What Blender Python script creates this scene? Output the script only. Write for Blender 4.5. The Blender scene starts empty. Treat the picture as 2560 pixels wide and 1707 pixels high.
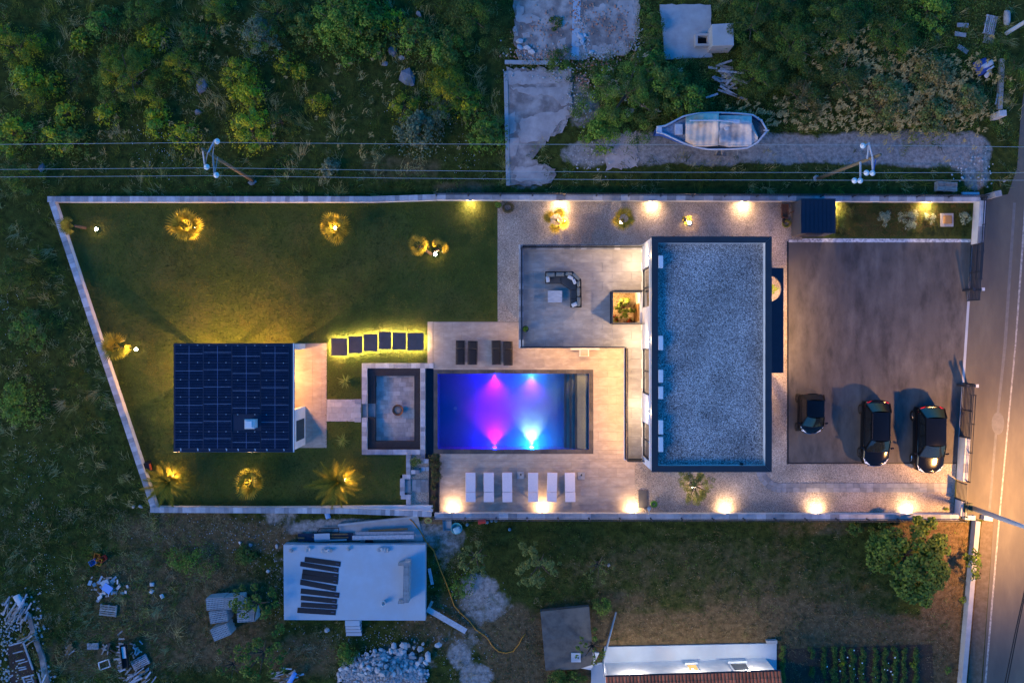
import bpy, math, random
import numpy as np
from mathutils import Vector, Matrix
from mathutils.geometry import tessellate_polygon

SC = bpy.context.scene
COL = SC.collection
R = math.radians
# ------------------------------------------------------------------ camera
CAM_H = 54.0          # metres above the garden
MPP = 1 / 38.0        # metres on the ground for one pixel of the image coordinates used below
cam_d = bpy.data.cameras.new('drone_camera')
cam_d.sensor_width = 36.0
cam_d.lens = 36.0 * CAM_H / (2560 * MPP)
cam_d.clip_start, cam_d.clip_end = 0.5, 2000
cam = bpy.data.objects.new('drone_camera', cam_d)
cam.location = (0, 0, CAM_H)
COL.objects.link(cam)
SC.camera = cam
# ------------------------------------------------------------------ sky (dusk), afterglow, exposure
w = bpy.data.worlds.new('World')
SC.world = w
w.use_nodes = True
nt = w.node_tree
nt.nodes.clear()
sky = nt.nodes.new('ShaderNodeTexSky')
sky.sky_type = 'NISHITA'
sky.sun_disc = False
SUN_EL, SUN_AZ = R(2.0), R(242)
sky.sun_elevation, sky.sun_rotation = SUN_EL, SUN_AZ
sky.air_density, sky.dust_density, sky.ozone_density = 1.0, 0.4, 5.0
hs = nt.nodes.new('ShaderNodeHueSaturation')
hs.inputs['Saturation'].default_value = 1.05
bg = nt.nodes.new('ShaderNodeBackground')
bg.inputs['Strength'].default_value = 0.15
wo = nt.nodes.new('ShaderNodeOutputWorld')
nt.links.new(sky.outputs[0], hs.inputs['Color'])
nt.links.new(hs.outputs[0], bg.inputs[0])
nt.links.new(bg.outputs[0], wo.inputs[0])
sun_d = bpy.data.lights.new('afterglow', 'SUN')
sun_d.energy, sun_d.angle, sun_d.color = 0.15, R(24), (1.0, 0.76, 0.44)
sun = bpy.data.objects.new('afterglow', sun_d)
sun.rotation_euler = (R(60), 0, R(-62))
COL.objects.link(sun)
SC.view_settings.view_transform = 'Standard'
SC.view_settings.look = 'None'
SC.view_settings.gamma = 1.0
SC.view_settings.use_curve_mapping = False
SC.view_settings.exposure = 3.25
SC.cycles.max_bounces = 6
SC.cycles.diffuse_bounces = 3
SC.cycles.glossy_bounces = 2
SC.cycles.transmission_bounces = 4
SC.cycles.transparent_max_bounces = 8
SC.cycles.sample_clamp_indirect = 0.6
SC.cycles.caustics_reflective = False
SC.cycles.caustics_refractive = False
SC.cycles.use_denoising = True
LAMP = 0.8            # one factor for every lamp of the place

# ------------------------------------------------------------------ helpers
def at(px, py, z=0.0):
    """image pixels (38 pixels = 1 m on the garden floor) -> metres, through the camera projection at height z"""
    k = MPP * (CAM_H - z) / CAM_H  # image pixels scaled by the camera's distance to that height
    return Vector(((px - 1280) * k, -(py - 853.5) * k, z))
def xy(px, py, z=0.0):
    p = at(px, py, z)
    return (p.x, p.y)
ORG = {}
def tag(o, label=None, cat=None, group=None, kind=None):
    if label: o['label'] = label
    if cat: o['category'] = cat
    if group: o['group'] = group
    if kind: o['kind'] = kind
    return o
def thing(name, label, cat, loc=(0, 0, 0), group=None, rz=0.0, local=False):
    o = bpy.data.objects.new(name, None)
    o.empty_display_size = 0.2
    o.location = loc
    o.rotation_euler = (0, 0, rz)
    COL.objects.link(o)
    ORG[o.name] = Vector((0, 0, 0)) if local else Vector(loc)
    return tag(o, label, cat, group)
def link(me, name, m, parent=None, loc=None):
    o = bpy.data.objects.new(name, me)
    if m is not None and len(me.materials) == 0: me.materials.append(m)
    COL.objects.link(o)
    if loc is not None: o.location = loc
    if parent is not None:
        o.parent = parent
        ORG[o.name] = ORG.get(parent.name, Vector((0, 0, 0)))
    return o
class MB:
    def __init__(s): s.v = []; s.f = []
    def add(s, vs, fs):
        b = len(s.v)
        s.v += [tuple(v) for v in vs]
        s.f += [tuple(b + i for i in f) for f in fs]
        return s
    def box(s, x0, y0, z0, x1, y1, z1):
        x0, x1 = min(x0, x1), max(x0, x1); y0, y1 = min(y0, y1), max(y0, y1)
        return s.add([(x0,y0,z0),(x1,y0,z0),(x1,y1,z0),(x0,y1,z0),(x0,y0,z1),(x1,y0,z1),(x1,y1,z1),(x0,y1,z1)],
                     [(3,2,1,0),(4,5,6,7),(0,1,5,4),(1,2,6,5),(2,3,7,6),(3,0,4,7)])
    def obox(s, c, size, rz=0, ry=0, rx=0, taper=1.0):
        m = Matrix.Translation(c) @ Matrix.Rotation(rz, 4, 'Z') @ Matrix.Rotation(ry, 4, 'Y') @ Matrix.Rotation(rx, 4, 'X')
        a, b, d = size[0]/2, size[1]/2, size[2]/2
        vs = [(-a,-b,-d),(a,-b,-d),(a,b,-d),(-a,b,-d)] + [(x*taper,y*taper,d) for x, y in ((-a,-b),(a,-b),(a,b),(-a,b))]
        return s.add([m @ Vector(v) for v in vs], [(3,2,1,0),(4,5,6,7),(0,1,5,4),(1,2,6,5),(2,3,7,6),(3,0,4,7)])
    def prism(s, poly, z0, z1):
        n = len(poly)
        ar = sum(poly[i][0]*poly[(i+1)%n][1]-poly[(i+1)%n][0]*poly[i][1] for i in range(n))
        if ar < 0: poly = poly[::-1]
        vs = [(x, y, z0) for x, y in poly] + [(x, y, z1) for x, y in poly]
        tri = tessellate_polygon([[Vector((x, y, 0)) for x, y in poly]])
        fs = []
        for t in tri:
            a, b, c = [Vector(poly[i]) for i in t]
            if (b-a).cross(c-a) < 0: t = t[::-1]
            fs.append(tuple(i + n for i in t)); fs.append(tuple(t[::-1]))
        fs += [(i, (i+1) % n, (i+1) % n + n, i + n) for i in range(n)]
        return s.add(vs, fs)
    def sheet(s, loops, z):
        pts = [p for l in loops for p in l]
        tri = tessellate_polygon([[Vector((x, y, 0)) for x, y in l] for l in loops])
        fs = []
        for t in tri:
            a, b, c = [Vector(pts[i]) for i in t]
            fs.append(tuple(t) if (b-a).cross(c-a) > 0 else tuple(t[::-1]))
        return s.add([(x, y, z) for x, y in pts], fs)
    def tube(s, pts, r, n=6, cap=True, closed=False):
        pts = [Vector(p) for p in pts]
        m = len(pts)
        rs = r if isinstance(r, (list, tuple)) else [r]*m
        b = len(s.v)
        for i, p in enumerate(pts):
            if closed: d = pts[(i+1) % m] - pts[i-1]
            else: d = pts[min(i+1, m-1)] - pts[max(i-1, 0)]
            d.normalize()
            u = d.cross(Vector((0, 0, 1)))
            if u.length < 1e-3: u = Vector((1, 0, 0))
            u.normalize(); v = u.cross(d)
            for k in range(n):
                a = 2*math.pi*k/n
                s.v.append(tuple(p + (u*math.cos(a) + v*math.sin(a))*rs[i]))
        for i in range(m if closed else m-1):
            j = (i+1) % m
            for k in range(n):
                l = (k+1) % n
                s.f.append((b+i*n+k, b+i*n+l, b+j*n+l, b+j*n+k))
        if cap and not closed:
            s.f.append(tuple(b+k for k in range(n))[::-1]); s.f.append(tuple(b+(m-1)*n+k for k in range(n)))
        return s
    def lathe(s, prof, c, n=16):
        b = len(s.v)
        for r, z in prof:
            for k in range(n):
                a = 2*math.pi*k/n
                s.v.append((c[0]+r*math.cos(a), c[1]+r*math.sin(a), c[2]+z))
        for i in range(len(prof)-1):
            for k in range(n):
                l = (k+1) % n
                s.f.append((b+i*n+k, b+i*n+l, b+(i+1)*n+l, b+(i+1)*n+k))
        s.f.append(tuple(b+k for k in range(n))[::-1])
        s.f.append(tuple(b+(len(prof)-1)*n+k for k in range(n)))
        return s
    def grid(s, rows):
        b = len(s.v); n = len(rows[0])
        for r in rows: s.v += [tuple(p) for p in r]
        for i in range(len(rows)-1):
            for j in range(n-1):
                s.f.append((b+i*n+j, b+i*n+j+1, b+(i+1)*n+j+1, b+(i+1)*n+j))
        return s
    def mesh(s, name, smooth=False, org=None):
        me = bpy.data.meshes.new(name)
        vs = s.v if org is None else [(x-org[0], y-org[1], z-org[2]) for x, y, z in s.v]
        me.from_pydata(vs, [], s.f)
        me.validate(); me.update()
        if smooth: me.polygons.foreach_set('use_smooth', [True]*len(me.polygons))
        return me
    def build(s, name, m, parent=None, smooth=False, bevel=0.0, sub=0, solid=0.0):
        org = ORG.get(parent.name) if parent is not None else None
        o = link(s.mesh(name, smooth, org), name, m, parent)
        if solid:
            q = o.modifiers.new('s', 'SOLIDIFY'); q.thickness = solid
        if bevel:
            q = o.modifiers.new('b', 'BEVEL'); q.width = bevel; q.segments = 2; q.limit_method = 'ANGLE'
        if sub:
            q = o.modifiers.new('u', 'SUBSURF'); q.levels = q.render_levels = sub
        return o
def solo(mb, name, m, label, cat, group=None, **k):
    """a thing that is one mesh: origin moved to its base"""
    xs = np.array(mb.v); lo, hi = xs.min(0), xs.max(0)
    c = ((lo[0]+hi[0])/2, (lo[1]+hi[1])/2, lo[2])
    me = mb.mesh(name, k.pop('smooth', False), c)
    o = link(me, name, m, None, c)
    if k.get('bevel'):
        q = o.modifiers.new('b', 'BEVEL'); q.width = k['bevel']; q.segments = 2; q.limit_method = 'ANGLE'
    if k.get('sub'):
        q = o.modifiers.new('u', 'SUBSURF'); q.levels = q.render_levels = k['sub']
    ORG[o.name] = Vector(c)
    return tag(o, label, cat, group)
def struct(mb, name, m, parent=None, kind='structure'):
    o = mb.build(name, m, parent)
    ORG[o.name] = Vector((0, 0, 0))
    o['kind'] = kind
    return o
PM = {}
def piece(name, key, make, m, parent, loc, rz=0.0, rx=0.0, ry=0.0, scale=None):
    """one of many alike pieces: shares mesh data through key"""
    k = (key, m.name)
    if k not in PM:
        PM[k] = make().mesh(name); PM[k].materials.append(m)
    o = bpy.data.objects.new(name, PM[k])
    COL.objects.link(o)
    o.parent = parent
    o.location = Vector(loc) - ORG.get(parent.name, Vector((0, 0, 0)))
    o.rotation_euler = (rx, ry, rz)
    if scale: o.scale = scale
    ORG[o.name] = Vector(loc)
    return o
def slab_mesh(w, h, t):
    """a thin slab with its top at z=0 and a slightly eased edge"""
    e = min(0.006, w/8, h/8)
    a, b = w/2, h/2
    vs = [(-a,-b,-t),(a,-b,-t),(a,b,-t),(-a,b,-t),(-a,-b,-e),(a,-b,-e),(a,b,-e),(-a,b,-e),
          (-a+e,-b+e,0),(a-e,-b+e,0),(a-e,b-e,0),(-a+e,b-e,0)]
    fs = [(8,9,10,11)]
    for i in range(4):
        j = (i+1) % 4
        fs += [(i, j, j+4, i+4), (i+4, j+4, j+8, i+8)]
    return MB().add(vs, fs)
def tiles(parent, rects, z, tw, th, m, gap=0.0045, t=0.02, bond=0.5, name='tile', ox=0.0, oy=0.0, vert=False):
    """lay slabs on a grid, cut to each rect (x0,y0,x1,y1 in metres)"""
    for (x0, y0, x1, y1) in rects:
        x0, x1 = min(x0, x1), max(x0, x1); y0, y1 = min(y0, y1), max(y0, y1)
        if vert: n0, n1, a0, a1 = (x0-ox)/tw, (x1-ox)/tw, y0-oy, y1-oy
        else: n0, n1, a0, a1 = (y0-oy)/th, (y1-oy)/th, x0-ox, x1-ox
        L = th if vert else tw
        for r in range(math.floor(n0), math.ceil(n1)):
            sh = (r * bond % 1.0) * L
            for c in range(math.floor((a0-sh)/L)-1, math.ceil((a1-sh)/L)+1):
                if vert: X0, X1, Y0, Y1 = ox+r*tw, ox+(r+1)*tw, oy+sh+c*L, oy+sh+(c+1)*L
                else: X0, X1, Y0, Y1 = ox+sh+c*L, ox+sh+(c+1)*L, oy+r*th, oy+(r+1)*th
                X0, X1, Y0, Y1 = max(X0, x0), min(X1, x1), max(Y0, y0), min(Y1, y1)
                wq, hq = round(X1-X0-gap, 3), round(Y1-Y0-gap, 3)
                if wq < 0.05 or hq < 0.05: continue
                piece(name, ('slab', wq, hq, t), lambda: slab_mesh(wq, hq, t), m, parent, ((X0+X1)/2, (Y0+Y1)/2, z))
def rectw(px0, py0, px1, py1, z=0.0):
    a, b = at(px0, py0, z), at(px1, py1, z)
    return (min(a.x, b.x), min(a.y, b.y), max(a.x, b.x), max(a.y, b.y))
def lamp(name, kind, loc, power, color, parent=None, size=0.05, aim=None, cone=120, blend=1.0):
    d = bpy.data.lights.new(name, kind)
    d.energy = power * LAMP
    d.color = color
    d.shadow_soft_size = size
    if kind == 'SPOT': d.spot_size = R(cone); d.spot_blend = blend
    o = bpy.data.objects.new(name, d)
    COL.objects.link(o)
    loc = Vector(loc)
    if parent is not None:
        o.parent = parent; o.location = loc - ORG.get(parent.name, Vector((0, 0, 0)))
    else: o.location = loc
    if aim is not None: o.rotation_euler = Vector(aim).to_track_quat('-Z', 'Y').to_euler()
    return o

# ------------------------------------------------------------------ materials
MATS = {}
def mat(name, c1, c2=None, scale=3.0, rough=0.75, bump=0.0, bscale=None, metal=0.0, rand=0.0, detail=6.0, c3=None, s3=0.4,
        emit=None, estr=1.0, stretch=None, lo=0.35, hi=0.65, spec=0.3, coat=0.0):
    if name in MATS: return MATS[name]
    m = bpy.data.materials.new(name); m.use_nodes = True
    N, L = m.node_tree.nodes, m.node_tree.links
    P = N['Principled BSDF']
    P.inputs['Roughness'].default_value = rough
    P.inputs['Metallic'].default_value = metal
    P.inputs['Specular IOR Level'].default_value = spec
    P.inputs['Coat Weight'].default_value = coat
    P.inputs['Coat Roughness'].default_value = 0.05
    geo = N.new('ShaderNodeNewGeometry')
    vec = geo.outputs['Position']
    if stretch:
        vm = N.new('ShaderNodeVectorMath'); vm.operation = 'MULTIPLY'
        vm.inputs[1].default_value = stretch
        L.new(vec, vm.inputs[0]); vec = vm.outputs[0]
    def noise(sc, det=detail):
        n = N.new('ShaderNodeTexNoise'); n.inputs['Scale'].default_value = sc; n.inputs['Detail'].default_value = det
        n.inputs['Roughness'].default_value = 0.62
        L.new(vec, n.inputs['Vector']); return n.outputs[0]
    def ramp(f, a, b):
        r = N.new('ShaderNodeMapRange'); r.inputs[1].default_value = a; r.inputs[2].default_value = b
        L.new(f, r.inputs[0]); return r.outputs[0]
    def mix(f, a, b):
        x = N.new('ShaderNodeMix'); x.data_type = 'RGBA'
        if isinstance(f, float): x.inputs[0].default_value = f
        else: L.new(f, x.inputs[0])
        for i, q in ((6, a), (7, b)):
            if isinstance(q, tuple): x.inputs[i].default_value = (*q[:3], 1)
            else: L.new(q, x.inputs[i])
        return x.outputs[2]
    col = None
    if c2: col = mix(ramp(noise(scale), lo, hi), c1, c2)
    if c3: col = mix(ramp(noise(s3, 4), 0.45, 0.7), col if col else c1, c3)
    if rand:
        oi = N.new('ShaderNodeObjectInfo'); h = N.new('ShaderNodeHueSaturation')
        mr = N.new('ShaderNodeMapRange'); mr.inputs[3].default_value = 1-rand; mr.inputs[4].default_value = 1+rand
        L.new(oi.outputs['Random'], mr.inputs[0]); L.new(mr.outputs[0], h.inputs['Value'])
        if col: L.new(col, h.inputs['Color'])
        else: h.inputs['Color'].default_value = (*c1, 1)
        col = h.outputs[0]
    if col: L.new(col, P.inputs['Base Color'])
    else: P.inputs['Base Color'].default_value = (*c1, 1)
    if bump:
        b = N.new('ShaderNodeBump'); b.inputs['Strength'].default_value = bump; b.inputs['Distance'].default_value = 0.03
        L.new(noise(bscale or scale*6), b.inputs['Height']); L.new(b.outputs[0], P.inputs['Normal'])
    if emit:
        P.inputs['Emission Color'].default_value = (*emit, 1); P.inputs['Emission Strength'].default_value = estr
    MATS[name] = m
    return m
def gravel_mat(name, cols, scale, bump=0.8, rough=0.9):
    m = bpy.data.materials.new(name); m.use_nodes = True
    N, L = m.node_tree.nodes, m.node_tree.links; P = N['Principled BSDF']
    P.inputs['Roughness'].default_value = rough; P.inputs['Specular IOR Level'].default_value = 0.2
    g = N.new('ShaderNodeNewGeometry')
    v = N.new('ShaderNodeTexVoronoi'); v.inputs['Scale'].default_value = scale
    L.new(g.outputs['Position'], v.inputs['Vector'])
    sp = N.new('ShaderNodeSeparateColor'); L.new(v.outputs['Color'], sp.inputs[0])
    cr = N.new('ShaderNodeValToRGB'); e = cr.color_ramp.elements
    for i, c in enumerate(cols):
        p = i/(len(cols)-1)
        q = e[0] if i == 0 else (e[-1] if i == len(cols)-1 else e.new(p))
        q.position = p; q.color = (*c, 1)
    L.new(sp.outputs[0], cr.inputs[0])
    n = N.new('ShaderNodeTexNoise'); n.inputs['Scale'].default_value = 0.5; n.inputs['Detail'].default_value = 9
    L.new(g.outputs['Position'], n.inputs['Vector'])
    mr = N.new('ShaderNodeMapRange'); mr.inputs[1].default_value = .3; mr.inputs[2].default_value = .7
    mr.inputs[3].default_value = .68; mr.inputs[4].default_value = 1.22
    L.new(n.outputs[0], mr.inputs[0])
    h = N.new('ShaderNodeHueSaturation'); L.new(cr.outputs[0], h.inputs['Color']); L.new(mr.outputs[0], h.inputs['Value'])
    L.new(h.outputs[0], P.inputs['Base Color'])
    b = N.new('ShaderNodeBump'); b.inputs['Strength'].default_value = bump; b.inputs['Distance'].default_value = 0.03; b.invert = True
    L.new(v.outputs['Distance'], b.inputs['Height']); L.new(b.outputs[0], P.inputs['Normal'])
    MATS[name] = m
    return m
def leaf_mat(name, trans=0.4, rough=0.6):
    m = bpy.data.materials.new(name); m.use_nodes = True
    N, L = m.node_tree.nodes, m.node_tree.links; P = N['Principled BSDF']
    P.inputs['Roughness'].default_value = rough; P.inputs['Specular IOR Level'].default_value = 0.25
    a = N.new('ShaderNodeAttribute'); a.attribute_name = 'Col'
    t = N.new('ShaderNodeBsdfTranslucent'); x = N.new('ShaderNodeMixShader'); x.inputs[0].default_value = trans
    L.new(a.outputs['Color'], P.inputs['Base Color']); L.new(a.outputs['Color'], t.inputs['Color'])
    L.new(P.outputs[0], x.inputs[1]); L.new(t.outputs[0], x.inputs[2]); L.new(x.outputs[0], N['Material Output'].inputs['Surface'])
    MATS[name] = m
    return m
def glow_mat(name, c, s):
    m = bpy.data.materials.new(name); m.use_nodes = True
    N, L = m.node_tree.nodes, m.node_tree.links
    e = N.new('ShaderNodeEmission'); e.inputs[0].default_value = (*c, 1); e.inputs[1].default_value = s
    L.new(e.outputs[0], N['Material Output'].inputs['Surface'])
    MATS[name] = m
    return m
def glass_mat(name, tint, gloss=1.0, rough=0.02):
    m = bpy.data.materials.new(name); m.use_nodes = True
    N, L = m.node_tree.nodes, m.node_tree.links
    t = N.new('ShaderNodeBsdfTransparent'); t.inputs[0].default_value = (*tint, 1)
    g = N.new('ShaderNodeBsdfGlossy'); g.inputs['Roughness'].default_value = rough
    f = N.new('ShaderNodeFresnel'); f.inputs[0].default_value = 1.4
    x = N.new('ShaderNodeMixShader')
    L.new(f.outputs[0], x.inputs[0]); L.new(t.outputs[0], x.inputs[1]); L.new(g.outputs[0], x.inputs[2])
    L.new(x.outputs[0], N['Material Output'].inputs['Surface'])
    MATS[name] = m
    return m, N, L, g
WARM = (1.0, 0.53, 0.19)
WARMW = (1.0, 0.67, 0.37)
M = {}
M['white'] = mat('white_render', (.72,.71,.69), (.62,.61,.59), 1.5, .85, .1, 40)
M['cap'] = mat('cap_stone', (.40,.40,.42), (.27,.28,.31), 2.2, .85, .2, 60, rand=.35)
M['concrete'] = mat('concrete', (.42,.42,.42), (.30,.30,.31), 1.3, .9, .25, 50, c3=(.36,.35,.33))
M['oldconc'] = mat('old_concrete', (.44,.37,.335), (.20,.165,.155), .8, .95, .4, 30, c3=(.15,.115,.10), s3=.45, lo=.42, hi=.58, detail=12)
M['darkconc'] = mat('dark_concrete', (.07,.065,.06), (.13,.12,.105), 2.0, .95, .3, 40, c3=(.15,.135,.115), s3=.6)
M['paleconc'] = mat('pale_concrete', (.40,.46,.52), (.33,.385,.44), .7, .9, .12, 60, c3=(.42,.43,.45), s3=.35, detail=12)
M['tile'] = mat('porcelain_tile', (.40,.325,.255), (.315,.255,.205), .7, .38, .05, 30, rand=.05, c3=(.46,.38,.305), s3=1.6, stretch=(1,2.2,1))
M['tile2'] = mat('terrace_tile', (.37,.325,.285), (.28,.25,.225), .7, .38, .05, 30, rand=.05, c3=(.43,.385,.34), s3=1.6, stretch=(1,2.2,1))
M['grout'] = mat('grout', (.28,.22,.165), rough=.95)
M['antra'] = mat('anthracite_metal', (.022,.026,.034), (.03,.034,.042), 2, .5, spec=.4)
M['black'] = mat('black_textile', (.012,.013,.016), (.02,.021,.024), 30, .85)
M['blackm'] = mat('black_metal', (.015,.016,.018), rough=.45)
M['asphalt'] = mat('asphalt', (.060,.056,.053), (.150,.138,.124), .8, .9, .35, 90, c3=(.112,.102,.092), s3=.45, detail=14, stretch=(1.5,.55,1), lo=.36, hi=.68)
M['road'] = mat('road_asphalt', (.105,.096,.080), (.15,.134,.105), .5, .9, .35, 80, c3=(.095,.088,.076), s3=.22, detail=12, stretch=(1.6,.5,1))
M['line'] = mat('road_paint', (.40,.39,.36), (.17,.165,.16), 5, .85)
M['gravel'] = gravel_mat('beige_gravel', [(.17,.14,.115),(.32,.27,.225),(.41,.35,.29),(.56,.49,.41)], 30)
M['roofgrav'] = gravel_mat('roof_gravel', [(.05,.05,.055),(.22,.215,.215),(.34,.33,.32),(.66,.64,.61)], 25, 1.0)
M['pebble'] = gravel_mat('white_pebble', [(.3,.3,.31),(.55,.55,.56),(.7,.7,.7)], 9)
M['courtgrav'] = gravel_mat('court_gravel', [(.25,.2,.15),(.45,.36,.26),(.55,.46,.34)], 14)
M['lawn'] = mat('lawn_soil', (.042,.064,.010), (.072,.096,.014), .9, .95, .6, 40, c3=(.088,.094,.020), s3=.3, detail=10)
M['leaf'] = leaf_mat('leaves', .22)
M['grass'] = leaf_mat('grass_blades', .3, .7)
M['palm'] = leaf_mat('palm_leaves', .6, .5)
M['bark'] = mat('bark', (.12,.085,.055), (.06,.045,.03), 14, .95, .6, 30)
M['wood'] = mat('weathered_wood', (.36,.33,.30), (.22,.20,.18), 6, .9, .3, 40, rand=.3)
M['woodb'] = mat('brown_wood', (.24,.15,.07), (.15,.09,.04), 6, .85, .3, 40, rand=.2)
M['steel'] = mat('galvanised_steel', (.42,.43,.44), (.34,.35,.36), 8, .45, metal=.7)
M['porc'] = mat('white_porcelain', (.74,.76,.74), rough=.25)
M['acwhite'] = mat('white_plastic', (.66,.67,.68), (.60,.61,.62), 5, .5)
M['solar'] = mat('solar_cell', (.004,.008,.022), (.007,.013,.034), 3, .22, spec=.22)
M['solarline'] = mat('solar_line', (.09,.13,.25), rough=.4)
M['alu'] = mat('aluminium', (.60,.62,.64), rough=.35, metal=.5)
M['stone'] = mat('rubble_stone', (.44,.43,.42), (.30,.30,.31), 4, .95, .4, 20, rand=.35)
M['rock'] = mat('boulder', (.20,.22,.25), (.14,.15,.17), 3, .95, .4, 15, rand=.2)
M['hollow'] = mat('hollow_block', (.40,.41,.42), (.33,.34,.35), 8, .9, .2, 60, rand=.12)
M['hole'] = mat('block_inside', (.06,.065,.07), rough=.95)
M['paver'] = mat('paver', (.29,.285,.285), (.21,.21,.215), 3, .85, .2, 60, rand=.25)
M['paverpit'] = mat('paver_pit', (.42,.40,.38), (.31,.30,.29), 3, .85, .2, 60, rand=.2)
M['paverpale'] = mat('paver_pale', (.48,.46,.43), (.40,.385,.36), 3, .85, .2, 60, rand=.12)
M['slabdark'] = mat('dark_slab', (.055,.058,.065), (.075,.078,.085), 2, .55, .1, 40)
M['darkwood'] = mat('dark_bench_wood', (.022,.022,.026), (.034,.033,.036), 4, .65, .2, 30, rand=.25)
M['rust'] = mat('rusty_steel', (.24,.10,.05), (.13,.055,.03), 8, .8, .3, 30)
M['terra'] = mat('roof_tile', (.70,.17,.07), (.50,.12,.05), 5, .8, .2, 40, rand=.3)
M['cushion'] = mat('grey_cushion', (.17,.18,.175), (.14,.15,.145), 12, .9, .2, 60)
M['pillow'] = mat('pale_pillow', (.52,.54,.56), (.44,.46,.48), 8, .9)
M['loungew'] = mat('lounger_fabric', (.70,.62,.65), (.64,.56,.60), 9, .85, .1, 60, rand=.05)
M['soil'] = mat('soil', (.075,.048,.030), (.045,.030,.020), 3, .95, .6, 25)
M['plank'] = mat('grey_plank', (.40,.40,.42), (.28,.28,.30), 7, .9, .2, 40, rand=.3)
M['rubber'] = mat('rubber', (.012,.012,.012), rough=.8)
M['carpaint'] = mat('black_car_paint', (.004,.005,.007), rough=.14, spec=.2, coat=.2)
M['carglass'] = mat('car_glass', (.010,.014,.018), rough=.06, spec=.55)
M['chrome'] = mat('chrome', (.6,.6,.62), rough=.15, metal=1.0)
M['redlamp'] = mat('red_lamp', (.70,.015,.012), rough=.2, spec=.6)
M['headlamp'] = mat('headlamp', (.85,.87,.90), rough=.2, spec=.8)
M['green'] = mat('green_hose', (.10,.30,.03), rough=.5)
M['glowhot'] = glow_mat('lamp_face', (1.0, .82, .55), 16.0)
M['glowwarm'] = glow_mat('lamp_face_warm', (1.0, .72, .38), 6.0)
M['glass'], _, _, _ = glass_mat('clear_glass', (.92,.95,.95))
M['window'] = mat('window_glass', (.02,.025,.03), rough=.06, spec=.7)
# ================================================================== THE SETTING
rng = np.random.default_rng(7)
random.seed(7)
def poly_in(pts, X, Y):
    ins = np.zeros(X.shape, bool); n = len(pts)
    for i in range(n):
        x0, y0 = pts[i]; x1, y1 = pts[(i+1) % n]
        if y0 == y1: continue
        c = ((y0 > Y) != (y1 > Y)) & (X < (x1-x0)*(Y-y0)/(y1-y0)+x0)
        ins ^= c
    return ins
_lat = np.random.default_rng(3).random((256, 256))
def vnoise(X, Y, s, off=0.0):
    x, y = X*s+off+100, Y*s+off*1.7+100
    i, j = np.floor(x).astype(int), np.floor(y).astype(int)
    fx, fy = x-i, y-j
    fx, fy = fx*fx*(3-2*fx), fy*fy*(3-2*fy)
    L = lambda a, b: _lat[a % 256, b % 256]
    return (L(i, j)*(1-fx)+L(i+1, j)*fx)*(1-fy)+(L(i, j+1)*(1-fx)+L(i+1, j+1)*fx)*fy
def fbm(X, Y, s, off=0.0):
    return (vnoise(X, Y, s, off)*.5+vnoise(X, Y, s*2.1, off+7)*.3+vnoise(X, Y, s*4.3, off+13)*.2)
WALLX = lambda py: 2434-(py-500)*.0623          # inner foot of the street wall
PROP_PX = [(122,497),(930,497),(1093,491),(2446,497),(2400,1290),(1085,1288),(860,1277),(378,1275)]
PROP = [xy(*p) for p in PROP_PX]
# ---- ground sheet: a fine grid near the plot, running out to the horizon
def blob_mask(X, Y, blobs):
    m = np.zeros(X.shape)
    for (px, py, rx, ry, s) in blobs:
        c = at(px, py)
        d = ((X-c.x)/(rx*MPP))**2+((Y-c.y)/(ry*MPP))**2
        m = np.maximum(m, s*np.clip(1.35-d, 0, 1))
    return m
PALE = [(1470,385,80,40,.9),(1600,372,140,50,.95),(1780,375,160,48,1),(1960,372,170,46,1),(2140,372,170,48,1),(2300,372,170,55,1),(2420,380,70,60,1),(2440,440,45,45,.8),
        (1455,270,55,60,.75),(1440,210,40,40,.7),(1310,470,60,14,.6),
        (1195,1470,62,45,.85),(1215,1510,80,55,.75),(1180,1580,60,50,.55),(1120,1340,55,70,.7),(1085,1310,40,30,.7),(1100,1400,30,45,.55),
        (1150,1640,40,40,.9),(1190,1690,50,40,1),(1120,1600,40,30,.6),(960,1570,160,40,.4),(1000,1650,120,60,.6),(880,1320,210,30,.9),(700,1290,60,25,.7),(1040,1340,60,40,.85),
        (700,1420,30,110,.5),(380,1480,50,50,.25),(2470,60,25,40,.5),(2000,230,70,30,.35),(420,1440,40,40,.2),(1090,1440,30,60,.4)]
DRY = [(1700,1580,360,55,.75),(1950,1540,260,60,.5),(2150,1580,300,50,.7),(2380,1500,70,220,.95),(2340,1330,120,40,.6),(2050,1320,150,25,.3),(1560,1510,100,40,.4),(1400,1690,180,60,.8),(1280,1600,90,90,.8),
       (2130,1650,260,70,1),(2370,1640,80,90,.9),(470,1330,180,70,.5),(330,1590,140,60,.45),(560,1620,120,60,.6),(650,1340,110,40,.6),(1560,360,60,30,.5),(1160,470,90,20,.4),(1000,420,120,40,.3),(2250,230,220,70,.45),(1750,1420,420,90,.22),(1950,1490,300,70,.30),(1420,1560,120,60,.5),(900,1450,60,60,.2),(420,1480,260,130,.42),(300,1640,260,60,.42),(560,1560,150,60,.4),(450,1330,200,60,.4),(1120,1560,140,80,.4),(760,1640,120,60,.4)]
gx = np.concatenate([[-500,-150,-70], np.arange(-46, 46.01, .4), [70,150,500]])
gy = np.concatenate([[-500,-150,-60], np.arange(-33, 33.01, .4), [60,150,500]])
GX, GY = np.meshgrid(gx, gy)
gz = -0.03+0*GX
near = (np.abs(GX) < 46) & (np.abs(GY) < 33)
vid = np.arange(GX.size).reshape(GX.shape)
q = np.stack([vid[:-1,:-1], vid[:-1,1:], vid[1:,1:], vid[1:,:-1]], -1).reshape(-1, 4)
cx = GX.ravel()[q].mean(1); cy = GY.ravel()[q].mean(1)
inner = [xy(*p) for p in [(150,520),(2420,520),(2375,1262),(390,1252)]]
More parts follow.
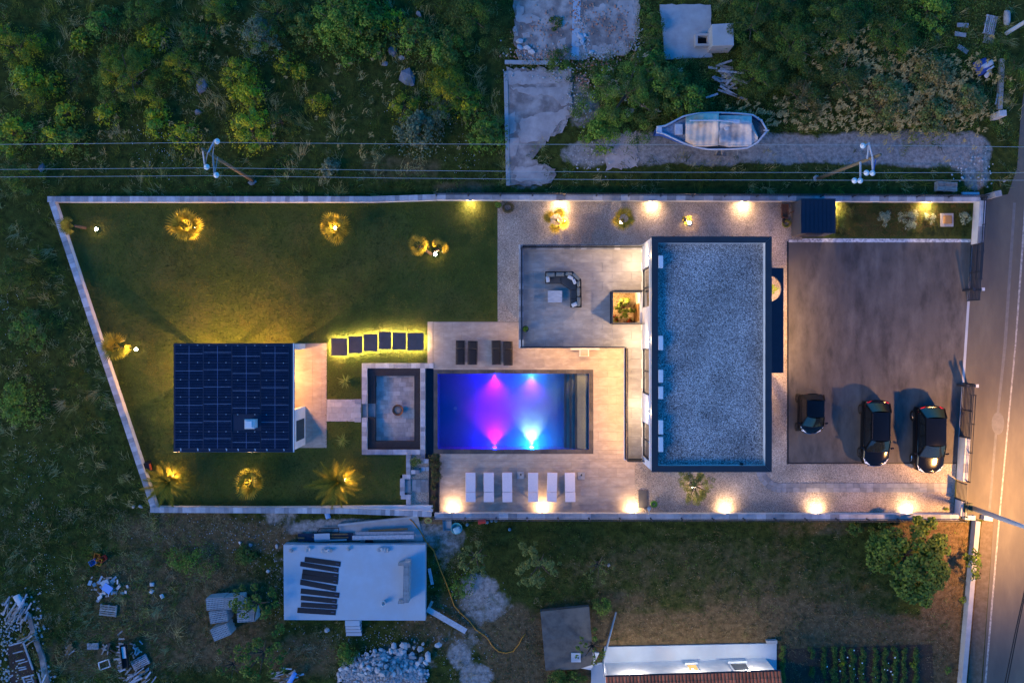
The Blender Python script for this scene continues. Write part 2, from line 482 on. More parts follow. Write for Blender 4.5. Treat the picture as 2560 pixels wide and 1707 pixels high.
keep = ~poly_in(inner, cx, cy)
def np_mesh(name, V, F, cols=None, smooth=False):
    """V n x 3, F m x k, optional per-vertex colour n x 3"""
    me = bpy.data.meshes.new(name)
    V = np.ascontiguousarray(V, np.float32); F = np.ascontiguousarray(F, np.int32)
    k = F.shape[1]
    me.vertices.add(len(V)); me.vertices.foreach_set('co', V.ravel())
    me.loops.add(F.size); me.loops.foreach_set('vertex_index', F.ravel())
    me.polygons.add(len(F))
    me.polygons.foreach_set('loop_start', np.arange(0, F.size, k, dtype=np.int32))
    if cols is not None:
        a = me.color_attributes.new('Col', 'FLOAT_COLOR', 'POINT')
        c4 = np.ones((len(V), 4), np.float32); c4[:, :3] = cols
        a.data.foreach_set('color', c4.ravel())
    me.update(calc_edges=True)
    if smooth: me.polygons.foreach_set('use_smooth', np.ones(len(F), bool))
    return me
pale_v = blob_mask(GX, GY, PALE)*near
dry_v = blob_mask(GX, GY, DRY)*near+(~near)*.3
V = np.stack([GX, GY, gz], -1).reshape(-1, 3)
C = np.stack([dry_v, pale_v, np.zeros_like(dry_v)], -1).reshape(-1, 3)
me = np_mesh('ground', V, q[keep], C)
gm = bpy.data.materials.new('meadow_ground'); gm.use_nodes = True
N, L = gm.node_tree.nodes, gm.node_tree.links; P = N['Principled BSDF']
P.inputs['Roughness'].default_value = 1; P.inputs['Specular IOR Level'].default_value = .1
geo = N.new('ShaderNodeNewGeometry'); at_n = N.new('ShaderNodeAttribute'); at_n.attribute_name = 'Col'
sep = N.new('ShaderNodeSeparateColor'); L.new(at_n.outputs['Color'], sep.inputs[0])
def _noise(sc, d=6):
    n = N.new('ShaderNodeTexNoise'); n.inputs['Scale'].default_value = sc; n.inputs['Detail'].default_value = d
    n.inputs['Roughness'].default_value = .68
    L.new(geo.outputs['Position'], n.inputs['Vector']); return n.outputs[0]
def _ramp(n, cs):
    r = N.new('ShaderNodeValToRGB'); e = r.color_ramp.elements
    for i, (p, c) in enumerate(cs):
        k = e[0] if i == 0 else (e[1] if i == len(cs)-1 else e.new(p))
        k.position = p; k.color = (*c, 1)
    L.new(n, r.inputs[0]); return r.outputs[0]
def _mix(f, a, b):
    x = N.new('ShaderNodeMix'); x.data_type = 'RGBA'; L.new(f, x.inputs[0]); L.new(a, x.inputs[6]); L.new(b, x.inputs[7]); return x.outputs[2]
def _math(op, a, b):
    x = N.new('ShaderNodeMath'); x.operation = op
    for i, k in enumerate((a, b)):
        if isinstance(k, (int, float)): x.inputs[i].default_value = k
        else: L.new(k, x.inputs[i])
    x.use_clamp = op != 'ADD'
    return x.outputs[0]
lush = _ramp(_noise(2.2), [(.3,(.012,.021,.005)), (.5,(.030,.046,.008)), (.72,(.080,.094,.018))])
dryc = _ramp(_noise(3.5), [(.28,(.060,.038,.016)), (.5,(.130,.082,.036)), (.75,(.21,.145,.075))])
palec = _ramp(_noise(4.0, 12), [(.25,(.11,.098,.088)), (.5,(.25,.228,.208)), (.75,(.46,.42,.385))])
fd = _math('MULTIPLY', _math('SUBTRACT', _math('ADD', sep.outputs[0], _noise(1.1)), .62), 3.0)
fp = _math('MULTIPLY', _math('SUBTRACT', _math('ADD', sep.outputs[1], _noise(1.3, 10)), 1.0), 3.6)
L.new(_mix(fp, _mix(fd, lush, dryc), palec), P.inputs['Base Color'])
bp = N.new('ShaderNodeBump'); bp.inputs['Strength'].default_value = .8; bp.inputs['Distance'].default_value = .06
L.new(_noise(14), bp.inputs['Height']); L.new(bp.outputs[0], P.inputs['Normal'])
ground = link(me, 'ground', gm); ground['kind'] = 'structure'
# ---- lawn, gravel yard, drive, road
def sheet(name, loops, z, m, zs=0.0):
    return struct(MB().sheet([[xy(*p, zs) for p in l] for l in loops], z), name, m)
lawn = sheet('lawn', [[(124,499),(1244,499),(1244,806),(1071,806),(1071,910),(906,910),(906,1134),(1017,1134),(1017,1187),(1001,1187),(1001,1243),(1017,1243),(1017,1270),(380,1273)]], 0.0, M['lawn'])
gravel_yard = sheet('gravel_yard', [[(1244,499),(2005,499),(2005,600),(1970,600),(1970,1156),(2391,1156),(2384,1286),(1586,1286),(1586,1152),(1606,1152),(1606,806),(1244,806)]], 0.004, M['gravel'])
drive = sheet('driveway', [[(1971,606),(2427,606),(2392,1157),(1971,1157)]], 0.012, M['asphalt'])
struct(MB().box(*at(1967.5,604,0)[:2], 0, *at(1971,1160,0)[:2], .03), 'drive_kerb', M['blackm'])
struct(MB().box(*at(1971,1156.2,0)[:2], 0, *at(2392,1159,0)[:2], .03), 'drive_edging', M['blackm'])
garden_bed = sheet('garden_bed', [[(2005,499),(2434,499),(2428,598),(2005,598)]], 0.004, M['lawn'])
pebble_strip = sheet('pebble_strip', [[(2005,596),(2427,598),(2426,606),(1971,606),(1971,600),(2005,600)]], 0.016, M['pebble'])
road_px = [(2575,120),(2552,290),(2543,420),(2520,486),(2440,498),(2386,1292),(2484,1302),(2450,1800),(2430,2600),(2790,2600),(2800,1800),(2835,900),(2880,100),(2960,-900),(2690,-900)]
road = sheet('road', [road_px], -0.012, M['road'])
sheet('track_strip', [[(2428,606),(2434,606),(2411,958),(2392,1157),(2391,1157)]], 0.010, M['paleconc'])
sheet('road_edge_line', [[(2564,470),(2570,470),(2541,860),(2500,1300),(2466,1707),(2440,2100),(2435,2100),(2461,1707),(2496,1300),(2537,860)]], -0.006, M['line'])
M['patch'] = mat('road_patch', (.17,.165,.155), (.13,.128,.125), 3, .9, .3, 60)
sheet('trench_patch', [[(2533,507),(2540,507),(2517,860),(2495,1060),(2477,1274),(2471,1274),(2489,1060),(2509,860)], [(2489,1061),(2491,1061),(2490,1062)]], -0.007, M['patch'])
struct(MB().sheet([[(at(2495,1058).x+math.cos(a)*.42, at(2495,1058).y+math.sin(a)*.75) for a in np.linspace(0, 6.2, 18)]], -0.004), 'road_repair', M['patch'])
sheet('verge_soil', [[(2455,1302),(2484,1302),(2447,1800),(2412,1800)]], -0.016, mat('verge_soil', (.15,.12,.085), (.10,.08,.05), 3, .95, .4, 30))
# ---- pool terrace with its tiles
deck_loop = [(1069,804),(1606,804),(1606,1152),(1587,1152),(1587,1284),(1099,1284),(1099,1134),(1483,1134),(1483,924),(1084,924),(1084,911),(1069,911)]
pool_deck = sheet('pool_deck', [deck_loop], 0.010, M['grout'])
tiles(pool_deck, [rectw(1084,804,1606,924), rectw(1483,924,1606,1134), rectw(1099,1134,1606,1152), rectw(1099,1152,1587,1284)], 0.028, 1.2, .6, M['tile'], ox=.3, oy=.07)
tiles(pool_deck, [rectw(1069,804,1084,911)], 0.028, .4, .8, M['tile'], bond=0)
# ---- wall builder
def coping(parent, a, b, width, z, L=.3, m=None, t=.05, name='cap_stone'):
    a, b = Vector(a[:2]), Vector(b[:2]); d = b-a; n = max(1, round(d.length/L)); l = round(d.length/n-.004, 3)
    rz = math.atan2(d.y, d.x)
    for i in range(n):
        c = a+d*((i+.5)/n)
        piece(name, ('cap', l, width, t), lambda: slab_mesh(l, width, t), m or M['cap'], parent, (c.x, c.y, z+random.uniform(-.003, .003)), rz)
def strip(a, b, wdt, z0, z1, mb=None):
    a, b = Vector(a[:2]), Vector(b[:2]); d = (b-a).normalized(); n = Vector((-d.y, d.x))*wdt/2
    return (mb or MB()).prism([tuple(a+n), tuple(b+n), tuple(b-n), tuple(a-n)], z0, z1)
def garden_wall(label, pts, z, wdt=.34, L=.3, capw=.37):
    w_ = thing('garden_wall', label, 'wall', (*xy(*pts[0], z), 0))
    P3 = [at(p[0], p[1], z) for p in pts]
    mb = MB()
    for a, b in zip(P3[:-1], P3[1:]): strip(a, b, wdt, -.05, z-.05, mb)
    mb.build('wall_body', M['white'], w_)
    for a, b in zip(P3[:-1], P3[1:]): coping(w_, a, b, capw, z, L)
    return w_
garden_wall('low white wall with grey caps, slanting along the left end of the lawn', [(129,505),(384,1270)], .5)
garden_wall('low grey-capped wall along the top of the lawn, left of the fenced wall', [(118,498),(930,498),(1090,493)], .5)
garden_wall('low grey-capped wall below the palms at the bottom of the lawn', [(375,1274),(860,1276.5),(1078,1285)], .6)
# added white splayed ledge standing in for that wall's inner face
struct(MB().prism([xy(640,1267,.3), xy(1082,1263,.3), xy(1082,1279,.3), xy(640,1271,.3)], 0, .3), 'wall_face_ledge', M['white'])
# fenced walls
def fence_wall(label, flabel, a, b, z, lamps, inner, side):
    w_ = thing('boundary_wall', label, 'wall', (*xy(*a, z), 0))
    A, B = at(*a, z), at(*b, z)
    strip(A, B, .32, -.05, z-.04).build('wall_body', M['white'], w_)
    coping(w_, A, B, .38, z, .6)
    f = thing('mesh_fence', flabel, 'fence', (A.x, A.y, z))
    d = (B-A); Ln = d.length; d.normalize(); n = round(Ln/2.05); st = Ln/n
    off = Vector((0, side*.10, 0))
    pm = lambda: MB().box(-.03,-.03,0,.03,.03,.95).box(-.05,-.05,0,.05,.05,.015)
    for i in range(n+1):
        piece('post', 'fpost', pm, M['antra'], f, A+d*(st*i)+off)
    def panel():
        m_ = MB()
        for zz in (.12, .5, .88): m_.box(0, -.012, zz-.02, st-.06, .012, zz+.02)
        k = 0.05
        while k < st-.06:
            m_.box(k-.004, -.004, .1, k+.004, .004, .9); k += .06
        return m_
    for i in range(n):
        piece('fence_panel', ('fpanel', round(st, 3)), panel, M['antra'], f, A+d*(st*i+.03)+off, math.atan2(d.y, d.x))
    return w_
fence_wall('white boundary wall with grey caps along the top of the gravel garden', 'dark mesh fence on the upper boundary wall', (1091,492), (2452,497), .7, [], 0, 1)
fence_wall('white boundary wall with grey caps below the sun terrace and drive', 'dark mesh fence on the lower boundary wall', (1086,1290), (2398,1293), .65, [], 0, -1)
# street wall pieces
def street_wall(label, y0, y1, h=.8, foot=0.0):
    a, b = at(WALLX(y0)+7, y0), at(WALLX(y1)+7, y1)
    w_ = thing('street_wall', label, 'wall', a)
    strip(a, b, .34, -.05, h-.04).build('wall_body', M['white'], w_)
    coping(w_, a, b, .38, h, .6)
    return a, b
street_wall('white street wall beside the planted corner', 507, 612, .8)
street_wall('white street wall with letter box side, between sliding gate and small gate', 1090, 1198, .8)
street_wall('short white street wall at the lower corner next to the green bin', 1247, 1284, .8)
def bar_fence(label, y0, y1, h0, h1, dx=.22):
    a, b = at(WALLX(y0)+7, y0), at(WALLX(y1)+7, y1)
    a.x += dx; b.x += dx
    f = thing('bar_fence', label, 'fence', a)
    d = b-a; n = max(1, round(d.length/2))
    for i in range(n+1):
        p = a+d*(i/n); MB().box(p.x-.03, p.y-.03, h0, p.x+.03, p.y+.03, h1).build('post', M['antra'], f)
    for k in range(4):
        zz = h0+.12+(h1-h0-.2)*k/3
        strip(a, b, .03, zz-.03, zz+.03).build('rail', M['antra'], f)
bar_fence('dark rail fence on the street wall beside the planted corner', 500, 700, .3, 1.15, .06)
bar_fence('dark rail fence behind the street wall by the parked cars', 985, 1198, .3, 1.25, .10)
bar_fence('short dark rail fence at the lower street corner', 1247, 1284, .3, 1.2, .05)
def gate(name, label, y0, y1, h, cat='gate'):
    a, b = at(WALLX(y0), y0), at(WALLX(y1), y1)
    g = thing(name, label, cat, a)
    n = max(2, round((b-a).length/1.7)+1)
    for i in range(n):
        p = a+(b-a)*(i/(n-1)); MB().box(p.x-.03, p.y-.03, .05, p.x+.03, p.y+.03, h).build('upright', M['antra'], g)
    k = 9
    for i in range(k):
        zz = .1+(h-.14)*i/(k-1)
        strip(a, b, .035, zz-.035, zz+.035).build('slat', M['antra'], g)
    return g
gate('sliding_gate', 'dark slatted sliding gate leaf parked open by the planted corner', 614, 752, 1.45)
gate('sliding_gate', 'dark slatted sliding gate leaf parked beside the rightmost parked car', 957, 1090, 1.45)
gate('pedestrian_gate', 'small dark slatted pedestrian gate at the end of the paver path', 1202, 1245, 1.35)
for (py, lb) in ((726, 'dark gate guide post below the upper sliding gate leaf'), (962, 'dark gate guide post above the lower sliding gate leaf')):
    t_ = thing('gate_post', lb, 'post', at(WALLX(py), py))
    for s_, k in ((-1, 0), (1, 1)):
        p = at(WALLX(py), py)+Vector((s_*.3, 0, 0))
        MB().box(p.x-.07, p.y-.07, 0, p.x+.07, p.y+.07, 1.2).build('post', M['antra'], t_)
        MB().box(p.x-.09, p.y-.1, 1.2, p.x+.09, p.y+.1, 1.26).build('cap', M['acwhite'] if s_ > 0 else M['antra'], t_)
# lower garden wall along the road + blocks
lw = thing('low_wall', 'low grey concrete wall between the vegetable field and the verge', 'wall', at(2446,1300,.5))
P3 = [at(2446,1303,.5), at(2428,1500,.5), at(2410,1707,.5), at(2400,1830,.5)]
for a, b in zip(P3[:-1], P3[1:]): strip(a, b, .3, -.05, .5).build('wall_body', M['concrete'], lw)
bw = thing('block_kerb', 'short pale concrete kerb ending the lower boundary wall at the street', 'kerb', at(2428,1292,.3))
strip(at(2412,1293,.3), at(2438,1294,.3), .3, 0, .34).build('block', M['paleconc'], bw)
solo(strip(at(2460,1294,.4), at(2482,1297,.4), .3, 0, .42), 'concrete_block', M['paleconc'], 'white concrete block under the street lamp pole', 'block')
# ---- firepit, pool
Z0 = -.55
pit = rectw(918,920,1051,1124)
fp_ = thing('fire_pit', 'sunken seating pit with grey paving beside the pool', 'fire pit', (*at(985,1022)[:2], Z0))
mb = MB()
x0, y0, x1, y1 = pit
mb.box(x0, y0, Z0-.1, x1, y1, Z0-.02).build('pit_floor', M['grout'], fp_)
fl = rectw(937,940,1035,1104)
tiles(fp_, [fl], Z0, .48, .30, M['paverpit'], name='paver', bond=.37, t=.04)
# pit walls
o_ = rectw(905,908,1063,1135)
for k, (a0, b0, a1, b1) in enumerate([(o_[0], y1, o_[2], o_[3]), (o_[0], o_[1], o_[2], y0), (o_[0], y0, x0, xy(900,1044)[1]), (o_[0], xy(900,1009)[1], x0, y1), (x1, y0, o_[2], y1)]):
    MB().box(a0, b0, Z0-.1, a1, b1, .03).build('pit_wall', M['white'], fp_)
cz = .085
cw = .34
coping(fp_, at(906,914), at(1084,914), cw, cz, .3, name='cap_stone')
coping(fp_, at(911.5,920), at(911.5,1009), cw, cz, .3)
coping(fp_, at(911.5,1044), at(911.5,1124), cw, cz, .3)
coping(fp_, at(905,1129.5), at(1051,1129.5), cw, cz, .3)
coping(fp_, at(1057.5,920), at(1057.5,1146), .3, cz, .3)
# black bench around
bz = Z0+.42
bx0, by0, bx1, by1 = fl
g_ = .004
def bench(a0, b0, a1, b1, horiz):
    n = 4
    MB().box(a0, b0, Z0, a1, b1, bz-.05).build('bench_base', M['darkwood'], fp_)
    for i in range(n):
        if horiz: h_ = (b1-b0)/n; MB().box(a0, b0+i*h_+g_, bz-.045, a1, b0+(i+1)*h_-g_, bz).build('plank', M['darkwood'], fp_)
        else: h_ = (a1-a0)/n; MB().box(a0+i*h_+g_, b0, bz-.045, a0+(i+1)*h_-g_, b1, bz).build('plank', M['darkwood'], fp_)
bench(x0, by1, x1, y1, True); bench(x0, y0, x1, by0, True)
bench(x0, by0, bx0, xy(0,1044)[1], False); bench(x0, xy(0,1009)[1], bx0, by1, False); bench(bx1, by0, x1, by1, False)
for i, (xa, xb, zz) in enumerate(((902,918,-.12), (918,936,-.33))):
    a, b = at(xa,1009.5), at(xb,1043.5); MB().box(a.x+.01, b.y, Z0, b.x, a.y, zz).build('step', M['paver'], fp_)
for (xa, ya, xb, yb) in ((887,1003,903,1003), (887,1049,903,1049)): coping(fp_, at(xa,ya), at(xb,yb), .3, cz, .3)
bowl = thing('fire_bowl', 'round rusty steel fire bowl in the middle of the sunken pit', 'fire bowl', (*at(993,1026)[:2], Z0))
c = (*at(993,1026)[:2], Z0)
MB().lathe([(.12,0),(.30,.10),(.37,.24),(.375,.26),(.35,.26),(.28,.14),(.1,.06)], c, 28).build('bowl', M['rust'], bowl, smooth=True)
MB().lathe([(.05,.07),(.26,.12),(.2,.15),(.02,.17)], c, 14).build('ash', mat('ash', (.16,.14,.13), (.26,.23,.2), 12, 1), bowl)
# ---- pool
PF = -1.45
pl = rectw(1094,934,1472,1123)
pool = thing('swimming_pool', 'rectangular swimming pool lit blue and violet with dark rim', 'pool', (*at(1283,1028)[:2], PF))
M['poolfin'] = mat('pool_lining', (.15,.26,.60), (.12,.22,.54), 1.5, .6)
M['poolrim'] = mat('pool_rim_tile', (.055,.052,.055), (.085,.075,.07), 1.2, .45, rand=.15, c3=(.11,.095,.085), s3=1.2)
M['steptop'] = mat('pool_step', (.52,.46,.36), (.40,.35,.27), 9, .8, .2, 50)
x0, y0, x1, y1 = pl
MB().box(x0-.15, y0-.15, PF-.15, x1+.15, y1+.15, PF).build('pool_floor', M['poolfin'], pool)
for a in ((x0-.15,y0-.15,x0,y1+.15),(x1,y0-.15,x1+.15,y1+.15),(x0,y0-.15,x1,y0),(x0,y1,x1,y1+.15)):
    MB().box(a[0], a[1], PF, a[2], a[3], -.03).build('pool_wall', M['poolfin'], pool)
r = rectw(1084,924,1483,1134)
e_ = .006
for a in ((r[0],y1,r[2],r[3]), (r[0],r[1],r[2],y0), (x1,y0,r[2],y1)):
    horiz = (a[2]-a[0]) > (a[3]-a[1]); n = round(max(a[2]-a[0], a[3]-a[1])/.6)
    for i in range(n):
        if horiz: s_ = (a[2]-a[0])/n; MB().box(a[0]+i*s_+e_/2, a[1], -.05, a[0]+(i+1)*s_-e_/2, a[3], .03).build('rim_tile', M['poolrim'], pool)
        else: s_ = (a[3]-a[1])/n; MB().box(a[0]+e_, a[1]+i*s_+e_/2, -.05, a[2], a[1]+(i+1)*s_-e_/2, .03).build('rim_tile', M['poolrim'], pool)
MB().box(r[0], y0, PF, x0-.15, y1, -.05).box(r[0], y0, -.05, x0, y1, -.022).build('overflow_edge', M['poolrim'], pool)
# steps at the right end
for (xa, xb, xc, zz) in ((1444,1470,1472,-.22), (1431,1443,1444,-.5), (1419,1427,1431,-.78)):
    a, b, c2 = at(xa,0).x, at(xb,0).x, x1
    MB().box(a, y0, PF, b, y1, zz).build('step', M['steptop'], pool)
    MB().box(a-.16, y0, PF, a, y1, zz-.02).build('step_edge', M['poolrim'], pool)
    if xb > 1460: MB().box(b, y0, PF, x1, y1, zz-.05).build('step_back', M['poolrim'], pool)
m_, N, L, gl = glass_mat('pool_water', (.80,.93,1.0))
nz = N.new('ShaderNodeTexNoise'); nz.inputs['Scale'].default_value = 2.2; nz.inputs['Detail'].default_value = 3
bpn = N.new('ShaderNodeBump'); bpn.inputs['Strength'].default_value = .4; bpn.inputs['Distance'].default_value = .05
ge = N.new('ShaderNodeNewGeometry'); L.new(ge.outputs['Position'], nz.inputs['Vector'])
L.new(nz.outputs[0], bpn.inputs['Height']); L.new(bpn.outputs[0], gl.inputs['Normal'])
MB().sheet([[(x0,y0),(x1,y0),(x1,y1),(x0,y1)]], -.035).build('water', m_, pool)
wv = bpy.data.materials.new('water_volume'); wv.use_nodes = True
N2_, L2_ = wv.node_tree.nodes, wv.node_tree.links
N2_.remove(N2_['Principled BSDF'])
vs_ = N2_.new('ShaderNodeVolumePrincipled'); vs_.inputs['Color'].default_value = (.42, .55, 1.0, 1); vs_.inputs['Density'].default_value = .30; vs_.inputs['Anisotropy'].default_value = .35
vs_.inputs['Absorption Color'].default_value = (.35, .55, .85, 1)
L2_.new(vs_.outputs[0], N2_['Material Output'].inputs['Volume'])
MB().box(x0+.004, y0+.004, PF+.004, x1-.004, y1-.004, -.04).build('water_body', wv, pool)
MB().lathe([(.11,0),(.11,.02),(.08,.025)], (*at(1134.5,1025)[:2], PF), 20).build('drain', M['acwhite'], pool)
# catch basin of the infinity edge
bs = rectw(1063,911,1084,1147)
bas = thing('overflow_basin', 'narrow dark overflow basin between pool and sunken pit', 'basin', (bs[0], bs[1], -.6))
M['basin'] = mat('basin_tile', (.02,.03,.05), (.03,.04,.06), 3, .4)
MB().box(bs[0], bs[1], -.7, bs[2], bs[3], -.6).build('basin_floor', M['basin'], bas)
MB().box(bs[0], bs[1]-.1, -.7, bs[2], bs[1], .02).box(bs[2], bs[1], -.7, r[0]+.3, r[1], .0).build('basin_wall', M['basin'], bas)
MB().sheet([[(bs[0]+.005,bs[1]),(bs[2]-.005,bs[1]),(bs[2]-.005,bs[3]),(bs[0]+.005,bs[3])]], -.16).build('water', m_, bas)
# pool lamps, each with an added fill light for the blue glow
POOL_FILL = {'a': (62, (.001,.008,1.0)), 'b': (16, (.001,.40,1.0)), 'c': (62, (.001,.008,1.0)), 'd': (44, (.001,.42,1.0))}
for (px, py, s_, colr, pw, lb) in ((1236,934,-1,(.62,.002,1.0),190,'a'), (1330,934,-1,(.66,.002,1.0),105,'b'), (1236,1123,1,(.80,.001,1.0),190,'c'), (1330,1123,1,(1.0,1.0,.45),130,'d')):
    p = at(px, py); p.z = -1.0
    ml = MB()
    ml.tube([(p.x, p.y+s_*.03, p.z), (p.x, p.y-s_*.0, p.z)], .11, 14)
    lm = glow_mat('pool_lamp_glow', colr, 3)
    ml.build('pool_lamp', lm, pool)
    d_ = -s_ if py > 1000 else s_
    inw = Vector((0, 1 if py > 1000 else -1, 0))
    lamp('pool_beam', 'SPOT', p+inw*.09, pw, colr, pool, .06, inw+Vector((0, 0, -.13 if lb != 'd' else -.3)), 104 if lb != 'd' else 84, 1.0)
    lamp('pool_fill_light', 'POINT', p+inw*.14+Vector((0, 0, .4)), POOL_FILL[lb][0], POOL_FILL[lb][1], pool, .08)
# paved path from the pit to the pavilion, small lower court
path = sheet('garden_path', [[(817,998),(904,998),(904,1053),(817,1053)]], .006, M['grout'])
tiles(path, [rectw(817,998,903,1053)], .03, .47, .36, M['paverpale'], name='paver', bond=.4)
court = sheet('lower_court', [[(1017,1134),(1063,1134),(1063,1147),(1099,1147),(1099,1284),(1017,1284)]], .006, M['gravel'])
tiles(court, [rectw(1030,1198,1072,1230)], .035, .30, .84, M['paver'], name='paver', vert=True, bond=.35)
cwl = thing('court_wall', 'low stepped grey-capped wall around the small gravel court', 'wall', at(1022,1135))
for (a, b, wd) in (((1022,1135),(1022,1187),.29), ((1007,1190),(1027,1190),.3), ((1007,1195),(1007,1236),.3), ((1003,1240),(1027,1240),.3), ((1022,1245),(1022,1266),.29), ((1029,1178),(1050,1178),.26), ((1052,1151),(1072,1151),.28)):
    strip(at(*a), at(*b), wd-.06, 0, .2).build('wall_body', M['white'], cwl); coping(cwl, at(*a), at(*b), wd, .24, .3)
a, b = at(1011,1198), at(1027,1231)
MB().box(a.x, b.y, 0, b.x, a.y, .1).build('step', M['paver'], cwl)
for i, px in enumerate((1058.5, 1069.5)):
    c = at(px, 1171.5); solo(MB().prism([(c.x-.13,c.y-.13),(c.x+.13,c.y-.13),(c.x+.13,c.y+.13),(c.x-.13,c.y+.13)], .0, .06), 'stepping_slab', M['paleconc'], ('left', 'right')[i]+' one of two small white square slabs in the court gravel', 'slab')
# curved paver path in the gravel yard
pp = sheet('paver_path', [[(1985,1208),(2378,1208),(2378,1229),(1985,1229)]], .008, M['grout'])
tiles(pp, [rectw(1955,1207,2378,1230)], .03, .44, .31, M['paver'], name='paver', bond=0.0)
for (px, py, an) in ((1903,1184,80),(1908,1194,62),(1916,1203,48),(1925,1211,35),(1936,1216,18),(1948,1219,6)):
    for s_ in (-1, 1):
        n_ = Vector((-math.sin(R(-an)), math.cos(R(-an)), 0))*.155*s_
        piece('paver', 'curvepaver', lambda: slab_mesh(.33, .3, .03), M['paver'], pp, at(px, py)+n_+Vector((0,0,.03)), R(-an))
# old concrete slabs of the ruined plot, dirt track stays in the ground sheet
def rough_poly(pts, amp=4, step=14, seed=0):
    rr = random.Random(seed); out = []
    for i in range(len(pts)):
        a, b = Vector(pts[i]), Vector(pts[(i+1) % len(pts)]); n = max(1, int((b-a).length/step))
        for k in range(n):
            p = a+(b-a)*(k/n); out.append((p.x+rr.uniform(-amp, amp), p.y+rr.uniform(-amp, amp)))
    return out
def old_slab(name, label, pts, z, m, amp=4, seed=0, step=14):
    mb = MB().prism([xy(*p) for p in rough_poly(pts, amp, step, seed)], -.05, z)
    o = solo(mb, name, m, label, 'slab'); return o
s1 = old_slab('concrete_floor', 'broken concrete floor of a ruin at the top centre, strewn with brick crumbs', [(1287,-40),(1600,-40),(1592,100),(1570,138),(1500,148),(1425,150),(1300,158),(1283,90)], .10, M['oldconc'], 6, 1, 9)
s2 = old_slab('concrete_floor', 'cracked pale concrete floor running down to the boundary wall', [(1262,172),(1424,172),(1430,260),(1428,292),(1400,330),(1370,350),(1330,400),(1395,420),(1380,462),(1270,465)], .06, M['oldconc'], 6, 2, 9)
def plates(parent, items, z, m):
    for i, (pts, amp) in enumerate(items):
        MB().prism([xy(*p) for p in rough_poly(pts, amp, 7, 50+i)], z-.03, z+.012+.004*(i % 3)).build('floor_plate', m, parent)
M['plate'] = mat('pale_floor_plate', (.47,.40,.37), (.31,.265,.25), 1.1, .95, .3, 30, detail=12)
for o_s, its, zz in ((s1, [([(1480,118),(1520,112),(1558,120),(1562,138),(1500,140),(1482,132)],4), ([(1545,-20),(1578,-20),(1588,60),(1585,98),(1570,100),(1566,50),(1548,30)],4), ([(1292,15),(1308,20),(1306,42),(1330,38),(1350,48),(1318,62),(1290,55)],3), ([(1303,84),(1322,82),(1324,95),(1308,100)],2), ([(1394,104),(1412,96),(1416,120),(1392,126)],3), ([(1432,60),(1458,58),(1458,72),(1434,74)],2), ([(1480,20),(1515,12),(1518,40),(1484,46)],4), ([(1428,143),(1468,140),(1466,150),(1430,151)],2), ([(1284,70),(1292,64),(1294,92),(1285,95)],2)], .10),
                     (s2, [([(1270,180),(1418,178),(1424,206),(1272,214)],3), ([(1278,218),(1330,220),(1420,214),(1428,262),(1400,262),(1380,240),(1300,236)],5), ([(1300,300),(1360,286),(1420,268),(1424,290),(1380,330),(1340,350),(1300,365)],5), ([(1268,290),(1285,280),(1292,330),(1274,336)],3), ([(1285,420),(1340,412),(1378,430),(1372,456),(1290,452)],6), ([(1274,345),(1300,345),(1288,392),(1274,390)],2)], .06)):
    # the plates share the origin of their floor
    plates(o_s, its, zz, M['plate'])
old_slab('track_pad', 'pale worn concrete pad at the left end of the dirt track', [(1512,336),(1592,330),(1594,416),(1518,424)], .02, M['plate'], 5, 8, 8)
s3 = old_slab('concrete_floor', 'rectangular grey concrete floor beside the open well', [(1650,13),(1776,13),(1779,146),(1660,148)], .08, M['concrete'], 2, 3)
# raised edge and cracks
struct(strip(at(1262,157), at(1400,159), .25, 0, .14), 'ruin_kerb', M['concrete'])
struct(strip(at(1443,-20), at(1437,145), .5, .1, .115), 'ruin_wall_stump', M['paleconc'])
struct(strip(at(1264,180), at(1270,465), .25, 0, .10), 'plot_kerb', M['concrete'])
# ================================================================== HOUSE
HX0, HX1, HY1, HY0 = 8.05, 14.87, 5.98, -7.45
TZ = 3.2
house = thing('house', 'modern white two-storey house with flat gravel roof and dark parapet', 'house', (11.4, -.7, 0))
def part(name, m, parent=None, **k):
    return lambda mb: mb.build(name, m, parent or house, **k)
# walls: right, top, bottom closed; left facade with door openings on the upper floor
wl = MB().box(HX0+.3, HY0, 0, HX1, HY0+.3, 6.5).box(HX0+.3, HY1-.3, 0, HX1, HY1, 6.5).box(HX1-.3, HY0+.3, 0, HX1, HY1-.3, 6.5)
wl.build('wall', M['white'], house)
WIN = [(2.07, 4.44), (-3.18, -.43), (-7.05, -4.91)]
fa = MB().box(HX0, HY0, 0, HX0+.3, HY1, TZ).box(HX0, HY0, 5.75, HX0+.3, HY1, 6.5)
ys = [HY0]+[v for w_ in sorted(WIN) for v in w_]+[HY1]
for i in range(0, len(ys), 2): fa.box(HX0, ys[i], TZ, HX0+.3, ys[i+1], 5.75)
fa.build('facade', M['white'], house)
for i, (a, b) in enumerate(WIN):
    wn = MB()
    fr = .07
    for yy in (a, b-fr, (a+b)/2-fr/2): wn.box(HX0+.06, yy, TZ+.02, HX0+.16, yy+fr, 5.75)
    wn.box(HX0+.06, a, 5.68, HX0+.16, b, 5.749).box(HX0+.05, a, TZ+.001, HX0+.17, b, TZ+.05)
    wo_ = wn.build('window', M['antra'], house)
    for (c0, c1) in ((a+fr, (a+b)/2-fr/2), ((a+b)/2+fr/2, b-fr)):
        MB().box(HX0+.10, c0, TZ+.05, HX0+.12, c1, 5.68).build('pane', M['window'], wo_)
    MB().box(HX0+.3, a, TZ+.05, HX0+.32, b, 5.7).build('curtain', mat('curtain', (.35,.28,.20), (.28,.22,.16), 20, .9), wo_)
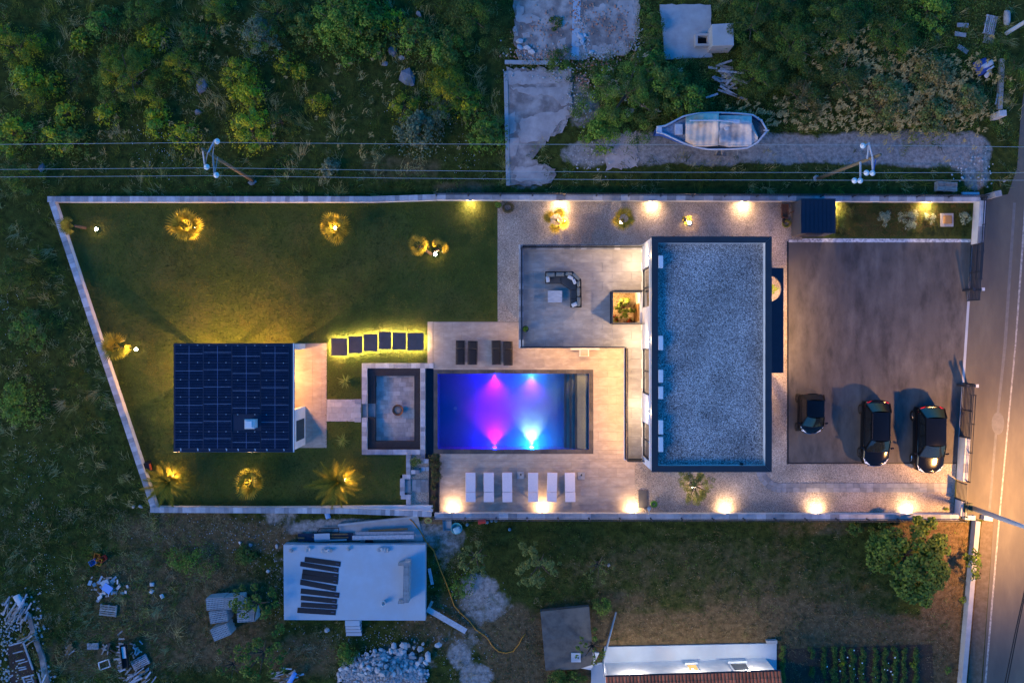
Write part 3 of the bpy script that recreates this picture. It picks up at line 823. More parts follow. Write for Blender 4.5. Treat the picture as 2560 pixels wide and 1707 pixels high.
# roof
MB().box(HX0, HY0, 6.3, HX1, HY1, 6.42).build('roof_deck', M['white'], house)
gr = MB().sheet([[(HX0+.33,HY0+.33),(HX1-.33,HY0+.33),(HX1-.33,HY1-.33),(HX0+.33,HY1-.33)]], 6.44).build('roof_gravel', M['roofgrav'], house)
MB().box(HX0, HY0, 6.5, HX0+.30, HY1, 6.86).box(HX1-.30, HY0, 6.5, HX1, HY1, 6.86).box(HX0+.3, HY0, 6.5, HX1-.3, HY0+.30, 6.86).box(HX0+.3, HY1-.30, 6.5, HX1-.3, HY1, 6.86).build('parapet', M['white'], house)
e = .04
def cap_piece(pts): MB().prism(pts, 6.862, 6.90).build('parapet_cap', M['antra'], house)
i_ = .33
o = (HX0-e, HY0-e, HX1+e, HY1+e); n = (HX0+i_, HY0+i_, HX1-i_, HY1-i_)
g = .006
cap_piece([(o[0],o[1]+g),(n[0],n[1]+g),(n[0],n[3]-g),(o[0],o[3]-g)])
cap_piece([(o[2],o[1]+g),(o[2],o[3]-g),(n[2],n[3]-g),(n[2],n[1]+g)])
cap_piece([(o[0]+g,o[1]),(o[2]-g,o[1]),(n[2]-g,n[1]),(n[0]+g,n[1])])
cap_piece([(o[0]+g,o[3]),(n[0]+g,n[3]),(n[2]-g,n[3]),(o[2]-g,o[3])])
MB().lathe([(.09,0),(.09,.12),(.06,.13)], (*at(1854,1160,6.5)[:2], 6.44), 12).build('roof_drain', M['blackm'], house)
# terrace
x0, x1 = .42, HX0
wx0, wx1, wy0, wy1 = 6.19, 7.93, 1.15, 3.03
slab = [(x0,-.41),(x0,HY1),(x1,HY1),(x1,-7.34),(6.96,-7.34),(6.96,-.41)]
mb = MB()
for rc in ((x0,-.41,wx0,HY1),(wx0,wy1,x1,HY1),(wx0,-.41,x1,wy0),(wx1,wy0,x1,wy1),(6.96,-7.34,x1,-.41)): mb.box(rc[0], rc[1], 2.95, rc[2], rc[3], TZ-.02)
ter = mb.build('terrace', M['white'], house)
tiles(ter, [(x0+.30,-.32,wx0,HY1-.30),(wx0,wy1+.06,x1-.01,HY1-.30),(wx0,-.41,x1-.01,wy0-.06),(7.06,-7.26,x1-.01,-.41)], TZ, 1.2, .6, M['tile2'], ox=.2, oy=.1)
# stone kerb of the terrace edge
coping(ter, (x0+.05,HY1-.15), (x1,HY1-.15), .29, TZ+.14, .35, t=.14)
coping(ter, (x0+.15,.1), (x0+.15,HY1-.3), .29, TZ+.14, .35, t=.14)
def railing(a, b, z=TZ, h=1.0):
    a, b = Vector((*a, 0)), Vector((*b, 0)); d = b-a; nn = max(1, round(d.length/1.5))
    rl = strip(a, b, .05, z+h, z+h+.035)
    strip(a, b, .09, z, z+.10, rl)
    ro = rl.build('railing', M['antra'], house)
    for i in range(nn):
        p, q2 = a+d*((i+.01)/nn), a+d*((i+.99)/nn)
        strip(p, q2, .016, z+.10, z+h-.002).build('glass_pane', M['glass'], ro)
railing((x0+.17,-.35), (x0+.17,HY1-.17), TZ+.14); railing((x0+.22,HY1-.17), (x1-.05,HY1-.17), TZ+.14)
railing((x0+.1,-.36), (6.96,-.36), TZ); railing((7.02,-.40), (7.02,-7.28), TZ); railing((7.06,-7.28), (x1,-7.28), TZ)
railing((wx0-.08,wy0-.06), (wx0-.08,wy1+.06)); railing((wx0,wy1+.06), (x1,wy1+.06)); railing((wx0,wy0-.06), (x1,wy0-.06))
# rooms below the terrace, round the planted light well
gf = MB().box(.9, .75, 0, 6.0, 5.85, 2.94).box(6.0, 3.2, 0, HX0, 5.85, 2.94).box(6.0, .75, 0, HX0, 1.0, 2.94)
gf.build('ground_floor', M['white'], house)
MB().box(6.0, 1.0, 0, HX0, 3.2, .04).build('light_well_floor', M['courtgrav'], house)
MB().box(HX0-.06, 1.3, .05, HX0-.001, 2.4, 2.2).build('door', M['woodb'], house)
MB().box(6.2, 3.14, .05, 7.7, 3.199, 2.3).build('well_window', M['window'], house)
for (a, b) in ((1.3, 2.6), (3.0, 5.4)):
    MB().box(a, .70, .05, b, .749, 2.5).build('sliding_door', M['window'], house)
for k in range(3): MB().box(HX0-.06, -2.2-k*2, .05, HX0-.001, -.8-k*2, 2.5).build('sliding_door', M['window'], house)
# canopy over the entrance with a round opening
cx1, cy1, cy0 = 16.85, 4.56, -1.95
cc = (HX1, at(0,722,3).y); rad = .62
hx, hr = 15.88, .84
M['canopy'] = mat('canopy_metal', (.016,.022,.036), (.02,.026,.042), 3, .4)
for s_ in (1, -1):
    arc = [(hx-hr*math.cos(t_), cc[1]+s_*hr*math.sin(t_)) for t_ in np.linspace(0, math.pi, 21)]
    yo = cy1 if s_ > 0 else cy0
    MB().prism([(HX1, yo), (HX1, cc[1])]+arc+[(cx1, cc[1]), (cx1, yo)], 2.9, 3.06).build('canopy', M['canopy'], house)
MB().lathe([(hr+.002,2.88),(hr+.03,2.88),(hr+.03,3.075),(hr+.002,3.075)], (hx, cc[1], 0), 40)
rim = MB(); 
for k in range(40):
    a0, a1 = 2*math.pi*k/40, 2*math.pi*(k+1)/40
    rim.add([(hx+hr*math.cos(a0), cc[1]+hr*math.sin(a0), 2.88), (hx+hr*math.cos(a1), cc[1]+hr*math.sin(a1), 2.88), (hx+hr*math.cos(a1), cc[1]+hr*math.sin(a1), 3.07), (hx+hr*math.cos(a0), cc[1]+hr*math.sin(a0), 3.07)], [(0,1,2,3),(3,2,1,0)])
rim.build('canopy_rim', M['white'], house)
for yy in (cy1-.12, cy0+.12): MB().box(cx1-.2, yy-.06, 0, cx1-.08, yy+.06, 2.9).build('canopy_post', M['antra'], house)
MB().box(HX1+.001, .6, .05, HX1+.06, 1.8, 2.3).build('front_door', M['antra'], house)
# lamps of the house
def downlight(x, y, z, p, col=WARM, cone=150):
    MB().lathe([(.05,0),(.05,.02)], (x, y, z-.02), 10).build('downlight', M['glowwarm'], house)
    lamp('downlight_lamp', 'SPOT', (x, y, z-.05), p, col, house, .06, (0,0,-1), cone, .6)
DL = 34
for yy in (-.9, -2.4, -3.9, -5.4, -6.9): downlight(7.15, yy, 2.95, DL*1.25, cone=165)
for xx in (1.6, 3.2, 4.8, 6.3): downlight(xx, -.12, 2.95, DL*.75, cone=165)
for yy, k in ((4.2,.45), (2.1,.8), (.4,1.2), (-1.4,1.1)): downlight(16.45, yy, 2.9, DL*2.6*k, cone=170)
def facade_lamp(y, p):
    b = MB().box(HX0-.11, y-.06, 5.85, HX0-.003, y+.06, 6.1).build('wall_lamp', M['acwhite'], house)
    lamp('wall_lamp_down', 'SPOT', (HX0-.14, y, 5.80), p, WARMW, house, .04, (-.35,0,-1), 150, .8)
    lamp('wall_lamp_up', 'SPOT', (HX0-.12, y, 6.12), p*.08, WARMW, house, .04, (0,0,1), 140, .8)
for yy in (5.0, .1, -4.1): facade_lamp(yy, 92)
b = MB().box(6.9, 3.1, 2.0, 7.05, 3.199, 2.15).build('well_lamp', M['glowwarm'], house)
lamp('well_lamp_light', 'POINT', (6.97, 3.0, 2.0), 50, WARM, house, .06)
# round planter below the canopy opening
pl_ = thing('round_planter', 'round pale planter with a plant by the entrance under the canopy opening', 'planter', (15.9, cc[1], 0))
MB().lathe([(.5,0),(.55,.5),(.5,.5),(.48,.42),(.0,.42)], (15.9, cc[1], 0), 24).build('planter', M['paverpale'], pl_)
# roof air conditioners
for i, (ya, yb, w_) in enumerate(((639,670,.24),(839,875,.26),(924,956,.22),(966,997,.22),(1050,1085,.22),(1092,1129,.24))):
    a, b = at(1646,ya,6.9), at(1657,yb,6.9)
    pos = ('topmost','second from top','third from top','fourth from top','fifth from top','lowest')[i]
    ac = thing('air_conditioner', pos+' of the six white air conditioners on the gravel roof', 'air conditioner', ((a.x+b.x)/2, (a.y+b.y)/2, 6.44), 'air conditioners along the parapet')
    for yy in (b.y+.1, a.y-.16): MB().box(a.x-.02, yy, 6.441, b.x+.04, yy+.06, 6.5).build('foot', M['blackm'], ac)
    MB().box(a.x, b.y, 6.5, b.x+.02, a.y, 6.95).build('casing', M['acwhite'], ac, bevel=.015)
    MB().box(a.x+.02, b.y+.02, 6.951, b.x, a.y-.02, 6.958).build('lid', M['acwhite'], ac)
    MB().tube([(a.x+.05,b.y+.1,6.7),(a.x-.07,b.y+.1,6.7),(a.x-.08,b.y+.12,6.5)], .02, 6).build('pipe', M['blackm'], ac)
# ================================================================== PAVILION
AX0, AX1, AY1, AY0 = -21.05, -13.54, -.11, -6.87
RZ = 3.0
pav = thing('pavilion', 'flat-roofed white pool pavilion covered with dark solar panels', 'pavilion', (-17.3, -3.5, 0))
MB().box(AX0, AY0, 2.82, AX1, AY1, RZ-.06).build('roof', M['antra'], pav)
M['bluemetal'] = mat('roof_sheet', (.014,.022,.045), (.018,.027,.052), 3, .35, stretch=(6,.4,1))
MB().box(AX0+.02, AY0+.02, RZ-.059, AX1-.08, AY1-.02, RZ-.03).build('roof_sheet', M['bluemetal'], pav)
MB().box(AX1-.075, AY0, RZ-.059, AX1, AY1, RZ-.02).build('roof_edge', M['white'], pav)
MB().tube([(AX0+.02,AY0+.04,RZ-.03),(AX1-.08,AY0+.04,RZ-.03)], .05, 8).build('gutter', M['bluemetal'], pav)
# walls
wl = MB().box(AX0+.15, AY0+.1, 0, -16.0, AY0+.35, 2.82).box(AX0+.15, AY0+.35, 0, AX0+.4, -2.2, 2.82).box(AX0+.4, -2.45, 0, -16.0, -2.2, 2.82).box(-16.25, AY0+.35, 0, -16.0, -2.45, 2.82).box(-16.0, AY0+.1, 0, AX1-.05, AY0+.35, 2.82).box(AX1-.30, AY0+.35, 0, AX1-.05, -4.26, 2.82)
wl.build('wall', M['white'], pav)
MB().box(AX1-.049, -6.3, .35, AX1-.03, -5.0, 2.3).build('window', M['window'], pav)
MB().box(-19.5, -2.199, .05, -17.0, -2.17, 2.3).build('sliding_door', M['window'], pav)
MB().box(AX1-.78, AY1-.40, 0, AX1-.05, AY1-.05, 2.82).build('corner_pier', M['white'], pav)
for xx in (-20.85, -18.1): MB().box(xx-.1, AY1-.3, 0, xx+.1, AY1-.1, 2.82).build('post', M['white'], pav)
def plight(x, y, p, z=2.82):
    MB().lathe([(.07,0),(.07,.03)], (x, y, z-.03), 10).build('ceiling_lamp', M['glowwarm'], pav)
    lamp('ceiling_lamp_light', 'POINT', (x, y, z-.14), p, (1.0, .45, .13), pav, .05)
plight(-19.4, -1.35, 230); plight(-16.2, -1.35, 230); plight(-14.7, -2.6, 60)
MB().box(AX0+.05, -4.1, 1.9, AX0+.15, -3.9, 2.1).build('wall_lamp', M['glowwarm'], pav)
lamp('wall_lamp_light', 'POINT', (AX0-.08, -4.0, 1.95), 34, WARM, pav, .05)
# patio
patio = sheet('patio', [[(700,858),(817,858),(817,1119),(700,1119)]], .006, M['grout'])
tiles(patio, [rectw(736,858,817,1119)], .028, .6, 1.2, M['tile'], vert=True, ox=.1)
struct(MB().box(AX0+.1, AY0+.1, 0, AX1-.1, AY1-.05, .025), 'veranda_floor', M['tile'])
# solar panels
pw, ph = 1.755, 1.058
sx0 = AX0+.12; sy1 = AY1-.13
def panel_mesh(): return MB().box(-pw/2+.012, -ph/2+.012, 0, pw/2-.012, ph/2-.012, .035)
def bus_mesh():
    m_ = MB().box(-.012, -ph/2+.02, .0355, .012, ph/2-.02, .037)
    for k in range(1, 6): m_.box(-pw/2+.02, -ph/2+k*ph/6-.002, .0355, pw/2-.02, -ph/2+k*ph/6+.002, .0368)
    return m_
def frame_mesh():
    m_ = MB()
    for s_ in (-1, 1): m_.box(-pw/2+.002, s_*(ph/2-.008)-.006, .0, pw/2-.002, s_*(ph/2-.008)+.006, .040)
    m_.box(-pw/2+.002, -ph/2, 0, -pw/2+.014, ph/2, .040).box(pw/2-.014, -ph/2, 0, pw/2-.002, ph/2, .040)
    return m_
def clamp_mesh(): return MB().box(-.026, -.022, 0, .026, .022, .05)
M['solarframe2'] = mat('solar_joint', (.24,.30,.42), rough=.4)
M['solarframe'] = mat('solar_frame', (.05,.065,.10), rough=.4, metal=.3)
for c in range(4):
    for r_ in range(6):
        X = sx0+pw/2+c*(pw+.03)+(-.02 if c else 0); Y = sy1-ph/2-r_*(ph+.01)-c*.012
        for sgn in (-1, 1):
            if r_ == 0: piece('clamp', 'clamp', clamp_mesh, M['alu'], pav, (X+sgn*.53, Y+ph/2+.01, RZ))
            piece('clamp', 'clamp', clamp_mesh, M['alu'], pav, (X+sgn*.53, Y-ph/2-.004, RZ))
        if c == 2 and r_ == 4: continue
        p_ = piece('solar_panel', 'solar', panel_mesh, M['solar'], pav, (X, Y, RZ))
        piece('cell_lines', 'bus', bus_mesh, M['solarline'], p_, (X, Y, RZ))
        piece('panel_frame', 'sfr', frame_mesh, M['solarframe'], p_, (X, Y, RZ))
        yy = Y+(.02, .10, -.12, .08)[c]*1.0
        piece('joint_line', 'jl', lambda: MB().box(-pw/2+.02, -.008, .0372, pw/2-.02, .008, .039), M['solarframe2'], p_, (X, yy, RZ))
for c in range(4):
    for sgn in (-1, 1):
        X = sx0+pw/2+c*(pw+.03)
        piece('bracket', 'brk', lambda: MB().box(-.03, -.12, 0, .03, .12, .03), M['alu'], pav, (X+sgn*.53, AY0+.16, RZ-.03))
vp = at(622,1059,3.4)
vt = thing('roof_vent', 'white box roof vent standing among the solar panels', 'vent', (vp.x, vp.y, RZ))
MB().box(vp.x-.02, vp.y-.26, RZ, vp.x+.42, vp.y+.26, RZ+.5).build('shaft', M['acwhite'], vt)
MB().obox((vp.x+.1, vp.y, RZ+.62), (.62, .60, .12), taper=.85).build('hood', M['acwhite'], vt)
MB().obox((vp.x+.1, vp.y, RZ+.73), (.42, .42, .08), taper=.9).build('cap', M['acwhite'], vt)
# ================================================================== LAMPS OF THE GARDEN
def wall_light(px, py, s_, where, power):
    t = (px-1091)/1361 if s_ < 0 else (px-1086)/1312
    p = at(px, 492+5*t, .7) if s_ < 0 else at(px, 1290+3*t, .65)
    p.y += s_*.165
    t_ = thing('wall_light', where, 'wall light', (p.x, p.y, 0), 'lights set into the boundary walls')
    MB().box(p.x-.12, p.y, .53, p.x+.12, p.y+s_*.05, .60).build('housing', M['antra'], t_)
    MB().box(p.x-.10, p.y+s_*.008, .52, p.x+.10, p.y+s_*.045, .529).build('lens', M['glowhot'], t_)
    lamp('wall_light_lamp', 'SPOT', (p.x, p.y+s_*.06, .52), power, (1.0, .62, .31), t_, .05, (0, s_*.7, -1), 160, 1.0)
WL = 46
B_ = 'lit wall light in the lower boundary wall '
T_ = 'lit wall light in the upper boundary wall '
for (px, d) in ((1131, B_+'left of the white loungers'), (1358, B_+'below the white loungers'), (1584, B_+'next to the outdoor shower'),
                (1819, B_+'right of the olive tree'), (2049, B_+'below the middle of the paver path'), (2278, B_+'nearest the street gates')):
    wall_light(px, 1281.5, 1, d, WL)
for (px, d) in ((1175, T_+'above the lawn'), (1402, T_+'behind the forked gravel palm'), (1634, T_+'above the house corner'),
                (1865, T_+'left of the garden shed'), (2091, T_+'right of the garden shed'), (2325, T_+'above the sage shrubs')):
    wall_light(px, 498.5, -1, d, WL*(1.9 if px > 2080 else 1.0))
SPOTS = []
def spike_light(px, py, label, power, up=(0, 0, 1), point=.25):
    p = at(px, py, .25)
    t_ = thing('spike_light', label, 'garden light', (p.x, p.y, 0), 'spike lights under the palms')
    MB().tube([(p.x, p.y, 0), (p.x, p.y, .16)], .015, 6).build('spike', M['blackm'], t_)
    MB().lathe([(.04,0),(.09,.03),(.108,.09)], (p.x, p.y, .14), 12).build('housing', M['blackm'], t_)
    MB().lathe([(.105,0),(.105,.004)], (p.x, p.y, .232), 20).build('lens', M['glowhot'], t_)
    lamp('spike_light_beam', 'SPOT', (p.x, p.y, .27), power*2.2, (1.0, .52, .21), t_, .05, up, 130, .8)
    lamp('spike_light_spill', 'POINT', (p.x, p.y, .36), power*point*.22, WARM, t_, .05)
SP = 72
G_ = 'lit spike light on the lawn '
for (px, py, lb, k) in ((240,573,G_+'by the leaning palm in the top left corner',.6), (484,572,G_+'inside the second fan palm from the left',1),
                        (1088,636,G_+'by the leaning palm near the gravel',1), (340,873,G_+'left of the pavilion',.45),
                        (431,1192,G_+'inside the date palm by the lower left corner',1.1), (861,1201,G_+'inside the date palm below the yuccas',1.2)):
    spike_light(px, py, lb, SP*k)
for (px, py, lb, k) in ((1409,553,'lit spike light in the gravel by the forked fan palm',.8), (1724,557,'lit spike light in the gravel by the smallest palm',.9), (1734,1216,'lit spike light in the gravel under the olive tree',.6)):
    spike_light(px, py, lb, SP*k)
spike_light(838, 570, 'spike light hidden under the third palm of the lawn', SP*.9)
spike_light(622, 1188, 'spike light hidden under the fan palm below the pavilion', SP*.3)
spike_light(1553, 557, 'spike light in the gravel under the right fan palm', SP*.35)
# floating slabs with light strips
SL = [(827,869,845,889),(870,907,840,883),(908,945,835,878),(946,979,829,873),(980,1016,831,874),(1017,1060,832,876)]
M['led'] = glow_mat('led_strip', (1.0, .64, .26), 42.0)
ordn = ('leftmost','second','third','fourth','fifth','rightmost')
for i, (xa, xb, ya, yb) in enumerate(SL):
    zt = .26+.01*i
    a, b = at(xa+.8,ya,zt), at(xb-.8,yb,zt)
    s_ = thing('floating_step', ordn[i]+' of the six dark step slabs with glowing underside, from the left', 'step', ((a.x+b.x)/2, (a.y+b.y)/2, 0), 'floating steps on the lawn')
    ym = (a.y+b.y)/2
    MB().box(a.x, ym+.003, zt-.03, b.x, a.y, zt).build('slab', M['slabdark'], s_); MB().box(a.x, b.y, zt-.03, b.x, ym-.003, zt).build('slab', M['slabdark'], s_)
    MB().box(a.x+.004, b.y+.004, zt-.06, b.x-.004, a.y-.004, zt-.031).build('carrier', M['slabdark'], s_)
    MB().box(a.x+.12, b.y+.12, -.01, b.x-.12, a.y-.12, zt-.061).build('plinth', M['grout'], s_)
    k = .035
    MB().box(a.x+k, b.y+k, zt-.085, b.x-k, b.y+k+.02, zt-.062).box(a.x+k, a.y-k-.02, zt-.085, b.x-k, a.y-k, zt-.062).box(a.x+k, b.y+k+.021, zt-.085, a.x+k+.02, a.y-k-.021, zt-.062).box(b.x-k-.02, b.y+k+.021, zt-.085, b.x-k, a.y-k-.021, zt-.062).build('led_strip', M['led'], s_)
# street lamp at the lower right, its head stands over the road
sp_ = at(2430,1269)
stl = thing('street_lamp', 'tall pale street lamp pole at the lower right street corner', 'street lamp', (sp_.x, sp_.y, 0))
MB().tube([(sp_.x, sp_.y, 0), (sp_.x, sp_.y, 8.2)], [.17, .10], 12).build('pole', M['paleconc'], stl, smooth=True)
MB().tube([(sp_.x, sp_.y, 8.1), (sp_.x+.6, sp_.y-.2, 8.6), (sp_.x+1.7, sp_.y-.5, 8.75)], .04, 8).build('arm', M['steel'], stl)
MB().obox((sp_.x+1.95, sp_.y-.56, 8.75), (.7, .28, .14), rz=-.27).build('head', M['steel'], stl)
MB().obox((sp_.x+1.95, sp_.y-.56, 8.67), (.5, .2, .02), rz=-.27).build('lens', M['glowwarm'], stl)
lamp('street_lamp_light', 'SPOT', (sp_.x+1.95, sp_.y-.56, 8.6), 3000, (1.0, .48, .15), stl, .30, (.08,.45,-1), 158, 1.0)
# ================================================================== FURNITURE
# terrace sofa
f5 = lambda u, v, z=TZ: at(1280+u*.1913, 600+v*.1913, z)
so = thing('corner_sofa', 'dark grey corner sofa with cushions on the upper terrace', 'sofa', f5(670, 640))
outer = [(436,412),(793,410),(905,516),(910,880),(766,880),(766,650),(640,568),(436,568)]
pz = lambda pts, z: [tuple(f5(u, v, z)[:2]) for u, v in pts]
MB().prism(pz(outer, TZ+.35), TZ+.12, TZ+.30).build('frame', M['black'], so)
M['seat'] = mat('seat_fabric', (.045,.05,.055), (.055,.06,.065), 10, .9)
for pts in ([(444,470),(640,470),(640,564),(444,564)], [(644,470),(740,470),(845,560),(845,650),(770,648),(644,564)], [(770,652),(845,652),(845,762),(770,762)], [(770,766),(845,766),(845,874),(770,874)]):
    MB().prism(pz(pts, TZ+.42), TZ+.30, TZ+.44).build('seat_cushion', M['seat'], so, bevel=.03)
MB().prism(pz([(436,412),(793,410),(905,516),(910,880),(900,880),(895,520),(788,419),(436,421)], TZ+.6), TZ+.30, TZ+.66).build('backrest', M['black'], so)
def cushion(name, c, size, rz, m, par, tilt=0.0, z=None):
    mb = MB(); a, b, d = size[0]/2, size[1]/2, size[2]/2
    n = 8; rows = []
    mt = Matrix.Translation(c) @ Matrix.Rotation(rz, 4, 'Z') @ Matrix.Rotation(tilt, 4, 'X')
    for s_ in (1, -1):
        rows = []
        for i in range(n+1):
            row = []
            for j in range(n+1):
                u, v = 2*i/n-1, 2*j/n-1
                h = d*(max(0, (1-abs(u)**3.5)*(1-abs(v)**3.5)))**.5
                row.append(mt @ Vector((a*u*(1-.06*v*v), b*v*(1-.06*u*u), s_*h)))
            rows.append(row if s_ > 0 else row[::-1])
        mb.grid(rows)
    return mb.build(name, m, par, smooth=True)
for (u0, v0, u1, v1) in ((445,423,565,482),(570,420,690,475),(695,418,785,468),(850,534,892,615),(848,620,892,735),(848,742,898,866)):
    c = f5((u0+u1)/2, (v0+v1)/2, TZ+.58); a, b = f5(u0, v0, TZ+.6), f5(u1, v1, TZ+.6)
    cushion('back_cushion', c, (abs(b.x-a.x), abs(b.y-a.y), .34), 0, M['cushion'], so)
cushion('back_cushion', f5(838,478,TZ+.58), (.62, .22, .34), R(-43), M['cushion'], so)
for (u, v, w_, h_, rz, m_) in ((467,514,.22,.36,R(8),'pillow'),(765,490,.36,.22,R(-25),'pillow'),(815,542,.20,.34,R(22),'pillow'),(818,843,.38,.24,R(25),'pillow')):
    cushion('pillow', f5(u, v, TZ+.62), (w_, h_, .16), rz, M['pillow'], so)
a, b = f5(469,662,TZ+.35), f5(655,815,TZ+.35)
ct = thing('coffee_table', 'pale square coffee table in front of the corner sofa', 'table', ((a.x+b.x)/2, (a.y+b.y)/2, TZ))
M['tabletop'] = mat('pale_tabletop', (.52,.52,.54), (.36,.36,.38), 5, .6, stretch=(.6,5,1))
n = 5
for i in range(n):
    y0_ = b.y+(a.y-b.y)*i/n; y1_ = b.y+(a.y-b.y)*(i+1)/n
    MB().box(a.x, y0_+.002, TZ+.30, b.x, y1_-.002, TZ+.34).build('board', M['tabletop'], ct)
for xx in (a.x+.03, b.x-.08):
    for yy in (b.y+.03, a.y-.08): MB().box(xx, yy, TZ, xx+.05, yy+.05, TZ+.30).build('leg', M['blackm'], ct)
# black loungers
def black_lounger(px0, px1, py0, py1, label):
    a, b = at(px0, py0, .35), at(px1, py1, .35)
    w_ = (b.x-a.x); l = a.y-b.y
    t_ = thing('sun_lounger', label, 'sun lounger', ((a.x+b.x)/2, (a.y+b.y)/2, .028), 'black sun loungers above the pool', local=True)
    t_.rotation_euler.z = R(random.uniform(-1.5, 1.5))
    hx, hy = w_/2, l/2
    for s_ in (-1, 1): MB().tube([(s_*hx, hy, .28), (s_*hx, -hy, .28)], .02, 6).build('side_rail', M['blackm'], t_)
    for yy in (hy, 0, -hy): MB().tube([(-hx, yy, .27), (hx, yy, .27)], .018, 6).build('cross_bar', M['blackm'], t_)
    for s_ in (-1, 1):
        for yy in (hy-.2, -hy+.2): MB().box(s_*hx-.02, yy-.02, 0, s_*hx+.02, yy+.02, .27).build('leg', M['blackm'], t_)
    rows = [[(x, y, .29+.015*math.cos(x*5)) for x in np.linspace(-hx+.03, hx-.03, 5)] for y in np.linspace(-hy+.02, hy*.35, 8)]
    MB().grid(rows).build('seat', M['black'], t_, smooth=True, solid=.01)
    rows = [[(x, y, .29+(y-hy*.35)*.28) for x in np.linspace(-hx+.03, hx-.03, 5)] for y in np.linspace(hy*.37, hy-.02, 6)]
    MB().grid(rows).build('backrest', M['black'], t_, smooth=True, solid=.01)
    return t_
for (a_, b_, c_, d_, lb) in ((1140,1162,852,911,'leftmost of the four black loungers above the pool'),(1170,1193,853,911,'second black lounger from the left above the pool'),
                             (1230,1252,852,911,'third black lounger from the left above the pool'),(1259,1281,854,913,'rightmost of the four black loungers above the pool')):
    black_lounger(a_, b_, c_, d_, lb)
# white loungers
def white_lounger(px0, px1, label, tilt):
    a, b = at(px0, 1181, .4), at(px1, 1254, .4)
    hx, hy = (b.x-a.x)/2, (a.y-b.y)/2
    t_ = thing('sun_lounger', label, 'sun lounger', ((a.x+b.x)/2, (a.y+b.y)/2, .028), 'white sun loungers below the pool', local=True)
    MB().box(-hx+.02, -hy+.02, .22, hx-.02, hy-.02, .30).build('frame', M['acwhite'], t_)
    for s_ in (-1, 1):
        for yy in (hy-.15, -hy+.15): MB().box(s_*(hx-.05)-.03, yy-.03, 0, s_*(hx-.05)+.03, yy+.03, .22).build('leg', M['acwhite'], t_)
    t_.rotation_euler.z = R(random.uniform(-1.6, 1.6))
    ym = -hy+2*hy*.335
    MB().box(-hx, ym+.01, .30, hx, hy, .41).build('mattress', M['loungew'], t_, bevel=.025)
    MB().obox((0, (-hy+ym)/2, .37+math.sin(tilt)*(ym+hy)/2), (2*hx, (ym+hy)-.01, .11), rx=-tilt).build('headrest', M['loungew'], t_, bevel=.025)
L_ = ' of the six white loungers below the pool'
for (a_, b_, lb, tl) in ((1164,1189,'leftmost'+L_,.06),(1209.5,1235,'second from left'+L_,.22),(1256,1280.5,'third from left, left of the umbrella base,'+L_,.25),
                         (1320,1345.5,'fourth from left, right of the umbrella base,'+L_,.25),(1367.5,1392.5,'fifth from left'+L_,.1),(1412.5,1438,'rightmost'+L_,.1)):
    white_lounger(a_, b_, lb, tl)
for (a_, b_, c_, d_, lb) in ((1293,1310.5,1178,1196,'square concrete umbrella base between the white loungers'),(1444.5,1462,1179,1197,'square concrete umbrella base right of all white loungers')):
    a, b = at(a_, c_), at(b_, d_)
    t_ = thing('umbrella_base', lb, 'umbrella base', ((a.x+b.x)/2, (a.y+b.y)/2, .028), 'umbrella bases')
    MB().box(a.x, b.y, .029, b.x, a.y, .10).build('slab', M['concrete'], t_, bevel=.01)
    c = ((a.x+b.x)/2, (a.y+b.y)/2+.05, .1)
    MB().lathe([(.05,0),(.035,.02),(.03,.32),(.026,.33)], c, 10).build('sleeve', M['blackm'], t_)
# dining table and chair half under the terrace
a, b = at(1426,862,.75), at(1499,874.5,.75)
dt = thing('garden_table', 'pale garden table half hidden below the terrace edge', 'table', ((a.x+b.x)/2, (a.y+b.y)/2, .028))
MB().box(a.x, b.y, .72, b.x, a.y+.5, .76).build('tabletop', M['paverpale'], dt)
for xx in (a.x+.05, b.x-.11):
    for yy in (b.y+.05, a.y+.4): MB().box(xx, yy, .029, xx+.06, yy+.06, .72).build('leg', M['acwhite'], dt)
c = at(1460,881,.45)
ch = thing('garden_chair', 'pale garden chair with armrests tucked at the table below the terrace', 'chair', (c.x, c.y, .028))
MB().box(c.x-.25, c.y-.22, .43, c.x+.25, c.y+.25, .47).build('seat', M['paverpale'], ch)
MB().box(c.x-.25, c.y-.26, .46, c.x+.25, c.y-.22, .88).build('backrest', M['paverpale'], ch)
for s_ in (-1, 1):
    MB().box(c.x+s_*.28-.03, c.y-.24, .62, c.x+s_*.28+.03, c.y+.22, .65).build('armrest', M['acwhite'], ch)
    for yy in (-.22, .2): MB().box(c.x+s_*.27-.02, c.y+yy-.02, .029, c.x+s_*.27+.02, c.y+yy+.02, .62).build('leg', M['acwhite'], ch)
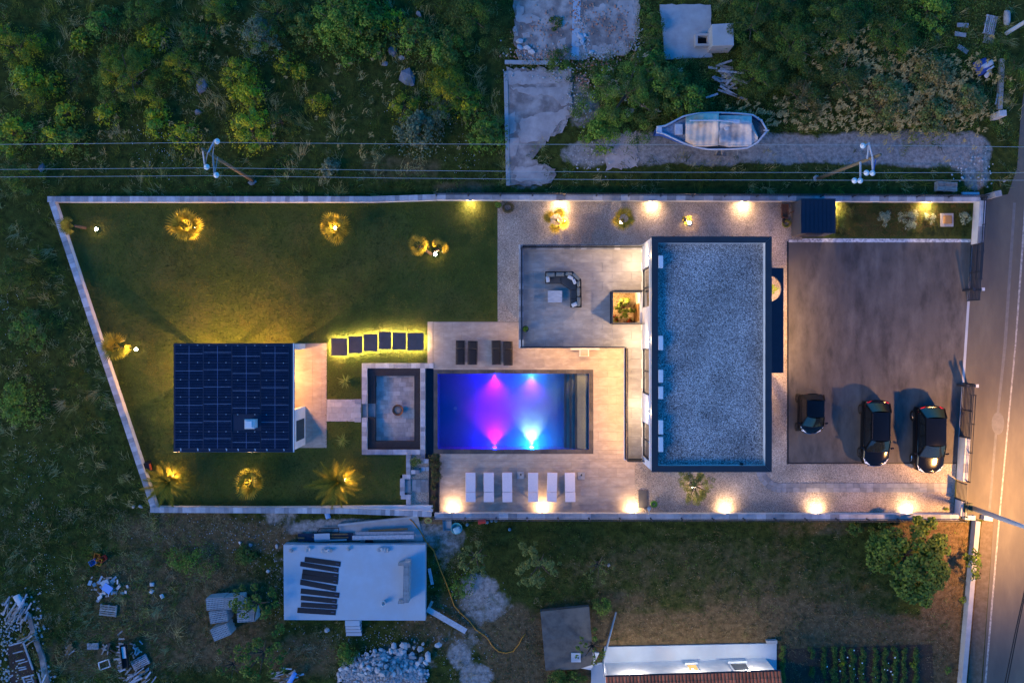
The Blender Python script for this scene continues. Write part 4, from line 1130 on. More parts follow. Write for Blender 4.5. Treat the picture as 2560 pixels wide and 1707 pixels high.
# shower
a, b = at(1596,1225), at(1619,1269)
sh = thing('outdoor_shower', 'outdoor shower with dark tray beside the lower wall', 'shower', ((a.x+b.x)/2, (a.y+b.y)/2, 0))
MB().box(a.x, b.y, .005, b.x, a.y, .06).build('tray', M['slabdark'], sh)
c = at(1610,1270)
MB().tube([(c.x, c.y, 0), (c.x, c.y, 2.05)], .05, 10).build('column', M['steel'], sh)
MB().tube([(c.x, c.y, 2.05), (c.x-.02, c.y+.38, 2.1)], .03, 8).build('arm', M['steel'], sh)
MB().lathe([(.11,0),(.12,.02),(.03,.05)], (c.x-.02, c.y+.4, 2.06), 14).build('shower_head', M['steel'], sh)
def coil(name, label, px, py, rad, m, turns=6, th=.016, zb=.02, cat='hose', tail=None):
    c = at(px, py); rr = random.Random(int(px)); mb = MB()
    for k in range(turns):
        r_ = rad*(.62+.38*rr.random()); ex, ey = rr.uniform(-.05, .05), rr.uniform(-.05, .05)
        mb.tube([(c.x+ex+r_*math.cos(t), c.y+ey+r_*(.86+.2*rr.random()*0)*math.sin(t), zb+th*(1+k*.9)+.01*math.sin(3*t+k)) for t in np.linspace(0, 2*math.pi, 22)[:-1]], th, 5, closed=True)
    if tail: mb.tube([at(*p, 0)+Vector((0, 0, zb+th)) for p in tail], th, 5)
    return solo(mb, name, m, label, cat, smooth=True)
coil('garden_hose', 'bright green coiled hose beside the shower', 1634, 1259, .21, M['green'], 7)
M['hosedull'] = mat('dull_hose', (.12,.10,.045), (.06,.06,.03), 10, .6)
coil('garden_hose', 'dull coiled hose on the gravel at the lawn corner', 1270, 520, .40, M['hosedull'], 11, .018, tail=[(1262,508),(1250,500),(1243,497)])
coil('garden_hose', 'green and yellow coiled hose beside the shed', 1965, 559, .28, mat('lime_hose', (.20,.24,.04), (.30,.22,.03), 6, .5), 9)
solo(MB().box(*at(1555,1288,.66)[:2], .66, *at(1570,1294,.66)[:2], .72), 'junction_box', M['paleconc'], 'flat white box on the lower wall left of the shower', 'box')
# robot mower dock / black box at the slanted wall
c = at(365,1168,.3)
rb = thing('robot_mower', 'black robot mower with orange stripe at the slanted wall', 'robot mower', (c.x, c.y, 0))
MB().obox((c.x, c.y, .17), (.52, .62, .22), rz=R(12), taper=.85).build('body', M['blackm'], rb, bevel=.05)
MB().obox((c.x+.25, c.y+.03, .2), (.07, .42, .16), rz=R(12)).build('stripe', mat('orange_plastic', (.65,.10,.02), rough=.4), rb)
MB().obox((c.x-.02, c.y, .005), (.62, .75, .03), rz=R(12)).build('dock', M['blackm'], rb)
# ---- shed, barrow, bed furniture
x0, y0, x1, y1 = rectw(2004.6,498,2088,582,1.95)
sd = thing('garden_shed', 'anthracite garden shed with flat roof by the planted corner', 'shed', ((x0+x1)/2, (y0+y1)/2, 0))
M['shedwall'] = mat('shed_wall', (.13,.125,.12), (.10,.10,.10), 2, .7, stretch=(.3,12,1))
MB().box(x0, y0, 0, x1, y1, 1.86).build('wall', M['shedwall'], sd)
MB().box(x0-.03, y0-.03, 1.86, x1+.03, y1+.03, 1.95).build('roof', M['canopy'], sd)
for k in range(1, 8): MB().box(x0+(x1-x0)*k/8-.012, y0-.02, 1.951, x0+(x1-x0)*k/8+.012, y1+.02, 1.965).build('roof_seam', M['canopy'], sd)
MB().box(x0+.5, y0-.035, .06, x0+1.5, y0-.031, 1.75).build('door', M['antra'], sd)
c = at(1962,528,.4)
wb = thing('wheelbarrow', 'rusty red wheelbarrow standing beside the shed', 'wheelbarrow', (c.x, c.y, 0))
MB().prism([(c.x-.2,c.y-.44),(c.x+.2,c.y-.44),(c.x+.2,c.y+.44),(c.x-.2,c.y+.44)], .32, .36).build('tray_floor', M['rust'], wb)
for (dx, dy, sx, sy) in ((-.2,0,.03,.9),(.2,0,.03,.9),(0,-.44,.43,.03),(0,.44,.43,.03)): MB().obox((c.x+dx, c.y+dy, .43), (sx, sy, .16)).build('tray_side', M['rust'], wb)
MB().tube([(c.x-.13,c.y-.3,.3),(c.x+.75,c.y+.02,.52)], .02, 6).build('handle', M['rust'], wb); MB().tube([(c.x+.13,c.y-.3,.3),(c.x+.75,c.y+.16,.52)], .02, 6).build('handle', M['rust'], wb)
MB().tube([(c.x-.04,c.y-.6,.17),(c.x+.04,c.y-.6,.17)], .17, 14).build('wheel', M['rubber'], wb)
for s_ in (-1, 1): MB().box(c.x+s_*.15-.02, c.y+.25, 0, c.x+s_*.15+.02, c.y+.29, .33).build('leg', M['rust'], wb)
a, b = at(2350,534), at(2382,567)
wt = thing('stone_plinth', 'square pale stone plinth with ochre top in the planted corner', 'plinth', ((a.x+b.x)/2, (a.y+b.y)/2, 0))
MB().box(a.x, b.y, .005, b.x, a.y, .09).build('base', M['paverpale'], wt)
MB().box(a.x+.16, b.y+.18, .091, b.x-.16, a.y-.16, .22).build('block', mat('ochre_stone', (.42,.24,.09), (.34,.18,.06), 4, .8), wt, bevel=.02)
MB().lathe([(.24,0),(.24,.03),(.2,.04)], ((a.x+b.x)/2, (a.y+b.y)/2, .22), 18).build('lid', mat('ochre_lid', (.38,.20,.07), rough=.7), wt)
# bin at the street corner
c = at(2421,1269,.9)
bn = thing('wheelie_bin', 'dark green wheelie bin at the lower street corner', 'bin', (c.x, c.y, 0))
MB().obox((c.x, c.y, .45), (.44, .5, .85), taper=1.12).build('body', mat('green_plastic', (.012,.05,.03), rough=.5), bn)
MB().obox((c.x, c.y, .92), (.54, .6, .07), taper=.9).build('lid', mat('dark_green_lid', (.010,.035,.022), rough=.45), bn)
for s_ in (-1, 1): MB().tube([(c.x+s_*.2, c.y+.28, .1), (c.x+s_*.26, c.y+.28, .1)], .1, 10).build('wheel', M['rubber'], bn)
# ================================================================== CARS
def car(label, name, cx, cy, rz, Ln, W_, H_, hood, boot, spec):
    """front towards -Y. hood/boot: share of length in front of / behind the cabin"""
    t_ = thing(name, label, 'car', (cx, cy, .013), 'cars parked on the drive', rz=rz, local=True)
    hl, hw = Ln/2, W_/2
    belt = spec['belt']; sill = .22
    st = []
    ys = np.linspace(-hl, hl, 25)
    for y in ys:
        u = (y+hl)/Ln                        # 0 front .. 1 rear
        nose = min(1, u/.10); tail = min(1, (1-u)/.07)
        wsc = (.80+.20*math.sin(nose*math.pi/2))*(.86+.14*math.sin(tail*math.pi/2))
        if u < hood: top = spec['nose']+(belt+.02-spec['nose'])*(u/hood)**.6
        elif u > 1-boot: top = belt+.03-(belt-spec['tail'])*((u-1+boot)/max(boot, .01))**1.6
        else: top = belt+.03
        w1 = hw*wsc
        st.append([(-w1*.92, y, sill), (-w1, y, .45), (-w1*.985, y, .5*(.45+top)), (-w1*.94, y, top-.05), (-w1*.80, y, top), (-w1*.35, y, top+.022), (0, y, top+.03),
                   (w1*.35, y, top+.022), (w1*.80, y, top), (w1*.94, y, top-.05), (w1*.985, y, .5*(.45+top)), (w1, y, .45), (w1*.92, y, sill)])
    for row_, y in zip(st, ys):
        u = (y+hl)/Ln
        for i_, p_ in enumerate(row_): row_[i_] = (p_[0], p_[1]+.24*(p_[0]/hw)**2*max(0, 1-u/.22)-.20*(p_[0]/hw)**2*max(0, 1-(1-u)/.16), p_[2])
    mb = MB().grid(st)
    n = len(st[0])
    mb.f.append(tuple(range(n))); k = (len(st)-1)*n; mb.f.append(tuple(range(k, k+n))[::-1])
    mb.f = [f[::-1] for f in mb.f]
    mb.build('body', M['carpaint'], t_, smooth=True)
    MB().box(-hw*.8, -hl*.9, .18, hw*.8, hl*.9, .3).build('underbody', M['blackm'], t_)
    # cabin
    y0 = -hl+hood*Ln; y3 = hl-boot*Ln
    y1, y2 = y0+spec['ws'], y3-spec['rs']
    wb_, wt_ = hw*.93, hw*.70
    bt, rt = belt+.02, H_
    def quad(name, p, m, bulge=0.0, nx=6, ny=4):
        rows = []
        for i in range(ny+1):
            row = []
            for j in range(nx+1):
                a, b = i/ny, j/nx
                v = (Vector(p[0])*(1-b)+Vector(p[1])*b)*(1-a)+(Vector(p[3])*(1-b)+Vector(p[2])*b)*a
                v = v+Vector(bulge)*(4*b*(1-b)) if isinstance(bulge, tuple) else v
                row.append(v)
            rows.append(row)
        return MB().grid(rows).build(name, m, t_, smooth=True)
    q = .045
    quad('windshield', [(-wb_+q*2,y0,bt+.01),(wb_-q*2,y0,bt+.01),(wt_-q,y1,rt-.01),(-wt_+q,y1,rt-.01)], M['carglass'], (0,-.09,.01))
    quad('rear_window', [(wb_-q*2.4,y3,bt+.02),(-wb_+q*2.4,y3,bt+.02),(-wt_+q,y2,rt-.01),(wt_-q,y2,rt-.01)], M['carglass'], (0,.06,.01))
    for s_ in (-1, 1):
        # pillars and side glass
        P_ = lambda a, b: (s_*(wb_+(wt_-wb_)*b), (y0+(y1-y0)*b)*(1-a)+(y3+(y2-y3)*b)*a, bt+(rt-bt)*b)
        mids = spec['mid']
        cuts = [0.04]+mids+[.96]
        for c0, c1 in zip(cuts[:-1], cuts[1:]):
            pts = [P_(c0+.012, .12), P_(c1-.012, .12), P_(c1-.02, .9), P_(c0+.02, .9)]
            if s_ < 0: pts = pts[::-1]
            mbq = MB().add([tuple(Vector(p)+Vector((s_*.006, 0, 0))) for p in pts], [(0,1,2,3)]); mbq.build('side_window', M['carglass'], t_)
        rows = [[P_(a, b) for a in np.linspace(0, 1, 8)] for b in np.linspace(0, 1, 3)]
        MB().grid(rows).build('side_frame', M['carpaint'], t_)
    for s_ in (-1, 1):
        MB().tube([(s_*(wb_-.03),y0,bt),(s_*wt_,y1,rt)], .035, 6).build('pillar', M['carpaint'], t_)
        MB().tube([(s_*(wb_-.05),y3,bt),(s_*wt_,y2,rt)], .05, 6).build('pillar', M['carpaint'], t_)
    rows = []
    for a in np.linspace(0, 1, 9):
        rows.append([(wt_*1.0*b, y1+(y2-y1)*a-.02*(1-b*b), rt+.05*(1-b*b)*math.sin(math.pi*min(1,max(0,a)))**.5-.0) for b in np.linspace(-1, 1, 9)])
    MB().grid(rows).build('roof', M['carpaint'], t_, smooth=True)
    if spec.get('rack'):
        for s_ in (-1, 1): MB().tube([(s_*wt_*.93,y1+.1,rt+.05),(s_*wt_*.93,y2-.1,rt+.05)], .018, 6).build('roof_rail', M['blackm'], t_)
    wr = spec['wheel']
    for s_ in (-1, 1):
        for yy in (-hl+spec['wf'], hl-spec['wrr']):
            ty = MB().tube([(s_*(hw-.16), yy, wr), (s_*(hw+.015), yy, wr)], wr, 20).build('wheel', M['rubber'], t_)
            MB().tube([(s_*(hw-.02), yy, wr), (s_*(hw+.022), yy, wr)], wr*.62, 16).build('rim', M['chrome'] if spec.get('rim') else M['blackm'], ty)
            for k in range(5):
                an = 2*math.pi*k/5
                MB().tube([(s_*(hw+.025), yy, wr), (s_*(hw+.025), yy+wr*.58*math.cos(an), wr+wr*.58*math.sin(an))], .02, 4).build('spoke', M['blackm'] if spec.get('rim') else M['chrome'], ty)
        def skin(xf, dy, front):
            y_ = -hl+dy if front else hl-dy
            u = (y_+hl)/Ln
            ws = (.80+.20*math.sin(min(1, u/.10)*math.pi/2))*(.86+.14*math.sin(min(1, (1-u)/.07)*math.pi/2))
            if u < hood: tp = spec['nose']+(belt+.02-spec['nose'])*(u/hood)**.6
            elif u > 1-boot: tp = belt+.03-(belt-spec['tail'])*((u-1+boot)/max(boot, .01))**1.6
            else: tp = belt+.03
            x_ = s_*hw*ws*xf
            y_ += .24*(x_/hw)**2*max(0, 1-u/.22)-.20*(x_/hw)**2*max(0, 1-(1-u)/.16)
            return Vector((x_, y_, tp+.022-.05*max(0, xf-.8)/.14))
        for nm_, mm_, pts_, fr_ in (('headlight', M['headlamp'], ((.46,.02),(.90,.05),(.93,.42),(.66,.14)), True), ('taillight', M['redlamp'], ((.52,.02),(.90,.04),(.94,.40),(.66,.12)), False)):
            q_ = [skin(xf, dy, fr_) for xf, dy in pts_]
            MB().add([tuple(v) for v in q_]+[tuple(v-Vector((0, 0, .06))) for v in q_], [(0,1,2,3),(3,2,1,0),(0,4,5,1),(1,5,6,2),(2,6,7,3),(3,7,4,0)]).build(nm_, mm_, t_)
        MB().obox((s_*(hw+.09), y0+.18, belt+.04), (.20, .09, .13), rz=s_*.2).build('mirror', M['carpaint'], t_, bevel=.02)
        MB().tube([(s_*(hw*.9), y0+.2, belt+.01), (s_*(hw+.05), y0+.19, belt+.03)], .02, 5).build('mirror_arm', M['blackm'], t_)
    MB().tube([(-hw*.5,-hl+.02,.56),(0,-hl-.02,.57),(hw*.5,-hl+.02,.56)], .025, 6).build('bumper_trim', M['chrome'], t_)
    MB().tube([(x, y0-.035+.06*abs(x/wb_)-.06, bt+.03) for x in np.linspace(-wb_*.85, wb_*.85, 7)], .014, 5).build('wiper', M['blackm'], t_)
    MB().lathe([(.035,0),(.035,.01)], (0, -hl+.12, spec['nose']+.03), 10).build('badge', M['chrome'], t_)
    return t_
car('tiny black two-seater car, leftmost of the three cars on the drive', 'city_car', 19.42, -4.66, R(-1), 2.62, 1.60, 1.50,
    .20, .04, dict(belt=.95, nose=.72, tail=.92, ws=.62, rs=.32, mid=[.62], wheel=.28, wf=.38, wrr=.36, rim=1))
car('black estate car, middle of the three cars on the drive', 'estate_car', 23.62, -5.92, R(-1.2), 4.32, 1.76, 1.46,
    .235, .06, dict(belt=.90, nose=.70, tail=.92, ws=.72, rs=.50, mid=[.40,.70], wheel=.32, wf=.82, wrr=.68, rack=1, rim=1))
car('large black crossover car, rightmost on the drive nearest the gate', 'crossover_car', 27.08, -6.32, R(-.6), 4.40, 1.84, 1.60,
    .25, .05, dict(belt=1.0, nose=.80, tail=1.02, ws=.78, rs=.55, mid=[.40,.72], wheel=.35, wf=.85, wrr=.74))
# ================================================================== BOAT
b1 = lambda u, v, z: at(1620+u*.14456, 260+v*.14456, z)
bt_ = thing('boat', 'old blue and white wooden boat under a torn beige cover on the track', 'boat', b1(1100, 480, 0))
GW = 1.55
top_ = [(150,405),(300,380),(440,310),(620,215),(850,170),(1150,155),(1500,165),(1800,190),(1960,290),(2055,460)]
bot_ = [(150,490),(270,515),(430,590),(640,690),(860,755),(1050,790),(1400,785),(1700,770),(1890,670),(2055,470)]
ups = lambda L_, n: [L_[0]]*0+[tuple(np.interp(t, np.linspace(0, 1, len(L_)), [p[k] for p in L_]) for k in (0, 1)) for t in np.linspace(0, 1, n)]
TP, BT = ups(top_, 29), ups(bot_, 29)
M['hullpaint'] = mat('hull_paint', (.58,.58,.60), (.36,.40,.50), 3, .6, .1, 30)
M['hullblue'] = mat('hull_blue', (.03,.11,.42), (.04,.13,.48), 3, .5)
M['decktone'] = mat('boat_deck', (.34,.37,.44), (.16,.19,.26), 7, .8)
rows = []
for t, (p, q2) in enumerate(zip(TP, BT)):
    u = t/28
    sheer = GW+.35*(abs(u-.5)*2)**2
    a, b = b1(*p, sheer), b1(*q2, sheer); m_ = (a+b)/2
    fl = .62; kz = .35+.5*max(0, 1-u*6)+.35*max(0, u*6-5)
    rows.append([a, m_+(a-m_)*.93-Vector((0,0,sheer-1.0)), m_+(a-m_)*fl*.8-Vector((0,0,sheer-.6)), Vector((m_.x, m_.y, kz)), m_+(b-m_)*fl*.8-Vector((0,0,sheer-.6)), m_+(b-m_)*.93-Vector((0,0,sheer-1.0)), b])
MB().grid(rows).build('hull', M['hullblue'], bt_, smooth=True)
# gunwale
for side in (0, -1):
    MB().tube([r_[side]+Vector((0, 0, .02)) for r_ in rows], .065, 6).build('gunwale', M['hullpaint'], bt_, smooth=True)
deck = [[r_[0]*.94+r_[-1]*.06-Vector((0,0,.12)), (r_[0]+r_[-1])/2-Vector((0,0,.08)), r_[-1]*.94+r_[0]*.06-Vector((0,0,.12))] for r_ in rows]
MB().grid(deck[:11]).build('foredeck', M['decktone'], bt_)
MB().grid(deck[10:]).build('deck', mat('boat_inside', (.05,.05,.055), (.16,.16,.17), 14, .9), bt_)
a, b = b1(150,405,1.9), b1(240,500,1.9); MB().box(a.x, b.y, 1.72, b.x, a.y, 1.92).build('stem_head', M['hullpaint'], bt_)
a, b = b1(470,350,1.75), b1(600,530,1.75); MB().box(a.x, b.y, 1.5, b.x, a.y, 1.78).build('hatch', M['hullpaint'], bt_, bevel=.02)
# draped cover
M['tarp'] = mat('beige_tarp', (.66,.52,.40), (.76,.66,.56), 1.6, .9, .3, 12, c3=(.44,.28,.16), s3=.8)
M['tarpgrey'] = mat('grey_tarp', (.68,.60,.55), (.52,.46,.43), 1.2, .9, .3, 14, c3=(.22,.205,.20), s3=.6)
def drape(u0, u1, vt, vb, zr, ze, m_, seed, name='cover', sag=.25):
    rr = random.Random(seed); rows = []
    nu, nv = 26, 18
    ph = [rr.uniform(0, 6) for _ in range(4)]
    for i in range(nu+1):
        s_ = i/nu; u = u0+(u1-u0)*s_; row = []
        for j in range(nv+1):
            w_ = j/nv; v = vt(u)+(vb(u)-vt(u))*w_
            ridge = 1-abs(w_-.28)/.28 if w_ < .28 else 1-(w_-.28)/.72
            z = ze+(zr-ze)*max(0, ridge)**.8-sag*math.sin(math.pi*s_)*math.sin(math.pi*min(1, max(0, (w_-.28)/.55)))
            z += .035*math.sin(u*.02+3*w_+ph[0])+.025*math.sin(u*.055+ph[1]+2*w_)+.02*math.sin(w_*23+ph[2]+u*.01)
            row.append(b1(u, v, z))
        rows.append(row)
    return MB().grid(rows[::-1]).build(name, m_, bt_, smooth=True, solid=.01)
drape(650, 1225, lambda u: np.interp(u, [650,900,1225], [225,165,160]), lambda u: np.interp(u, [650,800,1000,1225], [650,735,740,720]), 2.45, 1.7, M['tarp'], 1)
drape(1225, 1795, lambda u: 200, lambda u: np.interp(u, [1225,1400,1800], [715,750,740]), 2.4, 1.68, M['tarpgrey'], 2, sag=.45)
drape(1790, 1900, lambda u: np.interp(u, [1790,1900], [300,560]), lambda u: np.interp(u, [1790,1900], [740,640]), 1.95, 1.66, M['tarpgrey'], 3, sag=.05)
MB().tube([b1(720,290,2.62), b1(1180,285,2.65), b1(1380,300,2.66), b1(1790,345,2.6)], .05, 6).build('mast', M['hullpaint'], bt_)
MB().prism([tuple(b1(u, v, 2.6)[:2]) for u, v in ((1385,275),(1575,280),(1580,345),(1500,345))], 2.58, 2.66).build('plank', M['hullpaint'], bt_)
for k in range(9):
    MB().obox(b1(1590+k*20, 320+k*2, 2.68), (.02*1.2, .22, .03)).build('rung', M['paleconc'], bt_)
MB().lathe([(.16,0),(.17,.05),(.1,.09)], b1(1355,420,2.15), 16).build('bucket_lid', M['pillow'], bt_)
MB().tube([b1(2000,455,1.95), b1(2090,460,2.0)], .04, 6).build('tiller', M['hullpaint'], bt_)
for (u, v) in ((1890,255),(1950,295)): MB().lathe([(.05,0),(.06,.2),(.04,.22)], b1(u, v, 1.85), 8).build('cleat', M['paleconc'], bt_)
MB().tube([b1(1570,755,1.5), b1(1545,880,1.3)], .03, 6).build('oar', M['wood'], bt_)
cr = thing('boat_cradle', 'pale timber cradle propping the old boat', 'cradle', b1(1230, 850, 0))
for (u0, v0, u1, v1) in ((1215,800,1175,880),(1265,800,1285,885)): MB().tube([b1(u0,v0-60,1.0), b1(u1,v1,.0)], .05, 6).build('prop', M['wood'], cr)
MB().tube([b1(1140,900,.05), b1(1310,905,.05)], .06, 6).build('beam', M['wood'], cr)
for (u, ) in ((700,), (1750,)):
    MB().obox(b1(u, 480, .2), (.3, 1.4, .7)).build('block', M['wood'], cr)
# ================================================================== POWER LINE
WZ = 8.4
def utility_pole(label, base, top, h, arms, insul):
    A, B = at(*base, 0), at(*top, h)
    t_ = thing('utility_pole', label, 'utility pole', A)
    MB().tube([A, B], [.125, .085], 10).build('pole', mat('pole_wood', (.21,.165,.10), (.14,.11,.065), 8, .9, .3, 30), t_, smooth=True)
    for (p, q2, za, zb, r_, mm) in arms:
        MB().tube([at(*p, za), at(*q2, zb)], r_, 6).build('cross_arm', M[mm], t_)
    for (px, py) in insul:
        c = at(px, py, WZ+.05)
        MB().lathe([(.05,-.14),(.05,-.05),(.14,-.03),(.165,.02),(.12,.06),(.07,.08),(.05,.14),(.02,.16)], c, 14).build('insulator', M['porc'], t_, smooth=True)
utility_pole('leaning-looking brown utility pole above the lawn, left one', (633,452), (505.5,373), 8.9,
    [((521,381),(537,350),8.5,8.4,.05,'paleconc'),((519,381),(513,411),8.6,8.35,.03,'steel'),((507,378),(512,415),8.8,8.35,.05,'steel'),((532,388),(536,350),8.2,8.4,.03,'steel'),((532,390),(536,436),8.2,8.35,.05,'steel'),((544,393),(538,430),8.0,8.35,.03,'steel')],
    [(543,354),(517,418),(541,438)])
utility_pole('brown utility pole above the dirt track, right one', (2043.7,447), (2201,387), 9.0,
    [((2168,398),(2173,357),8.3,8.4,.05,'paleconc'),((2181,393),(2172,357),8.5,8.4,.05,'paleconc'),((2181,393),(2182,430),8.5,8.35,.06,'paleconc'),((2151,406),(2151,450),8.0,8.35,.06,'paleconc'),((2172,359),(2158,365),8.4,8.4,.04,'paleconc'),((2182,432),(2166,432),8.35,8.35,.04,'paleconc'),((2151,451),(2136,452),8.35,8.35,.04,'paleconc'),((2189,400),(2183,432),8.1,8.3,.03,'hullblue')],
    [(2157,365),(2166,432.5),(2181,433),(2136,452),(2150,452)])
for i, (ya, yb, yc, yd, lb) in enumerate(((361.5,356.5,363,372,'uppermost of the three bare power lines across the top'),(424,420,432,436,'middle of the three bare power lines across the top'),(443,439.5,451,455,'lowest of the three bare power lines across the top'))):
    pts = []
    for (px, py) in ((-120,ya+1),(0,ya),(535,yb),(1000,(yb+yc)/2+.5),(1600,yc-1),(2158,yc),(2560,yd-4),(2700,yd-2)): pts.append(at(px, py, WZ+.18-.0*px))
    solo(MB().tube(pts, .011, 5), 'power_line', mat('wire', (.40,.40,.38), rough=.5, metal=.3), lb, 'wire', 'power lines')
cc_ = thing('street_light_pole', 'pale street light pole leaning in at the top right edge', 'pole', at(2516,84))
MB().tube([at(2516,84,0), at(2516,84,0)+Vector((0,0,7.5))], [.14,.09], 10).build('pole', M['paleconc'], cc_)
MB().tube([at(2516,84,0)+Vector((0,0,7.4)), at(2516,84,0)+Vector((1.2,-.1,7.9))], .04, 8).build('arm', M['steel'], cc_)
for i, (xa, xb) in enumerate(((2566,2512),(2569,2518))):
    solo(MB().tube([at(xa+4,1400,6.0), at(xa,1454,6.0), at((xa+xb)/2-1,1580,5.9), at(xb,1707,6.0), at(xb-30,1850,6.1)], .03, 5), 'service_cable', M['rubber'], ('left','right')[i]+' of two dark cables over the road at the lower right', 'cable')
# ================================================================== NEIGHBOUR: RAISED SLAB AND BUILDING SITE
n2 = lambda u, v, z=0.0: at(690+u*.2104, 1270+v*.2104, z)
SZ = .75
sb = thing('raised_slab', 'pale raised concrete floor slab of a building site below the lawn wall', 'slab', n2(930, 880))
MB().prism([n2(88,436,SZ)[:2], n2(1775,436,SZ)[:2], n2(1775,1332,SZ)[:2], n2(95,1325,SZ)[:2]], -.05, SZ).build('slab', M['paleconc'], sb)
for k in range(4):
    a, b = n2(820+4*k, 1336+(0,68,105,143)[k], SZ-.19*k), n2(992+8*k, (1400,1437,1473,1515)[k], SZ-.19*k)
    MB().box(a.x, b.y, -.03, b.x, a.y, SZ-.02-.19*k).build('step', M['paleconc'], sb)
BP = [(345,575,770,633,692),(293,632,747,708,762),(318,722,745,776,836),(310,775,740,840,902),(292,843,717,922,985),(298,950,755,1002,1062),(298,1034,727,1076,1131),(300,1114,730,1141,1197),(258,1178,714,1206,1268)]
M['blackpanel'] = mat('black_strip', (.012,.012,.014), (.018,.018,.02), 5, .5)
for i, (ul, vl, ur, vr, vb) in enumerate(BP):
    p = [n2(ul, vl, SZ), n2(ur, vr, SZ), n2(ur-6, vb, SZ), n2(ul-6, vl+(vb-vr), SZ)]
    t_ = thing('roofing_strip', ('topmost','second','third','fourth','fifth','sixth','seventh','eighth','lowest')[i]+' of nine black sheet strips drying on the raised slab, from the top', 'strip', p[0], 'black strips on the raised slab')
    MB().prism([q_[:2] for q_ in p], SZ+.005, SZ+.025).build('sheet', M['blackpanel'], t_)
    c = n2(ur-40, (vr+vb)/2-4, SZ); MB().obox((c.x, c.y, SZ+.028), (.2, .025, .004), rz=-math.atan2(vr-vl, ur-ul)).build('print', M['solarline'], t_)
# stones on the slab edge
def rock_mesh(seed, flat=.7):
    rr = random.Random(seed); vs = []
    import itertools
    t = (1+5**.5)/2
    base = [(-1,t,0),(1,t,0),(-1,-t,0),(1,-t,0),(0,-1,t),(0,1,t),(0,-1,-t),(0,1,-t),(t,0,-1),(t,0,1),(-t,0,-1),(-t,0,1)]
    fs = [(0,11,5),(0,5,1),(0,1,7),(0,7,10),(0,10,11),(1,5,9),(5,11,4),(11,10,2),(10,7,6),(7,1,8),(3,9,4),(3,4,2),(3,2,6),(3,6,8),(3,8,9),(4,9,5),(2,4,11),(6,2,10),(8,6,7),(9,8,1)]
    for v in base:
        k = rr.uniform(.65, 1.15)/1.9; vs.append((v[0]*k*rr.uniform(.8,1.1), v[1]*k*rr.uniform(.8,1.1), v[2]*k*flat))
    return MB().add(vs, fs)
def rock_piece(name, parent, loc, s, m, k=None):
    k = random.randrange(10) if k is None else k
    return piece(name, ('rock', k), lambda: rock_mesh(k), m, parent, loc, random.uniform(0, 6.28), random.uniform(-.3,.3), random.uniform(-.3,.3), (s*random.uniform(.8,1.3), s*random.uniform(.7,1.1), s*random.uniform(.6,.95)))
for (u, v, n_, lb) in ((188,492,1,'single upright building stone at the left end of the raised slab edge'),(388,480,2,'pair of building stones on the raised slab edge, second group from left'),
                       (610,500,4,'group of stones with a reddish brick on the raised slab edge'),(865,478,1,'small lone stone in the middle of the raised slab edge'),(1280,485,4,'group of grey stones on the raised slab edge near the block wall')):
    t_ = thing('stone_group', lb, 'stones', n2(u, v, SZ))
    for k in range(n_):
        rock_piece('stone', t_, n2(u+(k-(n_-1)/2)*34, v+random.uniform(-8, 8), SZ)+Vector((0,0,SZ*0+.12)), .17, M['stone'])
# hollow blocks
def hollow_mesh(w_, h_, d, nx, ny, z0=0):
    """block seen from above with nx x ny dark cells"""
    mb = MB(); e = .03
    xs = np.linspace(-w_/2, w_/2, nx+1); ys_ = np.linspace(-h_/2, h_/2, ny+1)
    t = .016
    for i in range(nx+1): mb.box(max(-w_/2, xs[i]-t), -h_/2, 0, min(w_/2, xs[i]+t), h_/2, d)
    for j in range(ny+1):
        for i in range(nx): mb.box(xs[i]+t, max(-h_/2, ys_[j]-t), 0, xs[i+1]-t, min(h_/2, ys_[j]+t), d)
    mb.box(-w_/2+.001, -h_/2+.001, 0, w_/2-.001, h_/2-.001, d*.25)
    return mb
bs_ = thing('block_stack', 'tall narrow row of stacked hollow blocks on the raised slab', 'block stack', n2(1550, 870, SZ))
bm = lambda: hollow_mesh(.37, .17, .21, 4, 2)
for k in range(15):
    u, v = 1555-k*.6, 655+k*32
    h = 4
    for q_ in range(h): piece('block', 'hb', bm, M['hollow'], bs_, n2(u+(q_-1)*-2, v, SZ+.2*h)*1.0+Vector((0, 0, SZ*0-.2*h+.21*q_)), R(1.5 if k % 2 else -1))
for (u, v, h) in ((1495,645,2),(1495,1095,2)):
    for q_ in range(h): piece('block', 'hb', bm, M['hollow'], bs_, n2(u, v, SZ)+Vector((0,0,.21*q_)))
bk = thing('bucket', 'round white bucket on the raised slab', 'bucket', n2(1283,1115,SZ))
MB().lathe([(.12,0),(.15,.3),(.155,.31),(.13,.31),(.11,.06)], n2(1283,1115,SZ), 16).build('body', M['acwhite'], bk, smooth=True)
MB().tube([n2(1283,1115,SZ)+Vector((.15*math.cos(t), .05, .3+.15*math.sin(t))) for t in np.linspace(0, math.pi, 9)], .008, 5).build('handle', M['steel'], bk)
